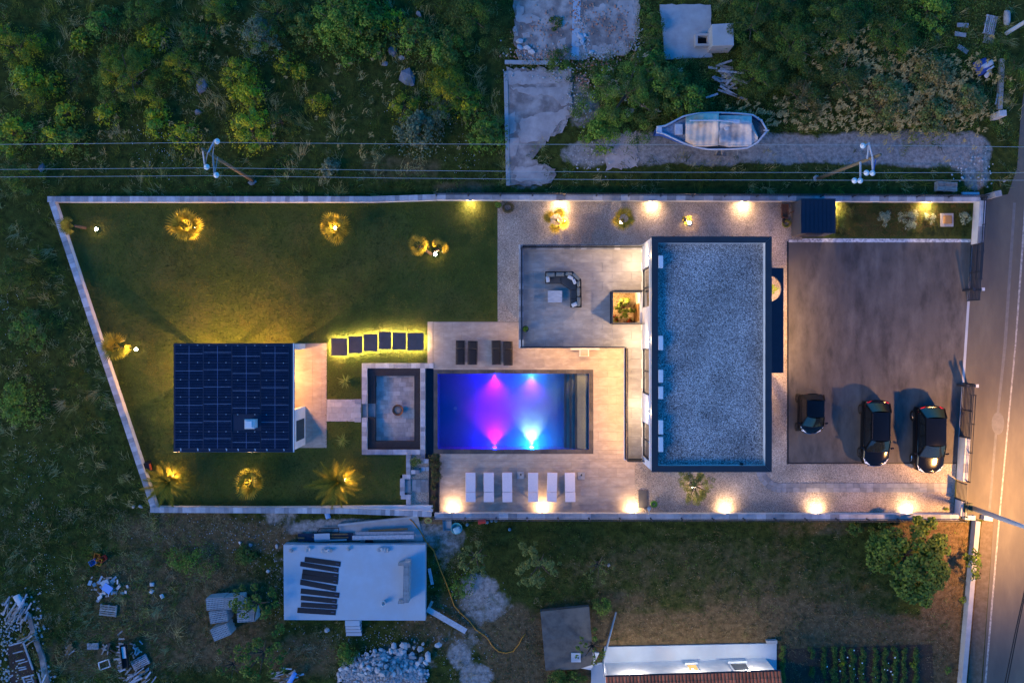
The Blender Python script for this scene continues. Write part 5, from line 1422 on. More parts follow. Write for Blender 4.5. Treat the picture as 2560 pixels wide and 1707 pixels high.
# block pallets by the tree
n5 = lambda u, v, z=0.0: at(490+u*.1639, 1450+v*.1639, z)
def pallet(label, c, rz, nx=6, ny=6, h=1.15, w_=1.15, d=.78):
    p = n5(*c, h)
    t_ = thing('block_pallet', label, 'block pallet', (p.x, p.y, 0), 'pallets of hollow blocks', rz=rz, local=True)
    for yy in (-.3, 0, .3): MB().box(-w_/2, yy*d/.9-.05, 0, w_/2, yy*d/.9+.05, .12).build('skid', M['wood'], t_)
    lay = 5; hh = (h-.13)/lay
    bw_, bh_ = w_/3, d/2
    for L_ in range(lay):
        for i in range(3):
            for j in range(2):
                piece('block', ('pb', round(bw_,3), round(bh_,3)), lambda: hollow_mesh(bw_-.012, bh_-.012, hh-.005, 4, 3), M['hollow'], t_, (-w_/2+bw_*(i+.5), -d/2+bh_*(j+.5), .125+L_*hh))
pallet('upper left pallet of hollow blocks beside the bushy tree', (290,360), R(5))
pallet('middle left pallet of hollow blocks beside the bushy tree', (340,555), R(9))
pallet('lowest pallet of hollow blocks, turned askew, with a clod on top', (372,795), R(22))
pallet('pallet of hollow blocks mostly hidden under the bushy tree, top', (560,350), R(4))
pallet('pallet of hollow blocks peeking out below the bushy tree', (760,545), R(3))
# lumber on the site
def boards(name, label, specs, z0=.0, m='plank', cat='lumber', org=None):
    t_ = None
    for i, (p, q_, wd, z, mm) in enumerate(specs):
        a, b = at(*p, z), at(*q_, z)
        if t_ is None: t_ = thing(name, label, cat, (a.x, a.y, z0))
        strip(a, b, wd, z, z+.045).build('board', M[mm or m], t_)
    return t_
N2 = lambda u, v: (690+u*.2104, 1270+v*.2104)
boards('lumber_stack', 'long pale boards stacked along the raised slab', [(N2(945,300), N2(1640,295), .24, .30, 'plank'), (N2(908,350), N2(1638,338), .27, .36, 'plank'), (N2(1100,268), N2(1565,244), .12, .24, 'woodb'), (N2(960,285), N2(1470,262), .1, .2, 'wood'), (N2(1000,340), N2(1500,335), .6, .1, 'wood')])
t_ = boards('lumber_stack', 'short boards and a white sheet on a blue pallet beside the raised slab', [(N2(265,345), N2(915,335), .50, .10, 'bluemetal'), (N2(455,340), N2(640,332), .40, .30, 'paleconc'), (N2(635,310), N2(855,306), .1, .2, 'woodb'), (N2(430,342), N2(860,345), .08, .2, 'woodb'), (N2(460,385), N2(840,372), .1, .2, 'plank'), (N2(262,352), N2(340,352), .1, .2, 'woodb')])
fr = boards('steel_frame', 'dark steel frame lying beside the blue pallet', [(N2(490,285), N2(750,285), .05, .1, 'blackm'), (N2(520,240), N2(745,232), .05, .1, 'blackm'), (N2(490,285), N2(520,240), .05, .15, 'blackm'), (N2(750,285), N2(745,232), .05, .15, 'blackm')], cat='frame')
struct(strip(n2(745,192), n2(1690,95), .14, 0, .25), 'site_kerb', M['concrete'])
struct(MB().prism([n2(745,200)[:2], n2(1690,100)[:2], n2(1750,385)[:2], n2(560,385)[:2]], -.02, .03), 'site_floor', M['concrete'])
boards('ramp_plank', 'long plank ramp leaning from the raised slab corner', [((1068,1521),(1165,1577),.36,.3,'plank'), ((1072,1512),(1078,1515),.7,.2,'wood')], cat='plank')
boards('loose_plank', 'weathered plank lying right of the raised slab', [((1073,1420),(1081,1460),.2,.02,'plank')], cat='plank')
tb = n2(1110, 395)
solo(MB().lathe([(.25,0),(.3,.1),(.26,.16),(.1,.18)], (tb.x, tb.y, .02), 14), 'tar_tub', M['rubber'], 'black rubber tub between lumber and raised slab', 'tub')
M['hoseorange'] = mat('orange_hose', (.50,.20,.02), rough=.5)
hp = [(1013,1288),(1032,1303),(1050,1326),(1066,1355),(1084,1375),(1100,1420),(1113,1450),(1126,1485),(1135,1512),(1150,1530),(1172,1550),(1190,1573),(1217,1592),(1232,1615),(1247,1628),(1265,1631),(1283,1627),(1297,1610),(1305,1594),(1314,1583)]
solo(MB().tube([at(*p, .02)+Vector((0,0,.02)) for p in hp], .035, 6), 'orange_hose', M['hoseorange'], 'long orange hose snaking over the ground right of the raised slab', 'hose', smooth=True)
coil('cable_coil', 'pale yellow coiled cable below the lower wall', 1073, 1298, .22, mat('yellow_cable', (.45,.36,.10), rough=.5), 6, .02, .3, cat='cable')
boards('board_shelf', 'flat boards under the coiled yellow cable at the wall foot', [((1060,1294),(1108,1296),.3,.12,'woodb'), ((1060,1303),(1106,1305),.25,.1,'woodb')], cat='boards')
def tub(label, px, py, sx, sy, m, rz=0.0, water=None):
    c = at(px, py); t_ = thing('plastic_tub', label, 'tub', (c.x, c.y, 0), rz=rz, local=True)
    a, b, h, t = sx/2, sy/2, .28, .025
    MB().box(-a*.8, -b*.8, 0, a*.8, b*.8, .03).build('bottom', m, t_)
    for (x0, y0, x1, y1) in ((-a,-b,a,-b+t),(-a,b-t,a,b),(-a,-b+t,-a+t,b-t),(a-t,-b+t,a,b-t)): MB().box(x0, y0, .0, x1, y1, h).build('side', m, t_)
    if water: MB().box(-a+t, -b+t, .06, a-t, b-t, .14).build('content', water, t_)
M['tubblue'] = mat('tub_blue', (.10,.22,.30), rough=.5)
tub('grey-blue mixing tub at the foot of the lower wall', 1119, 1310, .58, .72, M['tubblue'], R(4), M['concrete'])
c = at(1142, 1318)
tq = thing('round_basin', 'turquoise round basin with white bag beside the mixing tub', 'basin', (c.x, c.y, 0))
MB().lathe([(.25,0),(.36,.25),(.38,.26),(.34,.26),(.24,.05)], c, 20).build('basin', mat('turquoise', (.08,.38,.38), rough=.4), tq, smooth=True)
cushion('bag', c+Vector((.04,-.12,.24)), (.5,.42,.22), .4, mat('teal_bag', (.30,.50,.55), rough=.7), tq)
c = at(1205, 1301)
rd = thing('red_chair', 'folded red garden chair leaning at the foot of the lower wall', 'chair', (c.x, c.y, 0))
MB().obox((c.x, c.y, .35), (.5, .35, .04), rx=R(35), rz=.15).build('seat', mat('red_plastic', (.40,.03,.02), rough=.5), rd)
MB().obox((c.x+.02, c.y+.16, .55), (.5, .3, .04), rx=R(70), rz=.1).build('backrest', M['MX'] if 'MX' in M else MATS['red_plastic'], rd)
for s_ in (-1, 1): MB().tube([(c.x+s_*.24, c.y-.2, .0), (c.x+s_*.24, c.y+.15, .5)], .02, 6).build('leg', M['steel'], rd)
for i, (px, py) in enumerate(((1168,1310),(1218,1304),(1229,1300),(1240,1300),(1274,1322))):
    c = at(px, py)
    solo(MB().lathe([(.09,0),(.11,.12),(.05,.2),(.045,.28)], c, 8), 'plastic_bottle', M['tubblue'], ('small dark bottle right of the turquoise basin','blue bottle right of the red chair, first of three','blue bottle right of the red chair, second of three','blue bottle right of the red chair, third of three','lone pale bottle on the grass below the lower wall')[i], 'bottle')
cushion('plastic_bag', at(820,1288)+Vector((0,0,.08)), (.35,.4,.2), .3, mat('blue_bag', (.18,.35,.6), rough=.5), None)
tag(bpy.data.objects['plastic_bag'], 'pale blue plastic bag at the foot of the lawn wall', 'bag')
# rubble pile
rp = thing('rubble_pile', 'big heap of grey building rubble at the bottom edge', 'rubble pile', at(960, 1680))
for k in range(290):
    an, rr_ = random.uniform(0, 6.28), random.random()**.6
    px, py = 958+112*rr_*math.cos(an), 1686-66*rr_*abs(math.sin(an)) if k % 4 else 1690+40*rr_*math.sin(an)
    if k < 60: px, py = random.gauss(1005, 32), random.gauss(1642, 16)
    z = 1.1*max(0, 1-rr_)+.04 if k >= 60 else .3
    s_ = random.choice((.08, .10, .12, .15, .18, .24)) if k > 20 else random.uniform(.22, .34)
    rock_piece('stone', rp, at(px, py, z), s_, M['stone'])
MB().prism([xy(*p) for p in rough_poly([(860,1690),(880,1665),(930,1645),(1000,1635),(1050,1660),(1068,1700),(1060,1760),(870,1760)], 5, 10, 9)], -.05, .14).build('rubble_core', mat('rubble_fines', (.26,.25,.25), (.16,.16,.16), 9, 1, .8, 14), rp)
def scatter_stones(name, label, n_, fn, smin, smax, m, cat):
    vs, fs = [], []
    mb = MB()
    ms = [rock_mesh(k) for k in range(6)]
    for i in range(n_):
        px, py, z = fn()
        c = at(px, py, z); s_ = random.uniform(smin, smax); r_ = random.uniform(0, 6.28); q_ = ms[i % 6]
        cs, sn = math.cos(r_), math.sin(r_)
        mb.add([(c.x+s_*(v[0]*cs-v[1]*sn), c.y+s_*(v[0]*sn+v[1]*cs), c.z+s_*v[2]*.7) for v in q_.v], q_.f)
    o = mb.build(name, m); o['kind'] = 'stuff'; tag(o, label, cat); return o
scatter_stones('rubble_fines', 'small broken stones covering the rubble heap', 1500, lambda: (lambda a, r: (958+114*r*math.cos(a), 1688-64*r*abs(math.sin(a))+random.uniform(0, 20), .75*max(0, 1-r)+.12*(r < .95)))(random.uniform(0, 6.28), random.random()**.55), .05, .12, M['stone'], 'stones')
M['brick'] = mat('brick_crumbs', (.42,.14,.07), (.40,.30,.25), 3, .95)
g2 = lambda x, y, sx, sy: (random.gauss(x, sx), random.gauss(y, sy))
scatter_stones('brick_crumbs', 'red brick crumbs strewn over the broken floor', 620, lambda: (*random.choice([g2(1450,30,14,22),g2(1565,85,22,35),g2(1370,80,40,30),g2(1340,140,40,10),g2(1510,60,25,25),g2(1460,205,12,10),g2(1480,160,30,8)]), .13), .03, .085, M['brick'], 'crumbs')
scatter_stones('concrete_crumbs', 'pale concrete crumbs strewn over the broken floor and track', 520, lambda: (*random.choice([g2(1330,135,35,14),g2(1455,90,10,22),g2(1500,140,20,8),g2(1590,110,8,30),g2(1450,260,20,30),g2(1400,185,60,12),g2(2440,420,30,30),g2(1480,390,30,25)]), .11), .03, .09, M['stone'], 'crumbs')
for (px, py, s_) in ((1318,120,.3),(1300,118,.22),(1330,130,.25),(1452,92,.28),(1455,105,.3),(1462,88,.2),(1445,112,.22),(1478,132,.24),(1298,104,.3)):
    rock_piece('concrete_shard', s1, at(px, py, .13), s_, M['paleconc'])
scatter_stones('field_stones', 'small pale stones scattered over the rough ground around the raised slab', 900, lambda: (*random.choice([g2(900,1590,110,20),g2(650,1370,60,40),g2(1150,1500,50,50),g2(1170,1650,35,45),g2(560,1330,90,25),g2(1000,1600,60,20),g2(700,1450,20,60)]), .0), .015, .05, M['stone'], 'stones')
for i, (px, py, s_, lb) in enumerate(((1020,196,.62,'large blue-grey boulder in the meadow, nearest the yellow bushes'),(982,129,.45,'blue-grey boulder in the meadow above the large one'),(1005,145,.25,'small stone right below the upper boulder'),(1047,36,.3,'grey stone near the top edge of the meadow'),
                         (505,218,.5,'blue-grey stone slab half hidden in the meadow left of centre'),(495,280,.3,'small stone in the meadow below the half-hidden slab'),(105,420,.35,'grey stone at the left meadow edge above the wall corner'),(962,160,.3,'flat stone left of the large boulder'),
                         (632,455,.33,'grey stone at the foot of the left utility pole'),(333,1267,.16,'left of two white stones outside the lower left wall corner'),(352,1266,.16,'right of two white stones outside the lower left wall corner'),(2040,445,.28,'stone at the foot of the right utility pole'),
                         (817,1575,.22,'pale stone just below the slab left of its steps'),(1522,1412,.14,'small pale stone in the field'),(600,1357,.15,'pale stone left of the raised slab'),(627,1362,.17,'light block left of the raised slab'),(670,1427,.15,'cream stone beside the raised slab left edge'),(692,1365,.2,'cream stone at the raised slab upper left corner'))):
    o = rock_piece('boulder', ground, at(px, py, .02), s_, M['rock'] if i < 9 else M['stone'], i % 10)
    o.parent = None; tag(o, lb, 'stone')
# crates, debris heaps, pallets at lower left
n4 = lambda u, v: (180+u*.1275, 1350+v*.1275)
def crate(label, c, rz, m, tilt=0.0):
    p = at(*n4(*c), .2); t_ = thing('crate', label, 'crate', (p.x, p.y, .0), rz=rz, local=True)
    a, b, h, t = .22, .17, .26, .02
    MB().box(-a, -b, 0, a, b, t).build('bottom', m, t_)
    for (x0, y0, x1, y1) in ((-a,-b,a,-b+t),(-a,b-t,a,b),(-a,-b+t,-a+t,b-t),(a-t,-b+t,a,b-t)): MB().box(x0, y0, t, x1, y1, h).build('side', m, t_)
    return t_
M['orange'] = mat('orange_crate', (.62,.17,.015), (.55,.14,.012), 8, .5)
M['yellow'] = mat('yellow_crate', (.66,.30,.03), (.58,.26,.02), 8, .5)
crate('orange plastic crate lying in the grass', (485,325), R(80), M['orange']); crate('yellow plastic crate in front of the orange one', (530,425), R(70), M['yellow'])
crate('red crate half behind the yellow crate', (600,370), R(40), MATS['red_plastic'])
crate('small blue crate left of the yellow crate', (405,435), R(30), mat('blue_crate', (.05,.18,.45), rough=.5))
dh = thing('debris_heap', 'heap of broken boards and tiles left of the building site', 'debris heap', at(*n4(650,900)))
for k in range(60):
    u, v = random.gauss(650, 150), random.gauss(920, 110)
    p = at(*n4(u, v), random.uniform(.03, .3))
    MB().obox(p, (random.uniform(.1,.5), random.uniform(.04,.2), .03), rz=random.uniform(0,3.1), rx=random.uniform(-.4,.4), ry=random.uniform(-.4,.4)).build('board', M[random.choice(['plank','wood','paleconc','stone'])], dh)
p = at(*n4(690,945), .35); MB().obox(p, (.62,.5,.03), rz=R(-35)).build('blue_sheet', mat('blue_sheet', (.16,.32,.66), rough=.5), dh)
p = at(*n4(640,830), .33); MB().obox(p, (.5,.3,.03), rz=R(25)).build('board', M['paleconc'], dh)
def flat_pallet(label, c, rz, size=(1.2,.8), m='wood', slats=6, z=.0, layers=1, grp='flat pallets'):
    p = at(*c, .15); t_ = thing('pallet', label, 'pallet', (p.x, p.y, z), grp, rz=rz, local=True)
    for L_ in range(layers):
        z0 = L_*.16
        for i in range(3): MB().box(-size[0]/2+i*(size[0]-.1)/2, -size[1]/2, z0, -size[0]/2+i*(size[0]-.1)/2+.1, size[1]/2, z0+.1).build('skid', M[m], t_)
        for i in range(slats):
            y = -size[1]/2+(i+.5)*size[1]/slats; MB().box(-size[0]/2, y-size[1]/slats*.34, z0+.101, size[0]/2, y+size[1]/slats*.34, z0+.125).build('slat', M[m], t_)
flat_pallet('greenish pallet lying in the grass below the debris heap', n4(700,1380), R(-6), (1.1,.75), 'wood', 5)
q3 = lambda u, v: (u*.17857, 1480+v*.17857)
flat_pallet('blue-grey slatted pallet at the bottom edge left, beside the wood stack', q3(1955,985), R(28), (1.1,.7), 'plank', 6)
flat_pallet('small square grey grating lying in the grass at the lower left', q3(1292,760), R(1), (.72,.42), 'plank', 9)
flat_pallet('pallet standing in the weeds at the top right', (2477,62), R(-12+90), (1.25,.75), 'plank', 6)
flat_pallet('second pallet half sunk below the top right pallet', (2475,96), R(80), (.6,.7), 'wood', 5, -.1)
flat_pallet('stacked pallets behind the upper boundary wall near the street', (2363,468), R(-3), (1.3,.6), 'wood', 6, 0, 3)
def stick_heap(name, label, c, sx, sy, n_, lmin, lmax, mats_, cat, ang=None, z=.2, wd=(.05,.12)):
    t_ = thing(name, label, cat, at(*c))
    for k in range(n_):
        p = at(random.gauss(c[0], sx), random.gauss(c[1], sy), random.uniform(.02, z))
        rz = random.uniform(0, 3.14) if ang is None else random.gauss(ang, .25)
        MB().obox(p, (random.uniform(lmin, lmax), random.uniform(*wd), .03), rz=rz, ry=random.uniform(-.12,.12)).build('plank', M[random.choice(mats_)], t_)
    return t_
stick_heap('plank_heap', 'heap of grey planks thrown down below the concrete well cube', (1815,190), 14, 17, 34, .5, 1.3, ['plank','wood'], 'plank heap', R(-15), .35, (.08,.16))
for (a, b) in (((1790,165),(1830,152)),((1815,212),(1832,195)),((1820,222),(1843,207)),((1795,225),(1868,250)),((1765,245),(1795,235)),((1795,178),(1860,183)),((1800,215),(1850,245))):
    strip(at(*a,.35), at(*b,.35), .13, .33, .37).build('plank', M['plank'], bpy.data.objects['plank_heap'])
stick_heap('firewood_pile', 'pile of split sticks at the bottom edge left', q3(1960,1200), 16, 8, 36, .4, .8, ['wood','woodb','plank'], 'wood pile', R(35), .4)
stick_heap('wood_stack', 'stack of pale boards with a black tub at the lower left', q3(1700,930), 5, 22, 46, .3, .5, ['wood','plank'], 'wood stack', R(10), .5)
bx = at(*q3(1745,900), .6); tb2 = thing('black_trough', 'black trough lying on the stack of pale boards', 'trough', (bx.x, bx.y, .5), rz=R(-83), local=True)
MB().box(-.75, -.2, 0, .75, .2, .06).build('bottom', M['rubber'], tb2); MB().box(-.75,-.2,.06,.75,-.16,.22).box(-.75,.16,.06,.75,.2,.22).build('side', M['rubber'], tb2)
MB().box(-.1-.55, -.13, .07, .1, .13, .12).build('white_lining', M['acwhite'], tb2)
stick_heap('stick_heap', 'small heap of sticks left of the grey grating', q3(970,800), 5, 7, 12, .3, .7, ['wood','woodb'], 'stick heap', R(40))
stick_heap('stick_heap', 'dark sticks beside the wood stack', q3(1510,780), 7, 8, 14, .3, .8, ['wood','darkwood'], 'stick heap')
stick_heap('stick_heap', 'loose boards right of the wood stack', q3(1900,800), 7, 8, 12, .2, .5, ['wood','plank'], 'stick heap')
wf = thing('window_frame', 'white wooden window frame lying in the grass at the lower left', 'frame', at(*q3(1455,1005)))
for (a, b) in (((1380,985),(1400,1085)),((1380,985),(1520,935)),((1520,930),(1545,1035)),((1400,1085),(1545,1035))): strip(at(*q3(*a),.05), at(*q3(*b),.05), .07, .03, .08).build('bar', M['acwhite'], wf)
# collapsed shack in the lower left corner
sk = thing('ruined_shack', 'collapsed dark shack frame with pale battens in the lower left corner', 'ruin', at(*q3(330,950)))
for (a, b, wd) in (((130,745),(330,690),.09),((320,690),(460,1085),.1),((180,855),(315,820),.07),((220,965),(345,935),.07),((255,1000),(385,960),.05),((265,1090),(370,1065),.07),((250,1060),(360,1040),.05),((305,1195),(470,1155),.08),((320,1200),(400,1420),.08),((360,1225),(440,1210),.06),((380,1255),(470,1235),.06),((430,1160),(470,1270),.07),((535,1130),(610,1400),.1),((590,1270),(640,1150),.08)):
    strip(at(*q3(*a),.6), at(*q3(*b),.6), wd, .55, .62).build('batten', M['plank'], sk)
MB().prism([at(*q3(*p),.1)[:2] for p in ((100,760),(330,700),(470,1090),(520,1300),(150,1300))], -.02, .08).build('dark_floor', mat('shack_floor', (.025,.022,.025), (.06,.03,.02), 4, .9), sk)
struct(MB().prism([at(*q3(*p))[:2] for p in ((380,-20+300),(440,300),(520,600),(640,900),(720,1300),(620,1300),(560,900),(460,620))], -.02, .12), 'rubble_wall', M['oldconc'])
scatter_stones('shack_rubble', 'blue-grey rubble around the ruined shack', 420, lambda: (*q3(*random.choice([g2(180,420,120,90),g2(330,180,130,90),g2(520,480,60,120),g2(640,1180,60,80),g2(120,1150,90,90),g2(60,700,60,150)])), .05), .03, .11, M['stone'], 'rubble')
stick_heap('board_heap', 'tangled grey boards above the ruined shack', q3(230,280), 16, 16, 30, .4, 1.2, ['plank','wood'], 'board heap', R(60), .5)
stick_heap('board_heap', 'brown boards at the top of the ruined shack', q3(380,640), 9, 7, 10, .6, 1.3, ['wood','woodb'], 'board heap', R(35), .5)
cushion('white_sheet', at(*q3(270,120), .3), (.5,.9,.25), .4, M['pillow'], None, .2); tag(bpy.data.objects['white_sheet'], 'crumpled pale sheet on the rubble at the left edge', 'sheet')
for i, (px, py) in enumerate(((380,1460),(379,1478),(405,1490))):
    cushion('litter_bag', at(px, py, .05), (.3,.25,.12), i, M['pillow'], None); 
for i, lb in enumerate(('upper scrap of pale plastic in the grass right of the debris heap','middle scrap of pale plastic in the grass right of the debris heap','lowest scrap of pale plastic right of the debris heap')):
    tag(bpy.data.objects['litter_bag' if i == 0 else 'litter_bag.%03d' % i], lb, 'litter')
t_ = stick_heap('pallet_scrap', 'broken pallet with blue plastic at the bottom edge under the trees', (710,1693), 16, 10, 26, .4, .9, ['wood','woodb','paleconc'], 'debris', R(20), .5, (.06,.14))
cushion('blue_plastic', at(728,1698,.6), (.3,1.1,.2), R(-30), MATS['blue_sheet'], t_)
# ================================================================== TOP RIGHT
a, b = at(1739,80,.6), at(1776,128,.6)
ow = thing('open_well', 'square concrete well with a dark opening', 'well', ((a.x+b.x)/2, (a.y+b.y)/2, 0))
a0, b0 = at(1739,84,.55), at(1775,115,.55)
t = .14
for (x0, y0, x1, y1) in ((a0.x,b0.y,b0.x,b0.y+t),(a0.x,a0.y-t,b0.x,a0.y),(a0.x,b0.y+t,a0.x+t,a0.y-t),(b0.x-t,b0.y+t,b0.x,a0.y-t)): MB().box(x0, y0, 0, x1, y1, .55).build('side', M['concrete'], ow)
MB().box(a0.x+t, b0.y+t, .05, b0.x-t, a0.y-t, .09).build('inside', M['rubber'], ow)
a, b = at(1780,58,1.4), at(1835,115,1.4)
solo(MB().prism([(a.x,a.y-.08),(b.x-.04,a.y),(b.x,b.y+.03),(a.x+.02,b.y)], 0, 1.4), 'concrete_cube', M['concrete'], 'tall concrete cube standing next to the open well', 'block', bevel=.02)
for (px, py, lb, rz) in ((2508,283,'stone gate pillar at the end of the dirt track, upper one',R(4)),(2496,484,'stone gate pillar by the street wall corner, lower one',R(12))):
    c = at(px, py, 1.1); solo(MB().obox((c.x, c.y, .55), (.46, .38, 1.1), rz=rz), 'stone_pillar', M['stone'], lb, 'pillar', bevel=.02)
tp = thing('blue_tarp', 'crumpled blue and white tarp in the weeds at the top right', 'tarp', at(2462,172))
cushion('tarp', at(2455,168,.3), (1.0,1.0,.5), .4, mat('tarp_blue', (.03,.07,.28), rough=.5), tp); cushion('fold', at(2468,163,.5), (.9,.35,.2), .5, M['pillow'], tp, .3); cushion('fold', at(2470,186,.45), (.55,.3,.2), .8, M['pillow'], tp, .2); cushion('fold', at(2476,172,.5), (.6,.12,.1), .6, M['pillow'], tp)
for i, (px, py, rz, lb) in enumerate(((2408,63,-.05,'blue-grey board in the weeds at the top right, upper'),(2402,86,-.15,'blue-grey board in the weeds at the top right, middle'),(2408,123,-.6,'blue-grey board in the weeds at the top right, lower'))):
    c = at(px, py, .2); solo(MB().obox((c.x, c.y, .15), (.75, .28, .05), rz=rz), 'fallen_board', M['plank'], lb, 'board')
struct(strip(at(2502,150), at(2496,275), .3, -.02, .22), 'stone_edging', M['concrete'])
boards('loose_plank', 'pale plank lying against the stone edging', [((2494,235),(2488,262),.08,.2,'plank')], cat='plank')
cushion('stone_post', at(2517,45,.2), (.35,1.0,.5), 0, M['stone'], None); tag(bpy.data.objects['stone_post'], 'pale boulder row at the top right corner', 'stone')
solo(MB().obox((*at(2425,488,.1)[:2], .12), (1.1, .35, .2)), 'stone_block', M['paleconc'], 'flat pale stone blocks behind the upper wall near the street', 'block')
# ================================================================== NEIGHBOUR HOUSE (bottom)
n6 = lambda u, v, z=0.0: at(1330+u*.27636, 1480+v*.27636, z)
struct(MB().prism([n6(655,488)[:2], n6(2085,458)[:2], n6(2208,455)[:2], n6(2208,720)[:2], n6(2208,1000)[:2], n6(535,1000)[:2], n6(535,640)[:2], n6(640,630)[:2]], -.03, .12), 'house_walkway', M['paleconc'])
nh = thing('neighbour_house', 'white neighbouring house with red tiled roof cut by the bottom edge', 'house', n6(1400, 900))
EZ = 2.55
w0, w1 = n6(655,632), n6(2105,588)
dv = Vector((w1.x-w0.x, w1.y-w0.y, 0)); nrm = Vector((dv.y, -dv.x, 0)).normalized()*6
e0, e1 = w0+nrm, w1+nrm
MB().prism([tuple(w0[:2]), tuple(w1[:2]), tuple(e1[:2]), tuple(e0[:2])], .1, EZ).build('wall', M['white'], nh)
du = dv.normalized(); nu = nrm.normalized()
def on_wall(t, d, z): return Vector((w0.x, w0.y, 0))+dv*t-nu*d+Vector((0,0,z))
for (ta, tb, z0, z1, mm) in ((.49,.555,.9,1.9,'glowwin'),(.755,.86,.9,2.1,'window')):
    if mm == 'glowwin' and 'glowwin' not in M: M['glowwin'] = glow_mat('lit_window', (1.0,.62,.25), .12)
    wi = strip(on_wall(ta,.02,0), on_wall(tb,.02,0), .05, z0, z1).build('window', M['acwhite'], nh)
    strip(on_wall(ta+.006,.045,0), on_wall(tb-.006,.045,0), .012, z0+.08, z1-.08).build('pane', M[mm], wi)
    strip(on_wall(ta-.006,.08,0), on_wall(tb+.006,.08,0), .16, z0-.06, z0-.005).build('sill', M['paleconc'], wi)
# roof: gutter, underside, tiles in rows
g0, g1 = n6(665,758,EZ+.12), n6(2250,706,EZ+.12)
MB().tube([g0, g1], .06, 8).build('gutter', M['antra'], nh)
rd_ = (g1-g0); rn = Vector((rd_.y, -rd_.x, 0)).normalized(); rise = .32
p0, p1 = g0+rn*.03, g1+rn*.03
MB().add([p0-Vector((0,0,.02)), p1-Vector((0,0,.02)), p1+rn*6+Vector((0,0,rise*6-.02)), p0+rn*6+Vector((0,0,rise*6-.02))], [(0,1,2,3)]).build('roof_base', M['terra'], nh)
ncol = 50
cw_ = rd_.length/ncol
def tile_mesh():
    rows = []
    for y in (0, .42):
        rows.append([(cw_*.48*math.cos(t), y, .07*math.sin(t)+(.035 if y == 0 else .0)) for t in np.linspace(math.pi, 0, 7)])
    return MB().grid(rows)
sl = math.atan(rise)
rzq = math.atan2(rd_.y, rd_.x)
for r_ in range(4):
    for c_ in range(ncol):
        loc = p0+rd_*((c_+.5)/ncol)+(rn+Vector((0,0,rise)))*(.37*r_)*1.0+Vector((0,0,.02))
        o = piece('roof_tile', 'barrel', tile_mesh, M['terra'], nh, loc)
        o.rotation_euler = (Matrix.Rotation(rzq+math.pi, 4, 'Z') @ Matrix.Rotation(sl, 4, 'X')).to_euler()
struct(MB().prism([n6(2110,424)[:2], n6(2205,420)[:2], n6(2207,450)[:2], n6(2115,452)[:2]], 0, .3), 'walkway_step', M['concrete'])
for tt in (.15, .5, .85):  # unseen lamps added under the eaves to brighten the white wall
    c = on_wall(tt, .35, EZ-.12); MB().lathe([(.05,0),(.05,.04)], c, 8).build('eave_fill_lamp', M['glowwarm'], nh)
    lamp('eave_fill_light', 'POINT', c-Vector((0,0,.06)), 25, (1.0,.90,.78), nh, .05)
# old cistern slab, box, pipe
cs = thing('cistern', 'dark old concrete cistern slab left of the neighbouring house', 'slab', at(1415,1592))
MB().prism([at(*p,.5)[:2] for p in ((1351,1528),(1473,1516),(1484,1660),(1445,1672),(1364,1675))], 0, .5).build('slab', M['darkconc'], cs)
MB().box(*at(1428,1631,.55)[:2], .501, *at(1452,1654,.55)[:2], .58).build('hatch', M['paleconc'], cs)
solo(MB().prism([at(*p,.3)[:2] for p in ((1443,1668),(1472,1628),(1498,1632),(1477,1674))], .1, .3), 'white_sheeting', M['acwhite'], 'white panel beside the cistern and the tree', 'panel')
solo(MB().tube([at(1540,1529,.1), at(1520,1605,.2), at(1508,1650,1.2), at(1511,1690,2.2)], .07, 8), 'drain_pipe', M['steel'], 'long grey drain pipe running from the house corner over the grass', 'pipe', smooth=True)
# ================================================================== VEGETATION
R2 = np.random.default_rng(11)
GREENS = {'y': [(.520,.450,.014),(.360,.360,.014),(.190,.250,.018)], 'g': [(.140,.250,.024),(.105,.200,.020),(.200,.290,.032)], 'd': [(.065,.125,.018),(.085,.145,.022),(.125,.170,.030)],
          's': [(.190,.230,.120),(.140,.180,.090),(.230,.260,.150)], 'o': [(.150,.180,.040),(.110,.145,.030),(.190,.210,.055)], 'f': [(.085,.140,.016),(.135,.195,.020),(.055,.100,.013)],
          'r': [(.40,.03,.015),(.25,.02,.01),(.45,.06,.02)], 'c': [(.11,.17,.025),(.15,.21,.03),(.08,.13,.02)], 'e': [(.22,.17,.055),(.30,.23,.09),(.15,.13,.035)], 'S': [(.36,.42,.25),(.28,.34,.19),(.42,.47,.30)], 'h': [(.060,.095,.022),(.12,.075,.03),(.045,.075,.020)]}
def leaf_arrays(Cn, nrm, size, cols, aspect=.55, bend=.0):
    """rhombic leaves at Cn (n,3) facing nrm (n,3)"""
    n = len(Cn)
    nrm = nrm/np.linalg.norm(nrm, axis=1, keepdims=True)
    t = R2.normal(size=(n, 3)); t -= nrm*(t*nrm).sum(1, keepdims=True); t /= np.linalg.norm(t, axis=1, keepdims=True)
    b = np.cross(nrm, t)
    s = (size*(.6+.8*R2.random(n)))[:, None]
    V = np.empty((n, 4, 3))
    V[:, 0] = Cn-t*s*.5; V[:, 1] = Cn+b*s*.5*aspect+nrm*s*bend; V[:, 2] = Cn+t*s*.5; V[:, 3] = Cn-b*s*.5*aspect+nrm*s*bend
    F = np.arange(n*4).reshape(n, 4)
    Cc = np.repeat(cols, 4, axis=0)
    return V.reshape(-1, 3), F, Cc
def pick_cols(n, kind, jit=.25):
    pal = np.array(GREENS[kind]); c = pal[R2.integers(0, len(pal), n)]
    return c*(1+jit*(R2.random((n, 1))*2-1))
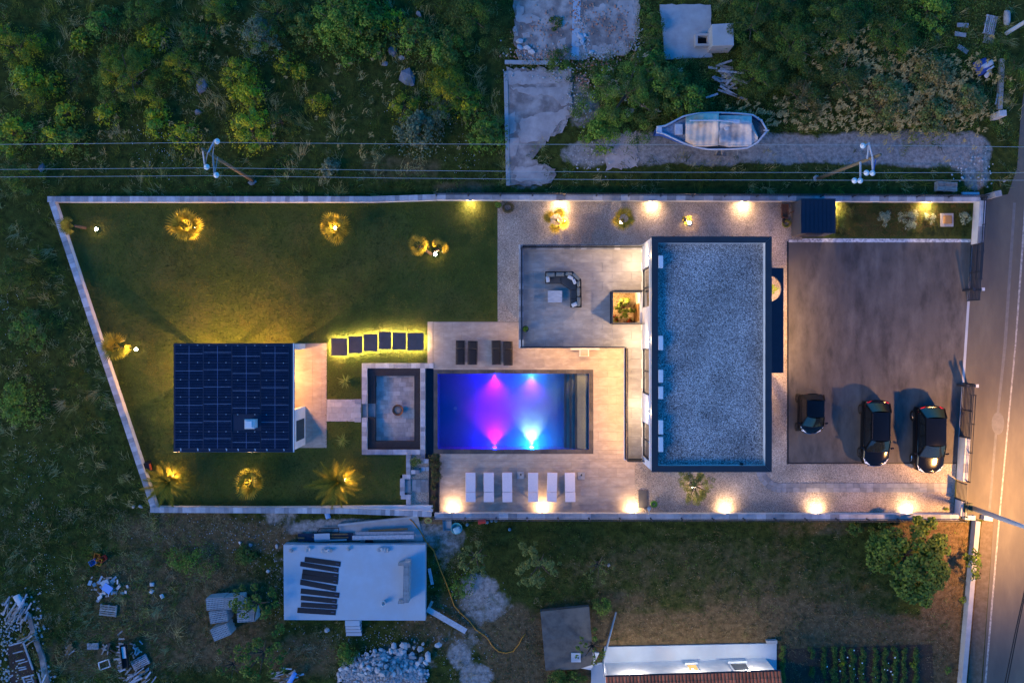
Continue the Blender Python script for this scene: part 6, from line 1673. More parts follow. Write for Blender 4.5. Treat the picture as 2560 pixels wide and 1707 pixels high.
def blob_leaves(blobs, dens, size, kind, zflat=.75, up=.6):
    """blobs: list (x,y,z,r). leaves on and in each blob"""
    P_, Nn, Cc = [], [], []
    for (x, y, z, r_) in blobs:
        n = max(12, int(dens*r_*r_))
        d = R2.normal(size=(n, 3)); d /= np.linalg.norm(d, axis=1, keepdims=True)
        d[:, 2] = np.where(d[:, 2] < -.35, -d[:, 2]*.4, d[:, 2])
        rad = r_*(.55+.5*R2.random(n)**.6)
        p = d*rad[:, None]; p[:, 2] *= zflat
        P_.append(p+np.array([x, y, z])); Nn.append(d*.8+np.array([0, 0, up])+R2.normal(size=(n, 3))*.45)
        c = pick_cols(n, kind); Cc.append(c*(.82+.36*R2.random()))
    return leaf_arrays(np.concatenate(P_), np.concatenate(Nn), size, np.concatenate(Cc), .6, .06)
def trunk_mesh(c, h, r0, spread, nl=5, seed=0):
    rr = random.Random(seed); mb = MB()
    lean = Vector((rr.uniform(-.1,.1), rr.uniform(-.1,.1), 0))*h
    mid = Vector((c[0], c[1], 0))+lean*.5+Vector((0,0,h*.4))
    mb.tube([(c[0], c[1], -.02), tuple(mid)], [r0, r0*.7], 7)
    for k in range(nl):
        a = 2*math.pi*(k+rr.random()*.6)/nl
        e = mid+Vector((math.cos(a)*spread*.65, math.sin(a)*spread*.65, h*.42*rr.uniform(.8,1.1)))
        m2 = (mid+e)/2+Vector((0,0,h*.06))
        mb.tube([tuple(mid-Vector((0,0,.03))), tuple(m2), tuple(e)], [r0*.55, r0*.38, r0*.15], 5)
    return mb
def shrub(label, px, py, rpx, kind, h=None, leaf=.10, dens=1150, name='shrub', cat='shrub', kind2=None, ragged=.5, squash=1.0, nb=None, group=None, tone=1.0):
    r_ = rpx*MPP; h = h if h else min(2.5, r_*1.3)
    c = at(px, py, h*.6)
    rr = random.Random(int(px*7+py)); blobs = []
    small = r_ < .72
    nb = nb or (16 if small else int(12+r_*20))
    for k in range(nb):
        a = rr.uniform(0, 6.283); d = r_*rr.random()**.5*(1+.22*math.sin(3*a+px)+.12*math.sin(5*a+py))*.92
        br = r_*rr.uniform(.28, .45) if small else min(.42, r_*rr.uniform(.12, .34)*(1.1-.45*min(1, d/r_)))
        z = h*(.25+.60*max(0, 1-(d/r_)**1.5)*rr.uniform(.55, 1.15))
        if rr.random() < ragged*.25: d *= 1.15
        blobs.append((c.x+d*math.cos(a), c.y+d*math.sin(a)*squash, z, br))
    t_ = thing(name, label, cat, (c.x, c.y, 0), group)
    sel = [b for i, b in enumerate(blobs) if not kind2 or i % 3]; oth = [b for i, b in enumerate(blobs) if kind2 and i % 3 == 0]
    V, F, Cc = blob_leaves(sel, dens, leaf, kind)
    if oth:
        V2, F2, C2 = blob_leaves(oth, dens, leaf, kind2); F = np.concatenate([F, F2+len(V)]); V = np.concatenate([V, V2]); Cc = np.concatenate([Cc, C2])
    if name == 'shrub' and r_ > .5:
        n2_ = int(260*r_*r_); aa = R2.uniform(0, 6.283, n2_); dd = r_*(.5+.75*R2.random(n2_)); V3, F3, C3 = leaf_arrays(np.stack([c.x+dd*np.cos(aa), c.y+dd*np.sin(aa), h*(.15+.6*R2.random(n2_))*np.clip(1.5-dd/r_, .2, 1)], 1), R2.normal(size=(n2_, 3))*.6+np.array([0,0,1.0]), leaf*1.1, pick_cols(n2_, kind), .45, .05)
        F = np.concatenate([F, F3+len(V)]); V = np.concatenate([V, V3]); Cc = np.concatenate([Cc, C3])
    V -= np.array([c.x, c.y, 0]); V[:, 2] = np.maximum(V[:, 2], .02)
    link(np_mesh('crown', V, F, Cc*tone), 'crown', M['leaf'], t_)
    trunk_mesh(c, h*.9, max(.025, r_*.05), r_, 5, int(px)).build('trunk', M['bark'], t_)
    return t_
Y_, G2_, D_, S_ = 'yellow-green bush ', 'mid-green bush ', 'dark green bush ', 'silvery bush '
MS = [ # meadow shrubs: x, y, radius, kind, second kind, label
 (38,118,46,'y','g',Y_+'at the left edge, largest of the upper left yellow group'),(8,85,26,'y','g',Y_+'touching the left edge near the top'),(82,108,24,'y',None,Y_+'right beside the largest upper left yellow bush'),
 (130,205,24,'y','g',Y_+'thin, between the left edge and the big round tree-like bush'),(84,248,36,'y','g',Y_+'at the left, above the three green bushes'),(160,282,28,'y','g',Y_+'left of the daisy patch, upper'),
 (20,330,44,'g','y',G2_+'at the left edge above the power lines'),(132,342,32,'g','y',G2_+'just above the upper power line at the left'),(318,190,72,'g','y',G2_+'big and round, largest in the upper left meadow'),
 (278,150,38,'g','y',G2_+'at the upper left side of the big round bush'),(262,284,26,'y','g',Y_+'at the lower left foot of the big round bush'),(388,278,26,'y','g',Y_+'below right of the big round bush, upper of a pair'),
 (386,316,27,'y','g',Y_+'below right of the big round bush, lower of a pair'),(452,338,32,'y','g',Y_+'close above the upper power line, left of the pole'),(450,162,44,'y','g',Y_+'right of the big round bush'),
 (197,96,24,'y','g',Y_+'small, above left of the big round bush'),(350,34,46,'g','d',G2_+'at the top edge left of centre'),(377,92,30,'y','g',Y_+'above right of the big round bush'),
 (540,28,36,'g','y',G2_+'round, at the top edge above the half-hidden slab'),(592,185,40,'y','g',Y_+'right of the half-hidden stone slab, upper'),(614,228,36,'y',None,Y_+'right of the half-hidden stone slab, lower and brightest'),
 (643,88,48,'s','g',S_+'pale, in the upper middle of the meadow'),(620,318,46,'y','g',Y_+'right above the left utility pole'),(713,155,26,'y','g',Y_+'in the middle of the meadow, left of a small pair'),
 (753,178,20,'y','g',Y_+'tiny, in the middle of the meadow'),(797,258,22,'y',None,Y_+'tiny, lower middle of the meadow'),(842,52,62,'g','d',G2_+'large, at the top centre left'),
 (823,418,18,'s',None,S_+'small, between the two lower power lines'),(890,45,66,'g','d',G2_+'large, top centre beside its twin'),(982,48,26,'y','g',Y_+'near the top, right of the large green pair'),
 (1120,220,54,'y','g',Y_+'bright, left of the cracked concrete floor'),(1163,250,34,'g','y',G2_+'right flank of the bright yellow bush by the concrete'),(1011,264,32,'y','g',Y_+'below the large boulder'),
 (1042,325,46,'s',None,S_+'spiky, above the upper power line near the concrete'),(1100,280,36,'s','g',S_+'spiky, at the foot of the bright yellow bush'),(1124,180,32,'g',None,G2_+'above the bright yellow bush'),
 (1106,116,52,'d','g',D_+'left of the ruin floor, lower'),(1180,40,62,'d','g',D_+'left of the ruin floor, at the top edge'),(1034,92,42,'d','g',D_+'beside the upper boulder'),(1215,330,40,'g','d',G2_+'against the left side of the cracked floor'),
 (40,440,46,'d','g',D_+'outside the upper left wall corner'),(30,690,48,'d','g',D_+'left of the slanted wall, upper'),(60,830,40,'d','g',D_+'left of the slanted wall, middle'),(40,1010,46,'g','d',G2_+'left of the slanted wall, lower'),
 (250,60,40,'d','g',D_+'at the top edge, left quarter'),(480,90,36,'d',None,D_+'between the two upper middle bushes'),(700,300,34,'d',None,D_+'below the middle of the meadow'),(690,30,44,'d','g',D_+'at the top edge, beside the silvery bush'),
 (190,190,36,'d',None,D_+'in the gap left of the big round bush'),(760,70,40,'d',None,D_+'at the top, left of the large green pair'),(60,190,34,'y','g',Y_+'at the left edge, below the largest yellow one'),(180,350,34,'d','g',D_+'left of the daisy patch, lower'),
 (1563,235,98,'d','g',D_+'broad with pale seed heads, left of the boat'),(1400,152,34,'g','d',G2_+'growing over the edge of the ruin floor'),(1628,60,30,'g','d',G2_+'between ruin floor and well floor, upper'),(1625,125,26,'d','g',D_+'between ruin floor and well floor, lower'),
 (1500,330,38,'g',None,G2_+'low, at the left end of the dirt track'),(1390,55,14,'d',None,D_+'small, growing on the ruin floor'),(1650,200,60,'d','g',D_+'above the boat bow'),(1720,250,50,'d','g',D_+'right above the boat cover'),
 (1880,60,62,'d','g',D_+'right of the concrete cube, upper'),(1990,110,66,'d','g',D_+'in the thicket, upper middle right'),(1900,180,58,'d','g',D_+'right of the plank heap'),(2100,60,60,'d','g',D_+'in the thicket near the top right'),
 (2110,190,60,'d','o',D_+'in the thicket, centre right'),(2010,250,52,'d','e',D_+'in the thicket above the dirt track'),(2230,90,60,'d','g',D_+'left of the fallen boards'),(2220,250,56,'o','e','olive green bush with dry tips above the dirt track'),
 (2330,180,50,'e','o','olive green bush with dry tips left of the blue tarp'),(2340,290,48,'o','e','pale olive bush at the end of the thicket'),(2420,250,44,'o','e','pale olive bush left of the upper stone pillar'),(1950,10,50,'d','g',D_+'at the top edge right of the concrete cube'),
 (2330,20,46,'g','d',G2_+'at the top edge left of the standing pallet'),(2540,180,40,'d','g',D_+'at the right edge above the road')]
for (px, py, rp, k1, k2, lb) in MS:
    v_ = int(px*3+py) % 4
    shrub(lb, px, py, rp*1.14, k1, kind2=k2, leaf=(.075,.10,.13,.16)[v_], dens=(1500,1050,800,560)[v_], tone=(.72,.95,1.1,.85)[int(px+py*5) % 4], group='bushes of the wild meadow')
# trees of the lower plots
def tree(label, px, py, rpx, kind, h, leaf=.14, dens=420, kind2=None, nb=None, name='tree', ragged=.8):
    r_ = rpx*MPP; c = at(px, py, h*.75); rr = random.Random(int(px+py)); blobs = []
    nb = nb or int(14+r_*9)
    for k in range(nb):
        a = rr.uniform(0, 6.283); d = r_*rr.random()**.5*(1+.16*math.sin(3*a+px)+.12*math.sin(5*a+2)+.10*math.sin(9*a))
        blobs.append((c.x+d*math.cos(a), c.y+d*math.sin(a), h*(.50+.45*max(0, 1-(d/r_)**2)*rr.uniform(.5,1.15)), r_*rr.uniform(.09,.2)))
    t_ = thing(name, label, 'tree', (c.x, c.y, 0))
    V, F, Cc = blob_leaves(blobs, dens, leaf, kind, .7, .9)
    V -= np.array([c.x, c.y, 0])
    link(np_mesh('crown', V, F, Cc), 'crown', M['leaf'], t_)
    tm = trunk_mesh(c, h*.85, .045*h, r_, 7, int(px)); tm.build('trunk', M['bark'], t_)
    return t_
tree('large leafy fig tree by the road at the lower right', 2292, 1408, 94, 'f', 3.6, .22, 520, nb=100)
shrub('side branch clump of the fig tree hanging over the low wall', 2440, 1400, 26, 'f', 2.2, .18, 500, name='fig_shoot', nb=9)
shrub('small shoot below the fig clump at the low wall', 2440, 1440, 16, 'f', 1.4, .16, 500, name='fig_shoot', nb=6)
tree('pale olive-green tree below the sun terrace, right one', 1347, 1421, 54, 'o', 2.6, .11, 1500, nb=34)
tree('pale olive-green tree below the sun terrace, left one', 1188, 1400, 44, 'o', 2.3, .11, 1100, nb=24)
tree('faint thin tree in the field, right of the two olive-green trees', 1500, 1420, 44, 'o', 2.0, .08, 500, nb=18)
shrub('dark bush beside the orange hose', 1153, 1466, 30, 'g', .9, kind2='d')
shrub('dark bush at the upper right corner of the cistern', 1504, 1515, 24, 'd', .9, kind2='g')
tree('small leafy tree leaning over the cistern and white panel', 1480, 1630, 38, 'f', 2.6, .14, 700, nb=16)
shrub('bright bush at the bottom edge below the cistern, left', 1393, 1698, 26, 'c', 1.0, kind2='f'); shrub('bright bush at the bottom edge below the cistern, right', 1440, 1702, 22, 'c', 1.0, kind2='f')
tree('leafy tree standing over the block pallets', 628, 1515, 58, 'f', 2.6, .15, 620, nb=30)
tree('leafy tree at the bottom edge below the block pallets', 652, 1645, 66, 'f', 2.4, .15, 500, nb=34)
tree('thin small tree at the bottom edge left of the larger one', 572, 1668, 38, 'f', 1.8, .13, 380, nb=16)
shrub('weedy green bush above left of the block pallets', 492, 1408, 44, 'g', .8, .09, 420, kind2='c'); shrub('tall weed clump left of the weedy bush', 440, 1400, 26, 'g', .8, .09, 420)
shrub('low bush left of the raised slab', 612, 1388, 22, 'd', .6); shrub('bush at the left foot of the rubble pile', 862, 1640, 24, 'g', .9, kind2='c')
shrub('dark bush top left of the fig tree', 2205, 1330, 24, 'd', .7); shrub('small dark bush in the field left of the fig tree', 2140, 1322, 18, 'd', .6)
shrub('small weed beside the low wall', 2412, 1500, 8, 'g', .4, .06, 900); shrub('small dark weed in the dry corner of the field', 2370, 1675, 10, 'g', .4, .06, 900)
# shrubs of the planted corner, pots, courtyard
for (px, py, rp, k, lb) in ((2211,544,16,'S','silvery round shrub nearest the middle of the planted corner'),(2274,546,21,'S','largest silvery shrub in the planted corner'),(2331,544,12,'S','smallest silvery shrub left of the stone plinth'),(2413,546,16,'S','silvery shrub between stone plinth and street wall'),
                            (2103,550,17,'c','bright green shrub at the shed wall')):
    shrub(lb, px, py, rp, k, .6, .06, 2200, group='shrubs of the planted corner')
for (px, py, rp) in ((2112,518,14),(2128,530,12),(2104,570,12)): shrub({2112:'ground shrub right under the lamp by the shed',2128:'ground shrub right of the lit shrub by the shed',2104:'ground shrub at the lower shed corner'}[px], px, py, rp, 'o', .3, .05, 1500)
shrub('round clipped shrub in the court planter', 1038, 1153, 14, 'c', .7, .05, 3500, kind2='f')
for i in range(7):
    py = (1143,1160,1178,1196,1217,1243,1266)[i]
    shrub('%s hedge plant from the top in the deck planter' % ('first','second','third','fourth','fifth','sixth','seventh')[i], 1087-(i>3)*2, py, (14,14,15,13,9,8,8)[i], 'h', (.9,.95,1.0,.9,.55,.5,.5)[i], .06, 2600, name='hedge_plant', group='hedge plants in the planter')
hp_ = thing('deck_planter', 'narrow dark planter trough along the left end of the sun terrace', 'planter', at(1085,1205))
a, b = at(1073,1147), at(1098,1282)
for (x0, y0, x1, y1) in ((a.x,b.y,a.x+.05,a.y),(b.x-.05,b.y,b.x,a.y),(a.x+.05,b.y,b.x-.05,b.y+.05),(a.x+.05,a.y-.05,b.x-.05,a.y)): MB().box(x0, y0, 0, x1, y1, .22).build('side', M['blackm'], hp_)
MB().box(a.x+.05, b.y+.05, 0, b.x-.05, a.y-.05, .16).build('soil', M['soil'], hp_)
ctree = tree('bright courtyard tree growing in the terrace light well', 1561, 771, 25, 'c', 2.4, .10, 7000, nb=34)
shrub('left red-flowered plant in the light well', 1540, 797, 8, 'r', .5, .06, 3000, kind2='g'); shrub('right red-flowered plant in the light well', 1575, 798, 9, 'r', .5, .06, 3000, kind2='g')
def pot_plant(label, px, py, z, kind, rp):
    c = at(px, py, z+.4); t_ = thing('potted_plant', label, 'potted plant', (c.x, c.y, z))
    MB().lathe([(.12,0),(.19,.32),(.2,.34),(.17,.34),(.15,.28),(.0,.28)], (c.x, c.y, z), 16).build('pot', M['antra'], t_)
    V, F, Cc = blob_leaves([(0, 0, z*0+.48, rp*MPP), (.06,.05,.55,rp*MPP*.6)], 2600, .10, kind); link(np_mesh('leaves', V, F, Cc), 'leaves', M['leaf'], t_)
pot_plant('dark potted plant at the lower left corner of the upper terrace', 1314, 822, TZ, 'g', 6)
pot_plant('potted plant at the lawn corner beside the coiled hose', 1246, 513, 0, 'g', 8)
shrub('slim plant growing in the round entrance planter', 1934, 722, 12, 'g', 2.7, .08, 1500, name='planter_shrub')
shrub('small weed in the gravel near the lower street corner', 2368, 1272, 6, 'g', .3, .05, 2000)
tree('fine-leaved olive tree in the gravel below the house', 1741, 1216, 42, 'o', 2.0, .05, 3600, nb=80)
# ---- palms
def fan_frond():
    """a fan leaf: stalk along +X, blade spreading at its end; unit length 1"""
    V, F = [], []
    def tri(a, b, c):
        k = len(V); V.extend([a, b, c]); F.append((k, k+1, k+2))
    st = [(-.0,0,0),(.25,0,.07),(.5,0,.08)]
    for a, b in zip(st[:-1], st[1:]):
        tri((a[0],-.012,a[2]),(b[0],-.010,b[2]),(b[0],.010,b[2])); tri((a[0],-.012,a[2]),(b[0],.010,b[2]),(a[0],.012,a[2]))
    c = st[-1]; n = 17
    for i in range(n):
        an = R(-118+236*i/(n-1)); ln = .52*(1-.22*abs(i-(n-1)/2)/((n-1)/2)); w_ = .03
        d = Vector((math.cos(an), math.sin(an), 0)); q_ = Vector((-d.y, d.x, 0))*w_
        m_ = Vector(c)+d*ln*.55+Vector((0,0,.02)); e_ = Vector(c)+d*ln+Vector((0,0,-.10))
        tri(tuple(Vector(c)), tuple(m_-q_), tuple(m_+q_)); tri(tuple(m_-q_), tuple(e_), tuple(m_+q_))
    return np.array([tuple(v) for v in V]), np.array(F)
def pinnate_frond(nl=26, droop=.5):
    V, F = [], []
    def tri(a, b, c):
        k = len(V); V.extend([a, b, c]); F.append((k, k+1, k+2))
    P_ = lambda t: Vector((t, 0, .42*t-droop*1.1*t*t))
    for i in range(10):
        a, b = P_(i/10), P_((i+1)/10); tri((a.x,-.012,a.z),(b.x,-.01,b.z),(b.x,.01,b.z)); tri((a.x,-.012,a.z),(b.x,.01,b.z),(a.x,.012,a.z))
    for i in range(nl):
        t = .12+.88*i/nl; c = P_(t); ln = .24*math.sin(math.pi*(.15+.8*t))**.7
        for s_ in (-1, 1):
            an = R(52-22*t)*s_; d = Vector((math.cos(an), math.sin(an), -.12)); q_ = Vector((.018, 0, 0))
            tri(tuple(c-q_), tuple(c+d*ln), tuple(c+q_))
    return np.array([tuple(v) for v in V]), np.array(F)
FR = {}
def frond_mesh(kind, v):
    if (kind, v) in FR: return FR[(kind, v)]
    V, F = fan_frond() if kind == 'fan' else (pinnate_frond(26, .40+.12*v) if kind == 'date' else None)
    base = np.array([(.30,.25,.03),(.36,.29,.035),(.22,.22,.03)][v % 3]); c = base*(1+.3*(R2.random((len(V)//3, 1)).repeat(3, 0)*2-1))
    me = np_mesh('frond', V, F, c); me.materials.append(M['palm']); FR[(kind, v)] = me
    return me
def palm(label, px, py, rpx, kind, n, h=.5, lean=(0, 0), base=None, tilt=(10, 60), name='palm_tree', sc=1.0, arcs=None):
    r_ = rpx*MPP*(1.2 if kind == 'fan' else 1.1); crown = at(px, py, h); rr = random.Random(int(px))
    bs = at(*base) if base else Vector((crown.x, crown.y, 0))
    t_ = thing(name, label, 'palm', (bs.x, bs.y, 0))
    mid = (bs+crown)/2+Vector((0,0,.1*h))
    MB().tube([tuple(bs), tuple(mid), tuple(crown)], [.11*sc, .10*sc, .08*sc], 8).build('trunk', M['bark'], t_)
    for k in range(n):
        if arcs: az = R(rr.uniform(*arcs[k % len(arcs)]))
        else: az = 2*math.pi*k*.381966+rr.uniform(-.2,.2)
        el = R(rr.uniform(*tilt)) if kind == 'fan' else R(8+52*(k/n)**1.3+rr.uniform(-5,5))-R(18)*(k < n*.3)
        o = bpy.data.objects.new('frond', frond_mesh(kind, k % 3)); COL.objects.link(o); o.parent = t_
        o.location = Vector((crown.x-bs.x, crown.y-bs.y, crown.z-.02))
        s_ = r_*(1.0 if kind == 'date' else .98)*rr.uniform(.85,1.1)/max(.45, math.cos(el)) *(.9 if kind == 'date' else .95)
        s_ = min(s_, r_*1.5)
        o.scale = (s_, s_, s_); o.rotation_euler = (rr.uniform(-.35,.35), -el, az)
    return t_
palm('small dim palm leaning left in the top left lawn corner', 185, 565, 26, 'fan', 9, .7, base=(214,570), arcs=[(120,240)], name='fan_palm')
palm('fan palm glowing over its lamp, second from left on the upper lawn', 471, 567, 38, 'fan', 24, .7, base=(474,568), name='fan_palm')
palm('fan palm lit from below, third from left on the upper lawn', 843, 573, 36, 'fan', 22, .7, base=(843,571), name='fan_palm')
palm('curved leaning palm in two tufts, left tuft, near the gravel', 1047, 615, 24, 'fan', 10, .9, base=(1078,635), name='fan_palm', tilt=(5,45))
palm('right tuft of the curved leaning palm near the gravel', 1098, 622, 22, 'fan', 8, .8, base=(1086,632), name='fan_palm', tilt=(5,45), arcs=[(-10,120)])
palm('fan palm left of the pavilion', 300, 868, 33, 'fan', 15, .7, base=(306,870), name='fan_palm', arcs=[(80,300),(60,180),(-110,-20)])
palm('feathery date palm at the lower left lawn corner', 425, 1203, 50, 'date', 38, .75, base=(427,1200), name='date_palm', sc=1.4)
palm('dark fan palm below the pavilion', 629, 1204, 34, 'fan', 20, .7, base=(629,1202), name='fan_palm')
palm('feathery date palm below the yuccas', 846, 1203, 54, 'date', 40, .75, base=(849,1202), name='date_palm', sc=1.4)
palm('forked fan palm in the gravel, left one', 1391, 551, 33, 'fan', 8, .9, base=(1396,553), name='fan_palm', arcs=[(150,170),(60,95),(235,285),(-40,-5)], tilt=(2,30))
palm('bright fan palm in the gravel, right one', 1557, 549, 28, 'fan', 10, 1.3, base=(1555,556), name='fan_palm', tilt=(5,50))
palm('smallest fan palm in the gravel above the house', 1714, 550, 13, 'fan', 6, .5, base=(1716,554), name='fan_palm')
def yucca(label, px, py, rpx):
    c = at(px, py, .2); r_ = rpx*MPP; t_ = thing('yucca', label, 'yucca', (c.x, c.y, 0)); rr = random.Random(int(py))
    for k in range(46):
        az, el = rr.uniform(0, 6.283), R(rr.uniform(5, 75)); l = r_*rr.uniform(.85,1.12)
        key = ('yl', k % 3)
        if key not in FR:
            V = np.array([(0,-.035,0),(0,.035,0),(.55,.03,.04),(.55,-.03,.04),(1,0,-.03)]); F = np.array([(0,1,2),(0,2,3),(3,2,4)])
            FR[key] = np_mesh('blade', V, F, np.tile(np.array([(.26,.34,.09),(.34,.40,.12),(.20,.28,.08)][k % 3]), (5, 1))); FR[key].materials.append(M['palm'])
        o = bpy.data.objects.new('blade', FR[key]); COL.objects.link(o); o.parent = t_; o.location = (0, 0, .08); o.scale = (l, l, l); o.rotation_euler = (0, -el, az)
    MB().tube([(c.x, c.y, 0), (c.x, c.y, .12)], .06, 7).build('stem', M['bark'], t_)
yucca('spiky yucca above the garden path', 862, 953, 22); yucca('spiky yucca below the garden path', 857, 1102, 22)
# ---- grass
SLABS = [[(1270,178),(1420,178),(1422,270),(1405,300),(1375,325),(1335,352),(1310,392),(1362,418),(1352,452),(1272,458)],[(1294,-60),(1594,-60),(1584,92),(1560,128),(1495,138),(1425,140),(1306,148),(1290,90)],[(1650,13),(1776,13),(1779,146),(1660,148)],
         [(700,1355),(1065,1355),(1065,1552),(705,1552)],[(1351,1520),(1480,1512),(1486,1668),(1364,1676)],[(1505,1607),(1942,1605),(1965,1800),(1480,1800)],[(805,1312),(1045,1290),(1060,1352),(790,1352)],[(1739,55),(1840,55),(1840,138),(1739,138)]]
def blocked(X, Y, road_=True):
    m = poly_in(PROP, X, Y)
    for p in SLABS: m |= poly_in([xy(*q_) for q_ in p], X, Y)
    if road_: m |= poly_in([xy(*q_) for q_ in road_px], X, Y) | poly_in([xy(*q_) for q_ in ((2440,1296),(2490,1296),(2455,1800),(2400,1800))], X, Y)
    return m
def blades(name, X, Y, az, ln, wd, lean, cols, z0=-.03, seg=2):
    n = len(X)
    d = np.stack([np.cos(az), np.sin(az)], 1); q_ = np.stack([-d[:, 1], d[:, 0]], 1)*wd[:, None]*.5
    hor, ver = ln*np.sin(lean), ln*np.cos(lean)
    b = np.stack([X, Y], 1)
    V = np.zeros((n, 5, 3))
    V[:, 0, :2] = b-q_; V[:, 1, :2] = b+q_
    V[:, 2, :2] = b+d*(hor*.45)[:, None]+q_*.9; V[:, 3, :2] = b+d*(hor*.45)[:, None]-q_*.9
    V[:, 4, :2] = b+d*hor[:, None]
    V[:, 0:2, 2] = z0; V[:, 2:4, 2] = (z0+ver*.72)[:, None]; V[:, 4, 2] = z0+ver
    k = np.arange(n)[:, None]*5
    F = np.concatenate([k+np.array([0,1,2]), k+np.array([0,2,3]), k+np.array([3,2,4])], 0)
    return np_mesh(name, V.reshape(-1, 3), F, np.repeat(cols, 5, axis=0))
def tuft_field(n_t, per, xr, yr, hmin, hmax, dens_fn, colfn, spread=.16, lean=(.5,1.25), comb=.7, wd=(.012,.026)):
    X = R2.uniform(*xr, n_t); Y = R2.uniform(*yr, n_t)
    k = R2.random(n_t) < dens_fn(X, Y); X, Y = X[k], Y[k]
    k = ~blocked(X, Y); X, Y = X[k], Y[k]; m = len(X)
    th = fbm(X, Y, .22, 31)*14
    hh = hmin+(hmax-hmin)*R2.random(m)*fbm(X, Y, .5, 5)*1.6
    cc = colfn(X, Y)
    i = np.repeat(np.arange(m), per)
    az = np.where(R2.random(m*per) < comb, th[i]+R2.normal(0, .55, m*per), R2.uniform(0, 6.283, m*per))
    bx, by = X[i]+R2.normal(0, spread, m*per), Y[i]+R2.normal(0, spread, m*per)
    ok = ~blocked(bx+np.cos(az)*.1, by+np.sin(az)*.1)
    le = hh[i]*(.55+.7*R2.random(m*per)); wd_ = R2.uniform(*wd, m*per); ln_ = R2.uniform(*lean, m*per)
    co = cc[i]*(.75+.5*R2.random((m*per, 1)))
    return bx[ok], by[ok], az[ok], le[ok], wd_[ok], ln_[ok], co[ok]
def wild_col(X, Y):
    f = fbm(X, Y, .35, 3)[:, None]; g = fbm(X, Y, .9, 17)[:, None]; u = R2.random((len(X), 1))
    a = np.array([.060,.100,.010]); b = np.array([.165,.200,.020]); s_ = np.array([.42,.37,.15]); c = np.array([.036,.070,.010])
    base = np.where(f > .52, b, a); base = np.where(g < .40, c, base)
    return np.where(u > .84-.35*(f > .56), s_, base)
top = lambda X, Y: np.where(Y > 9.2, 1.0, np.where(X < -22, .9, 0.0))*(1-.9*np.clip(blob_mask(X, Y, PALE)*1.6-.35, 0, 1))
A_ = tuft_field(15500, 13, (-44, 44), (-31, 31), .22, .75, top, wild_col)
o = link(blades('meadow_grass', *A_), 'meadow_grass', M['grass']); o['kind'] = 'stuff'; tag(o, 'long combed wild grass of the meadow', 'grass')
def field_col(X, Y):
    d = blob_mask(X, Y, DRY)[:, None]+.55*(fbm(X, Y, .4, 9)[:, None]-.5); u = R2.random((len(X), 1))
    g = np.where(u < .5, np.array([.038,.066,.010]), np.array([.072,.092,.016])); dr = np.where(u < .5, np.array([.170,.120,.045]), np.array([.30,.22,.11]))
    return np.where(R2.random((len(X), 1)) < d*1.0, dr, g)
bot = lambda X, Y: np.where((Y < -10.6), 1.0, 0.0)*(1-.85*np.clip(blob_mask(X, Y, PALE)*1.6-.3, 0, 1))*(1-.45*np.clip(blob_mask(X, Y, DRY), 0, 1))*np.where(X < -20, 1.0, .8)
A_ = tuft_field(19000, 10, (-44, 31), (-30, -10), .08, .36, bot, field_col, .14, (.3,1.3), .35, (.012,.024))
o = link(blades('field_grass', *A_), 'field_grass', M['grass']); o['kind'] = 'stuff'; tag(o, 'short patchy dry grass of the lower field', 'grass')
A_ = tuft_field(1500, 26, (-44, 44), (-31, 31), .5, 1.0, lambda X, Y: top(X, Y)*(fbm(X, Y, .3, 61) > .5)*.9, lambda X, Y: np.array([(.34,.31,.12),(.26,.27,.08),(.40,.35,.15)])[R2.integers(0, 3, len(X))], .10, (.7,1.3), .85, (.012,.022))
o = link(blades('tall_dry_grass', *A_), 'tall_dry_grass', M['grass']); o['kind'] = 'stuff'; tag(o, 'tall pale tufts of bent dry grass in the meadow', 'grass')
A_ = tuft_field(2600, 18, (-44, -2), (-30, -10.8), .12, .5, lambda X, Y: np.where(Y < -10.8, 1, 0)*(fbm(X, Y, .25, 91) > .47)*.9*(1-np.clip(blob_mask(X, Y, PALE)*1.6-.3, 0, .9)), lambda X, Y: np.array([(.30,.25,.12),(.22,.20,.08),(.38,.31,.17)])[R2.integers(0, 3, len(X))], .16, (.6,1.35), .6, (.010,.02))
o = link(blades('straw_grass', *A_), 'straw_grass', M['grass']); o['kind'] = 'stuff'; tag(o, 'straw-coloured dry grass of the rough lower left ground', 'grass')
# mown lawn blades
Xl = R2.uniform(-31, -0.9, 150000); Yl = R2.uniform(-11.2, 9.4, 150000)
lp = [xy(*p) for p in [(150,508),(1240,508),(1240,800),(1067,800),(1067,905),(903,905),(903,1000),(817,1000),(817,1050),(903,1050),(903,1137),(1012,1137),(1012,1185),(998,1185),(998,1248),(1010,1262),(392,1264)]]
k = poly_in(lp, Xl, Yl) & ~((Xl > -21.0) & (Xl < -12.25) & (Yl < -.1) & (Yl > -7.0)); Xl, Yl = Xl[k], Yl[k]
tone = fbm(Xl, Yl, .25, 21)[:, None]; cl = np.where(tone > .5, np.array([.068,.112,.014]), np.array([.044,.086,.011]))*(.45+1.1*R2.random((len(Xl), 1)))
cl = np.where((fbm(Xl, Yl, .8, 3)[:, None] > .63), np.array([.125,.128,.020])*(.6+.8*R2.random((len(Xl), 1))), cl)
cl = np.where(fbm(Xl, Yl, .45, 71)[:, None] < .36, cl*.55, cl)
o = link(blades('lawn_grass', Xl, Yl, R2.uniform(0, 6.28, len(Xl)), R2.uniform(.05, .12, len(Xl)), R2.uniform(.014, .03, len(Xl)), R2.uniform(.5, 1.3, len(Xl)), cl, 0.0), 'lawn_grass', M['grass']); o['kind'] = 'stuff'; tag(o, 'short mown blades of the garden lawn', 'grass')
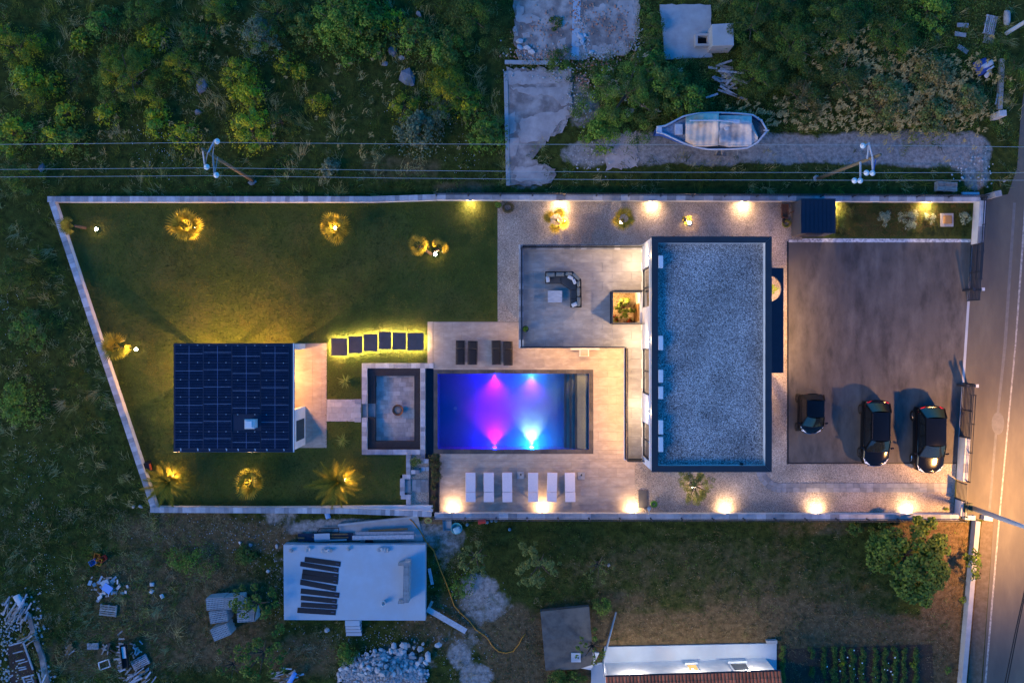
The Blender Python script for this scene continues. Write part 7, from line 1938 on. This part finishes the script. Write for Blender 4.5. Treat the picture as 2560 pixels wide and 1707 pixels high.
Xl = R2.uniform(19.3, 30.2, 14000); Yl = R2.uniform(6.8, 9.2, 14000); k = poly_in([xy(*p) for p in [(2090,506),(2430,506),(2424,592),(2090,592)]], Xl, Yl); Xl, Yl = Xl[k], Yl[k]
cl = np.where(fbm(Xl, Yl, .6, 3)[:, None] > .52, np.array([.16,.105,.035]), np.array([.060,.066,.016]))*(.7+.6*R2.random((len(Xl), 1)))
o = link(blades('bed_grass', Xl, Yl, R2.uniform(0, 6.28, len(Xl)), R2.uniform(.05, .14, len(Xl)), R2.uniform(.012, .025, len(Xl)), R2.uniform(.3, 1.2, len(Xl)), cl, 0.0), 'bed_grass', M['grass']); o['kind'] = 'stuff'; tag(o, 'rough ground cover of the planted corner', 'grass')
# leafy weeds as ground cover
def weeds(name, label, n, xr, yr, dens_fn, kinds, leaf, hmax, per=26, rad=.16):
    X = R2.uniform(*xr, n); Y = R2.uniform(*yr, n); k = (R2.random(n) < dens_fn(X, Y)) & ~blocked(X, Y); X, Y = X[k], Y[k]; m = len(X)
    i = np.repeat(np.arange(m), per); h = hmax*(.25+.75*R2.random(m))*(.5+fbm(X, Y, .6, 8))
    P_ = np.stack([X[i]+R2.normal(0, rad, m*per), Y[i]+R2.normal(0, rad, m*per), np.abs(R2.random(m*per))*h[i]], 1)
    ok = ~blocked(P_[:, 0], P_[:, 1]); P_, i = P_[ok], i[ok]
    cols = np.concatenate([pick_cols(1, kinds[j]) for j in R2.integers(0, len(kinds), m)])[i]*(.8+.4*R2.random((len(i), 1)))
    V, F, C_ = leaf_arrays(P_, R2.normal(size=(len(i), 3))*.6+np.array([0,0,1.0]), leaf, cols, .5, .05)
    o = link(np_mesh(name, V, F, C_), name, M['leaf']); o['kind'] = 'stuff'; tag(o, label, 'weeds')
thk = lambda X, Y: np.where((Y > 13.2) & (X > 4.5) & (X < 32.5), 1.0, 0.0)*(1-np.clip(blob_mask(X, Y, PALE)*2-.4, 0, 1))
weeds('thicket', 'leafy bramble thicket covering the upper right plot', 5200, (4, 34), (13, 30), thk, ['d','d','g','o'], .075, .7, 30, .17)
allm = lambda X, Y: np.where((Y > 9.3) | (X < -23), .5+.5*(fbm(X, Y, .4, 14) > .5), 0)*(1-np.clip(blob_mask(X, Y, PALE)*2-.4, 0, 1))
weeds('meadow_weeds', 'leafy weeds between the meadow grass', 5600, (-42, 5), (-30, 30), allm, ['d','g','d','g','s'], .06, .4, 22, .15)
weeds('field_weeds', 'low leafy weeds of the lower plots', 2600, (-40, 31), (-30, -11.2), lambda X, Y: np.where(Y < -11.2, .35+.65*(fbm(X, Y, .3, 44) > .56), 0)*(1-np.clip(blob_mask(X, Y, DRY)*1.2-.3, 0, .9))*(1-np.clip(blob_mask(X, Y, PALE)*1.5-.3, 0, .9)), ['d','g','g'], .05, .14, 18, .13)
# dry seed heads (pale plumes) over the right thicket
def plumes(name, label, n, cents, colr, ln=(.14,.3)):
    P_, D_ = [], []
    for _ in range(n):
        c = random.choice(cents); P_.append((random.gauss(c[0], c[2]), random.gauss(c[1], c[3]), random.uniform(.5, 1.1)))
    P_ = [(p[0]+random.gauss(0, 3.2), p[1]+random.gauss(0, 3.2), p[2]) for p in P_ for _ in range(7)]
    W_ = np.array([tuple(at(*p)) for p in P_]); k = ~blocked(W_[:, 0], W_[:, 1]); W_ = W_[k]; m = len(W_)
    az = .6+R2.normal(0, .7, m); l = R2.uniform(*ln, m); d = np.stack([np.cos(az), np.sin(az), .3+0*az], 1)*l[:, None]; q_ = np.stack([-np.sin(az), np.cos(az), 0*az], 1)*.035
    V = np.stack([W_-d*.5, W_+q_, W_+d*.5, W_-q_], 1).reshape(-1, 3); F = np.arange(m*4).reshape(m, 4)
    cols = np.repeat(np.array(colr)*(.7+.6*R2.random((m, 1))), 4, axis=0)
    o = link(np_mesh(name, V, F, cols), name, M['leaf']); o['kind'] = 'stuff'; tag(o, label, 'seed heads')
plumes('seed_heads', 'pale dry seed heads over the right thicket', 900, [(2330,250,80,40),(2280,290,90,25),(2400,220,50,50),(2200,230,70,50),(1990,290,90,20),(2110,120,60,40),(2250,190,60,40)], (.46,.33,.12))
plumes('seed_heads_bush', 'pale dry seed heads on the broad bush left of the boat', 45, [(1540,225,18,22),(1580,260,25,20),(1610,180,22,22),(1520,200,10,20),(1700,230,60,40)], (.42,.34,.19))
plumes('dry_grass_heads', 'pale dry grass heads in the left meadow', 90, [(900,250,50,60),(600,90,60,50),(560,330,60,40),(470,110,60,40),(760,140,60,60),(250,370,60,40),(980,170,40,40),(930,380,70,30)], (.24,.20,.07), (.12,.26))
def flowers(name, label, n, cents, s_=.022):
    P_ = np.array([tuple(at(random.gauss(c[0], c[2]), random.gauss(c[1], c[3]), .4)) for c in (random.choice(cents) for _ in range(n))])
    k = ~blocked(P_[:, 0], P_[:, 1]); P_ = P_[k]; P_[:, 2] = R2.uniform(.25, .55, len(P_))
    V, F, C_ = leaf_arrays(P_, np.tile([0., 0, 1], (len(P_), 1))+R2.normal(0, .3, (len(P_), 3)), s_*2, np.tile([.70,.72,.70], (len(P_), 1)), .9)
    o = link(np_mesh(name, V, F, C_), name, M['leaf']); o['kind'] = 'stuff'; tag(o, label, 'flowers')
flowers('daisies', 'white daisies sprinkled over the meadow and rough ground', 420, [(400,395,34,22),(380,330,40,25),(1160,385,35,22),(90,1320,30,60),(120,1440,25,30),(60,1150,40,60),(40,800,25,80),(1030,330,40,30)])
# ---- vegetable rows
vr = 0
veg_soil = sheet('vegetable_bed', [[(1940,1622),(2330,1610),(2345,1900),(1940,1900)]], -.012, M['soil'])
for i, px in enumerate((1957,2030,2062,2087,2108,2132,2156,2188,2212,2238,2262,2290)):
    bl = []
    for py in range(1622 if i else 1619, 1790, 7 if i else 5):
        if i in (1, 2) and random.random() < .3: continue
        p = at(px+random.gauss(0, 2.5), py, .2)
        bl.append((p.x, p.y, .14+.06*random.random(), (.17 if i else .15)*random.uniform(.7,1.25)))
    lb = 'bright low hedge row beside the neighbouring house' if i == 0 else '%s row of vegetable plants from the left' % ('first','second','third','fourth','fifth','sixth','seventh','eighth','ninth','tenth','eleventh')[i-1]
    t_ = thing('vegetable_row', lb, 'vegetables', (at(px,1700).x, at(px,1700).y, 0), 'vegetable rows')
    V, F, C_ = blob_leaves(bl, 2600 if i else 5000, .09 if i else .05, 'd' if i else 'c'); V -= np.array([at(px,1700).x, at(px,1700).y, 0])
    link(np_mesh('leaves', V, F, C_), 'leaves', M['leaf'], t_)
for (px, py, lb) in ((2107,1657,'yellowing plant inside the vegetable rows'),(2285,1662,'bright yellow plant at the right end of the vegetable rows')): shrub(lb, px, py, 8, 'y', .35, .07, 2500)
flowers('bed_scraps', 'white paper scraps lying between the vegetable rows', 22, [(2210,1670,55,22),(2130,1660,20,20)], .05)
# fallen leaves over the dry field
X = R2.uniform(-6, 31, 9000); Y = R2.uniform(-29, -11.8, 9000); k = (R2.random(9000) < np.clip(blob_mask(X, Y, DRY)+.1, 0, 1)) & ~blocked(X, Y); X, Y = X[k], Y[k]
V, F, C_ = leaf_arrays(np.stack([X, Y, R2.uniform(0, .06, len(X))], 1), R2.normal(0, .35, (len(X), 3))+np.array([0,0,1]), .07, np.array([(.24,.12,.06),(.34,.25,.16),(.15,.08,.04)])[R2.integers(0, 3, len(X))], .6)
o = link(np_mesh('leaf_litter', V, F, C_), 'leaf_litter', M['leaf']); o['kind'] = 'stuff'; tag(o, 'brown fallen leaves over the dry field', 'leaves')
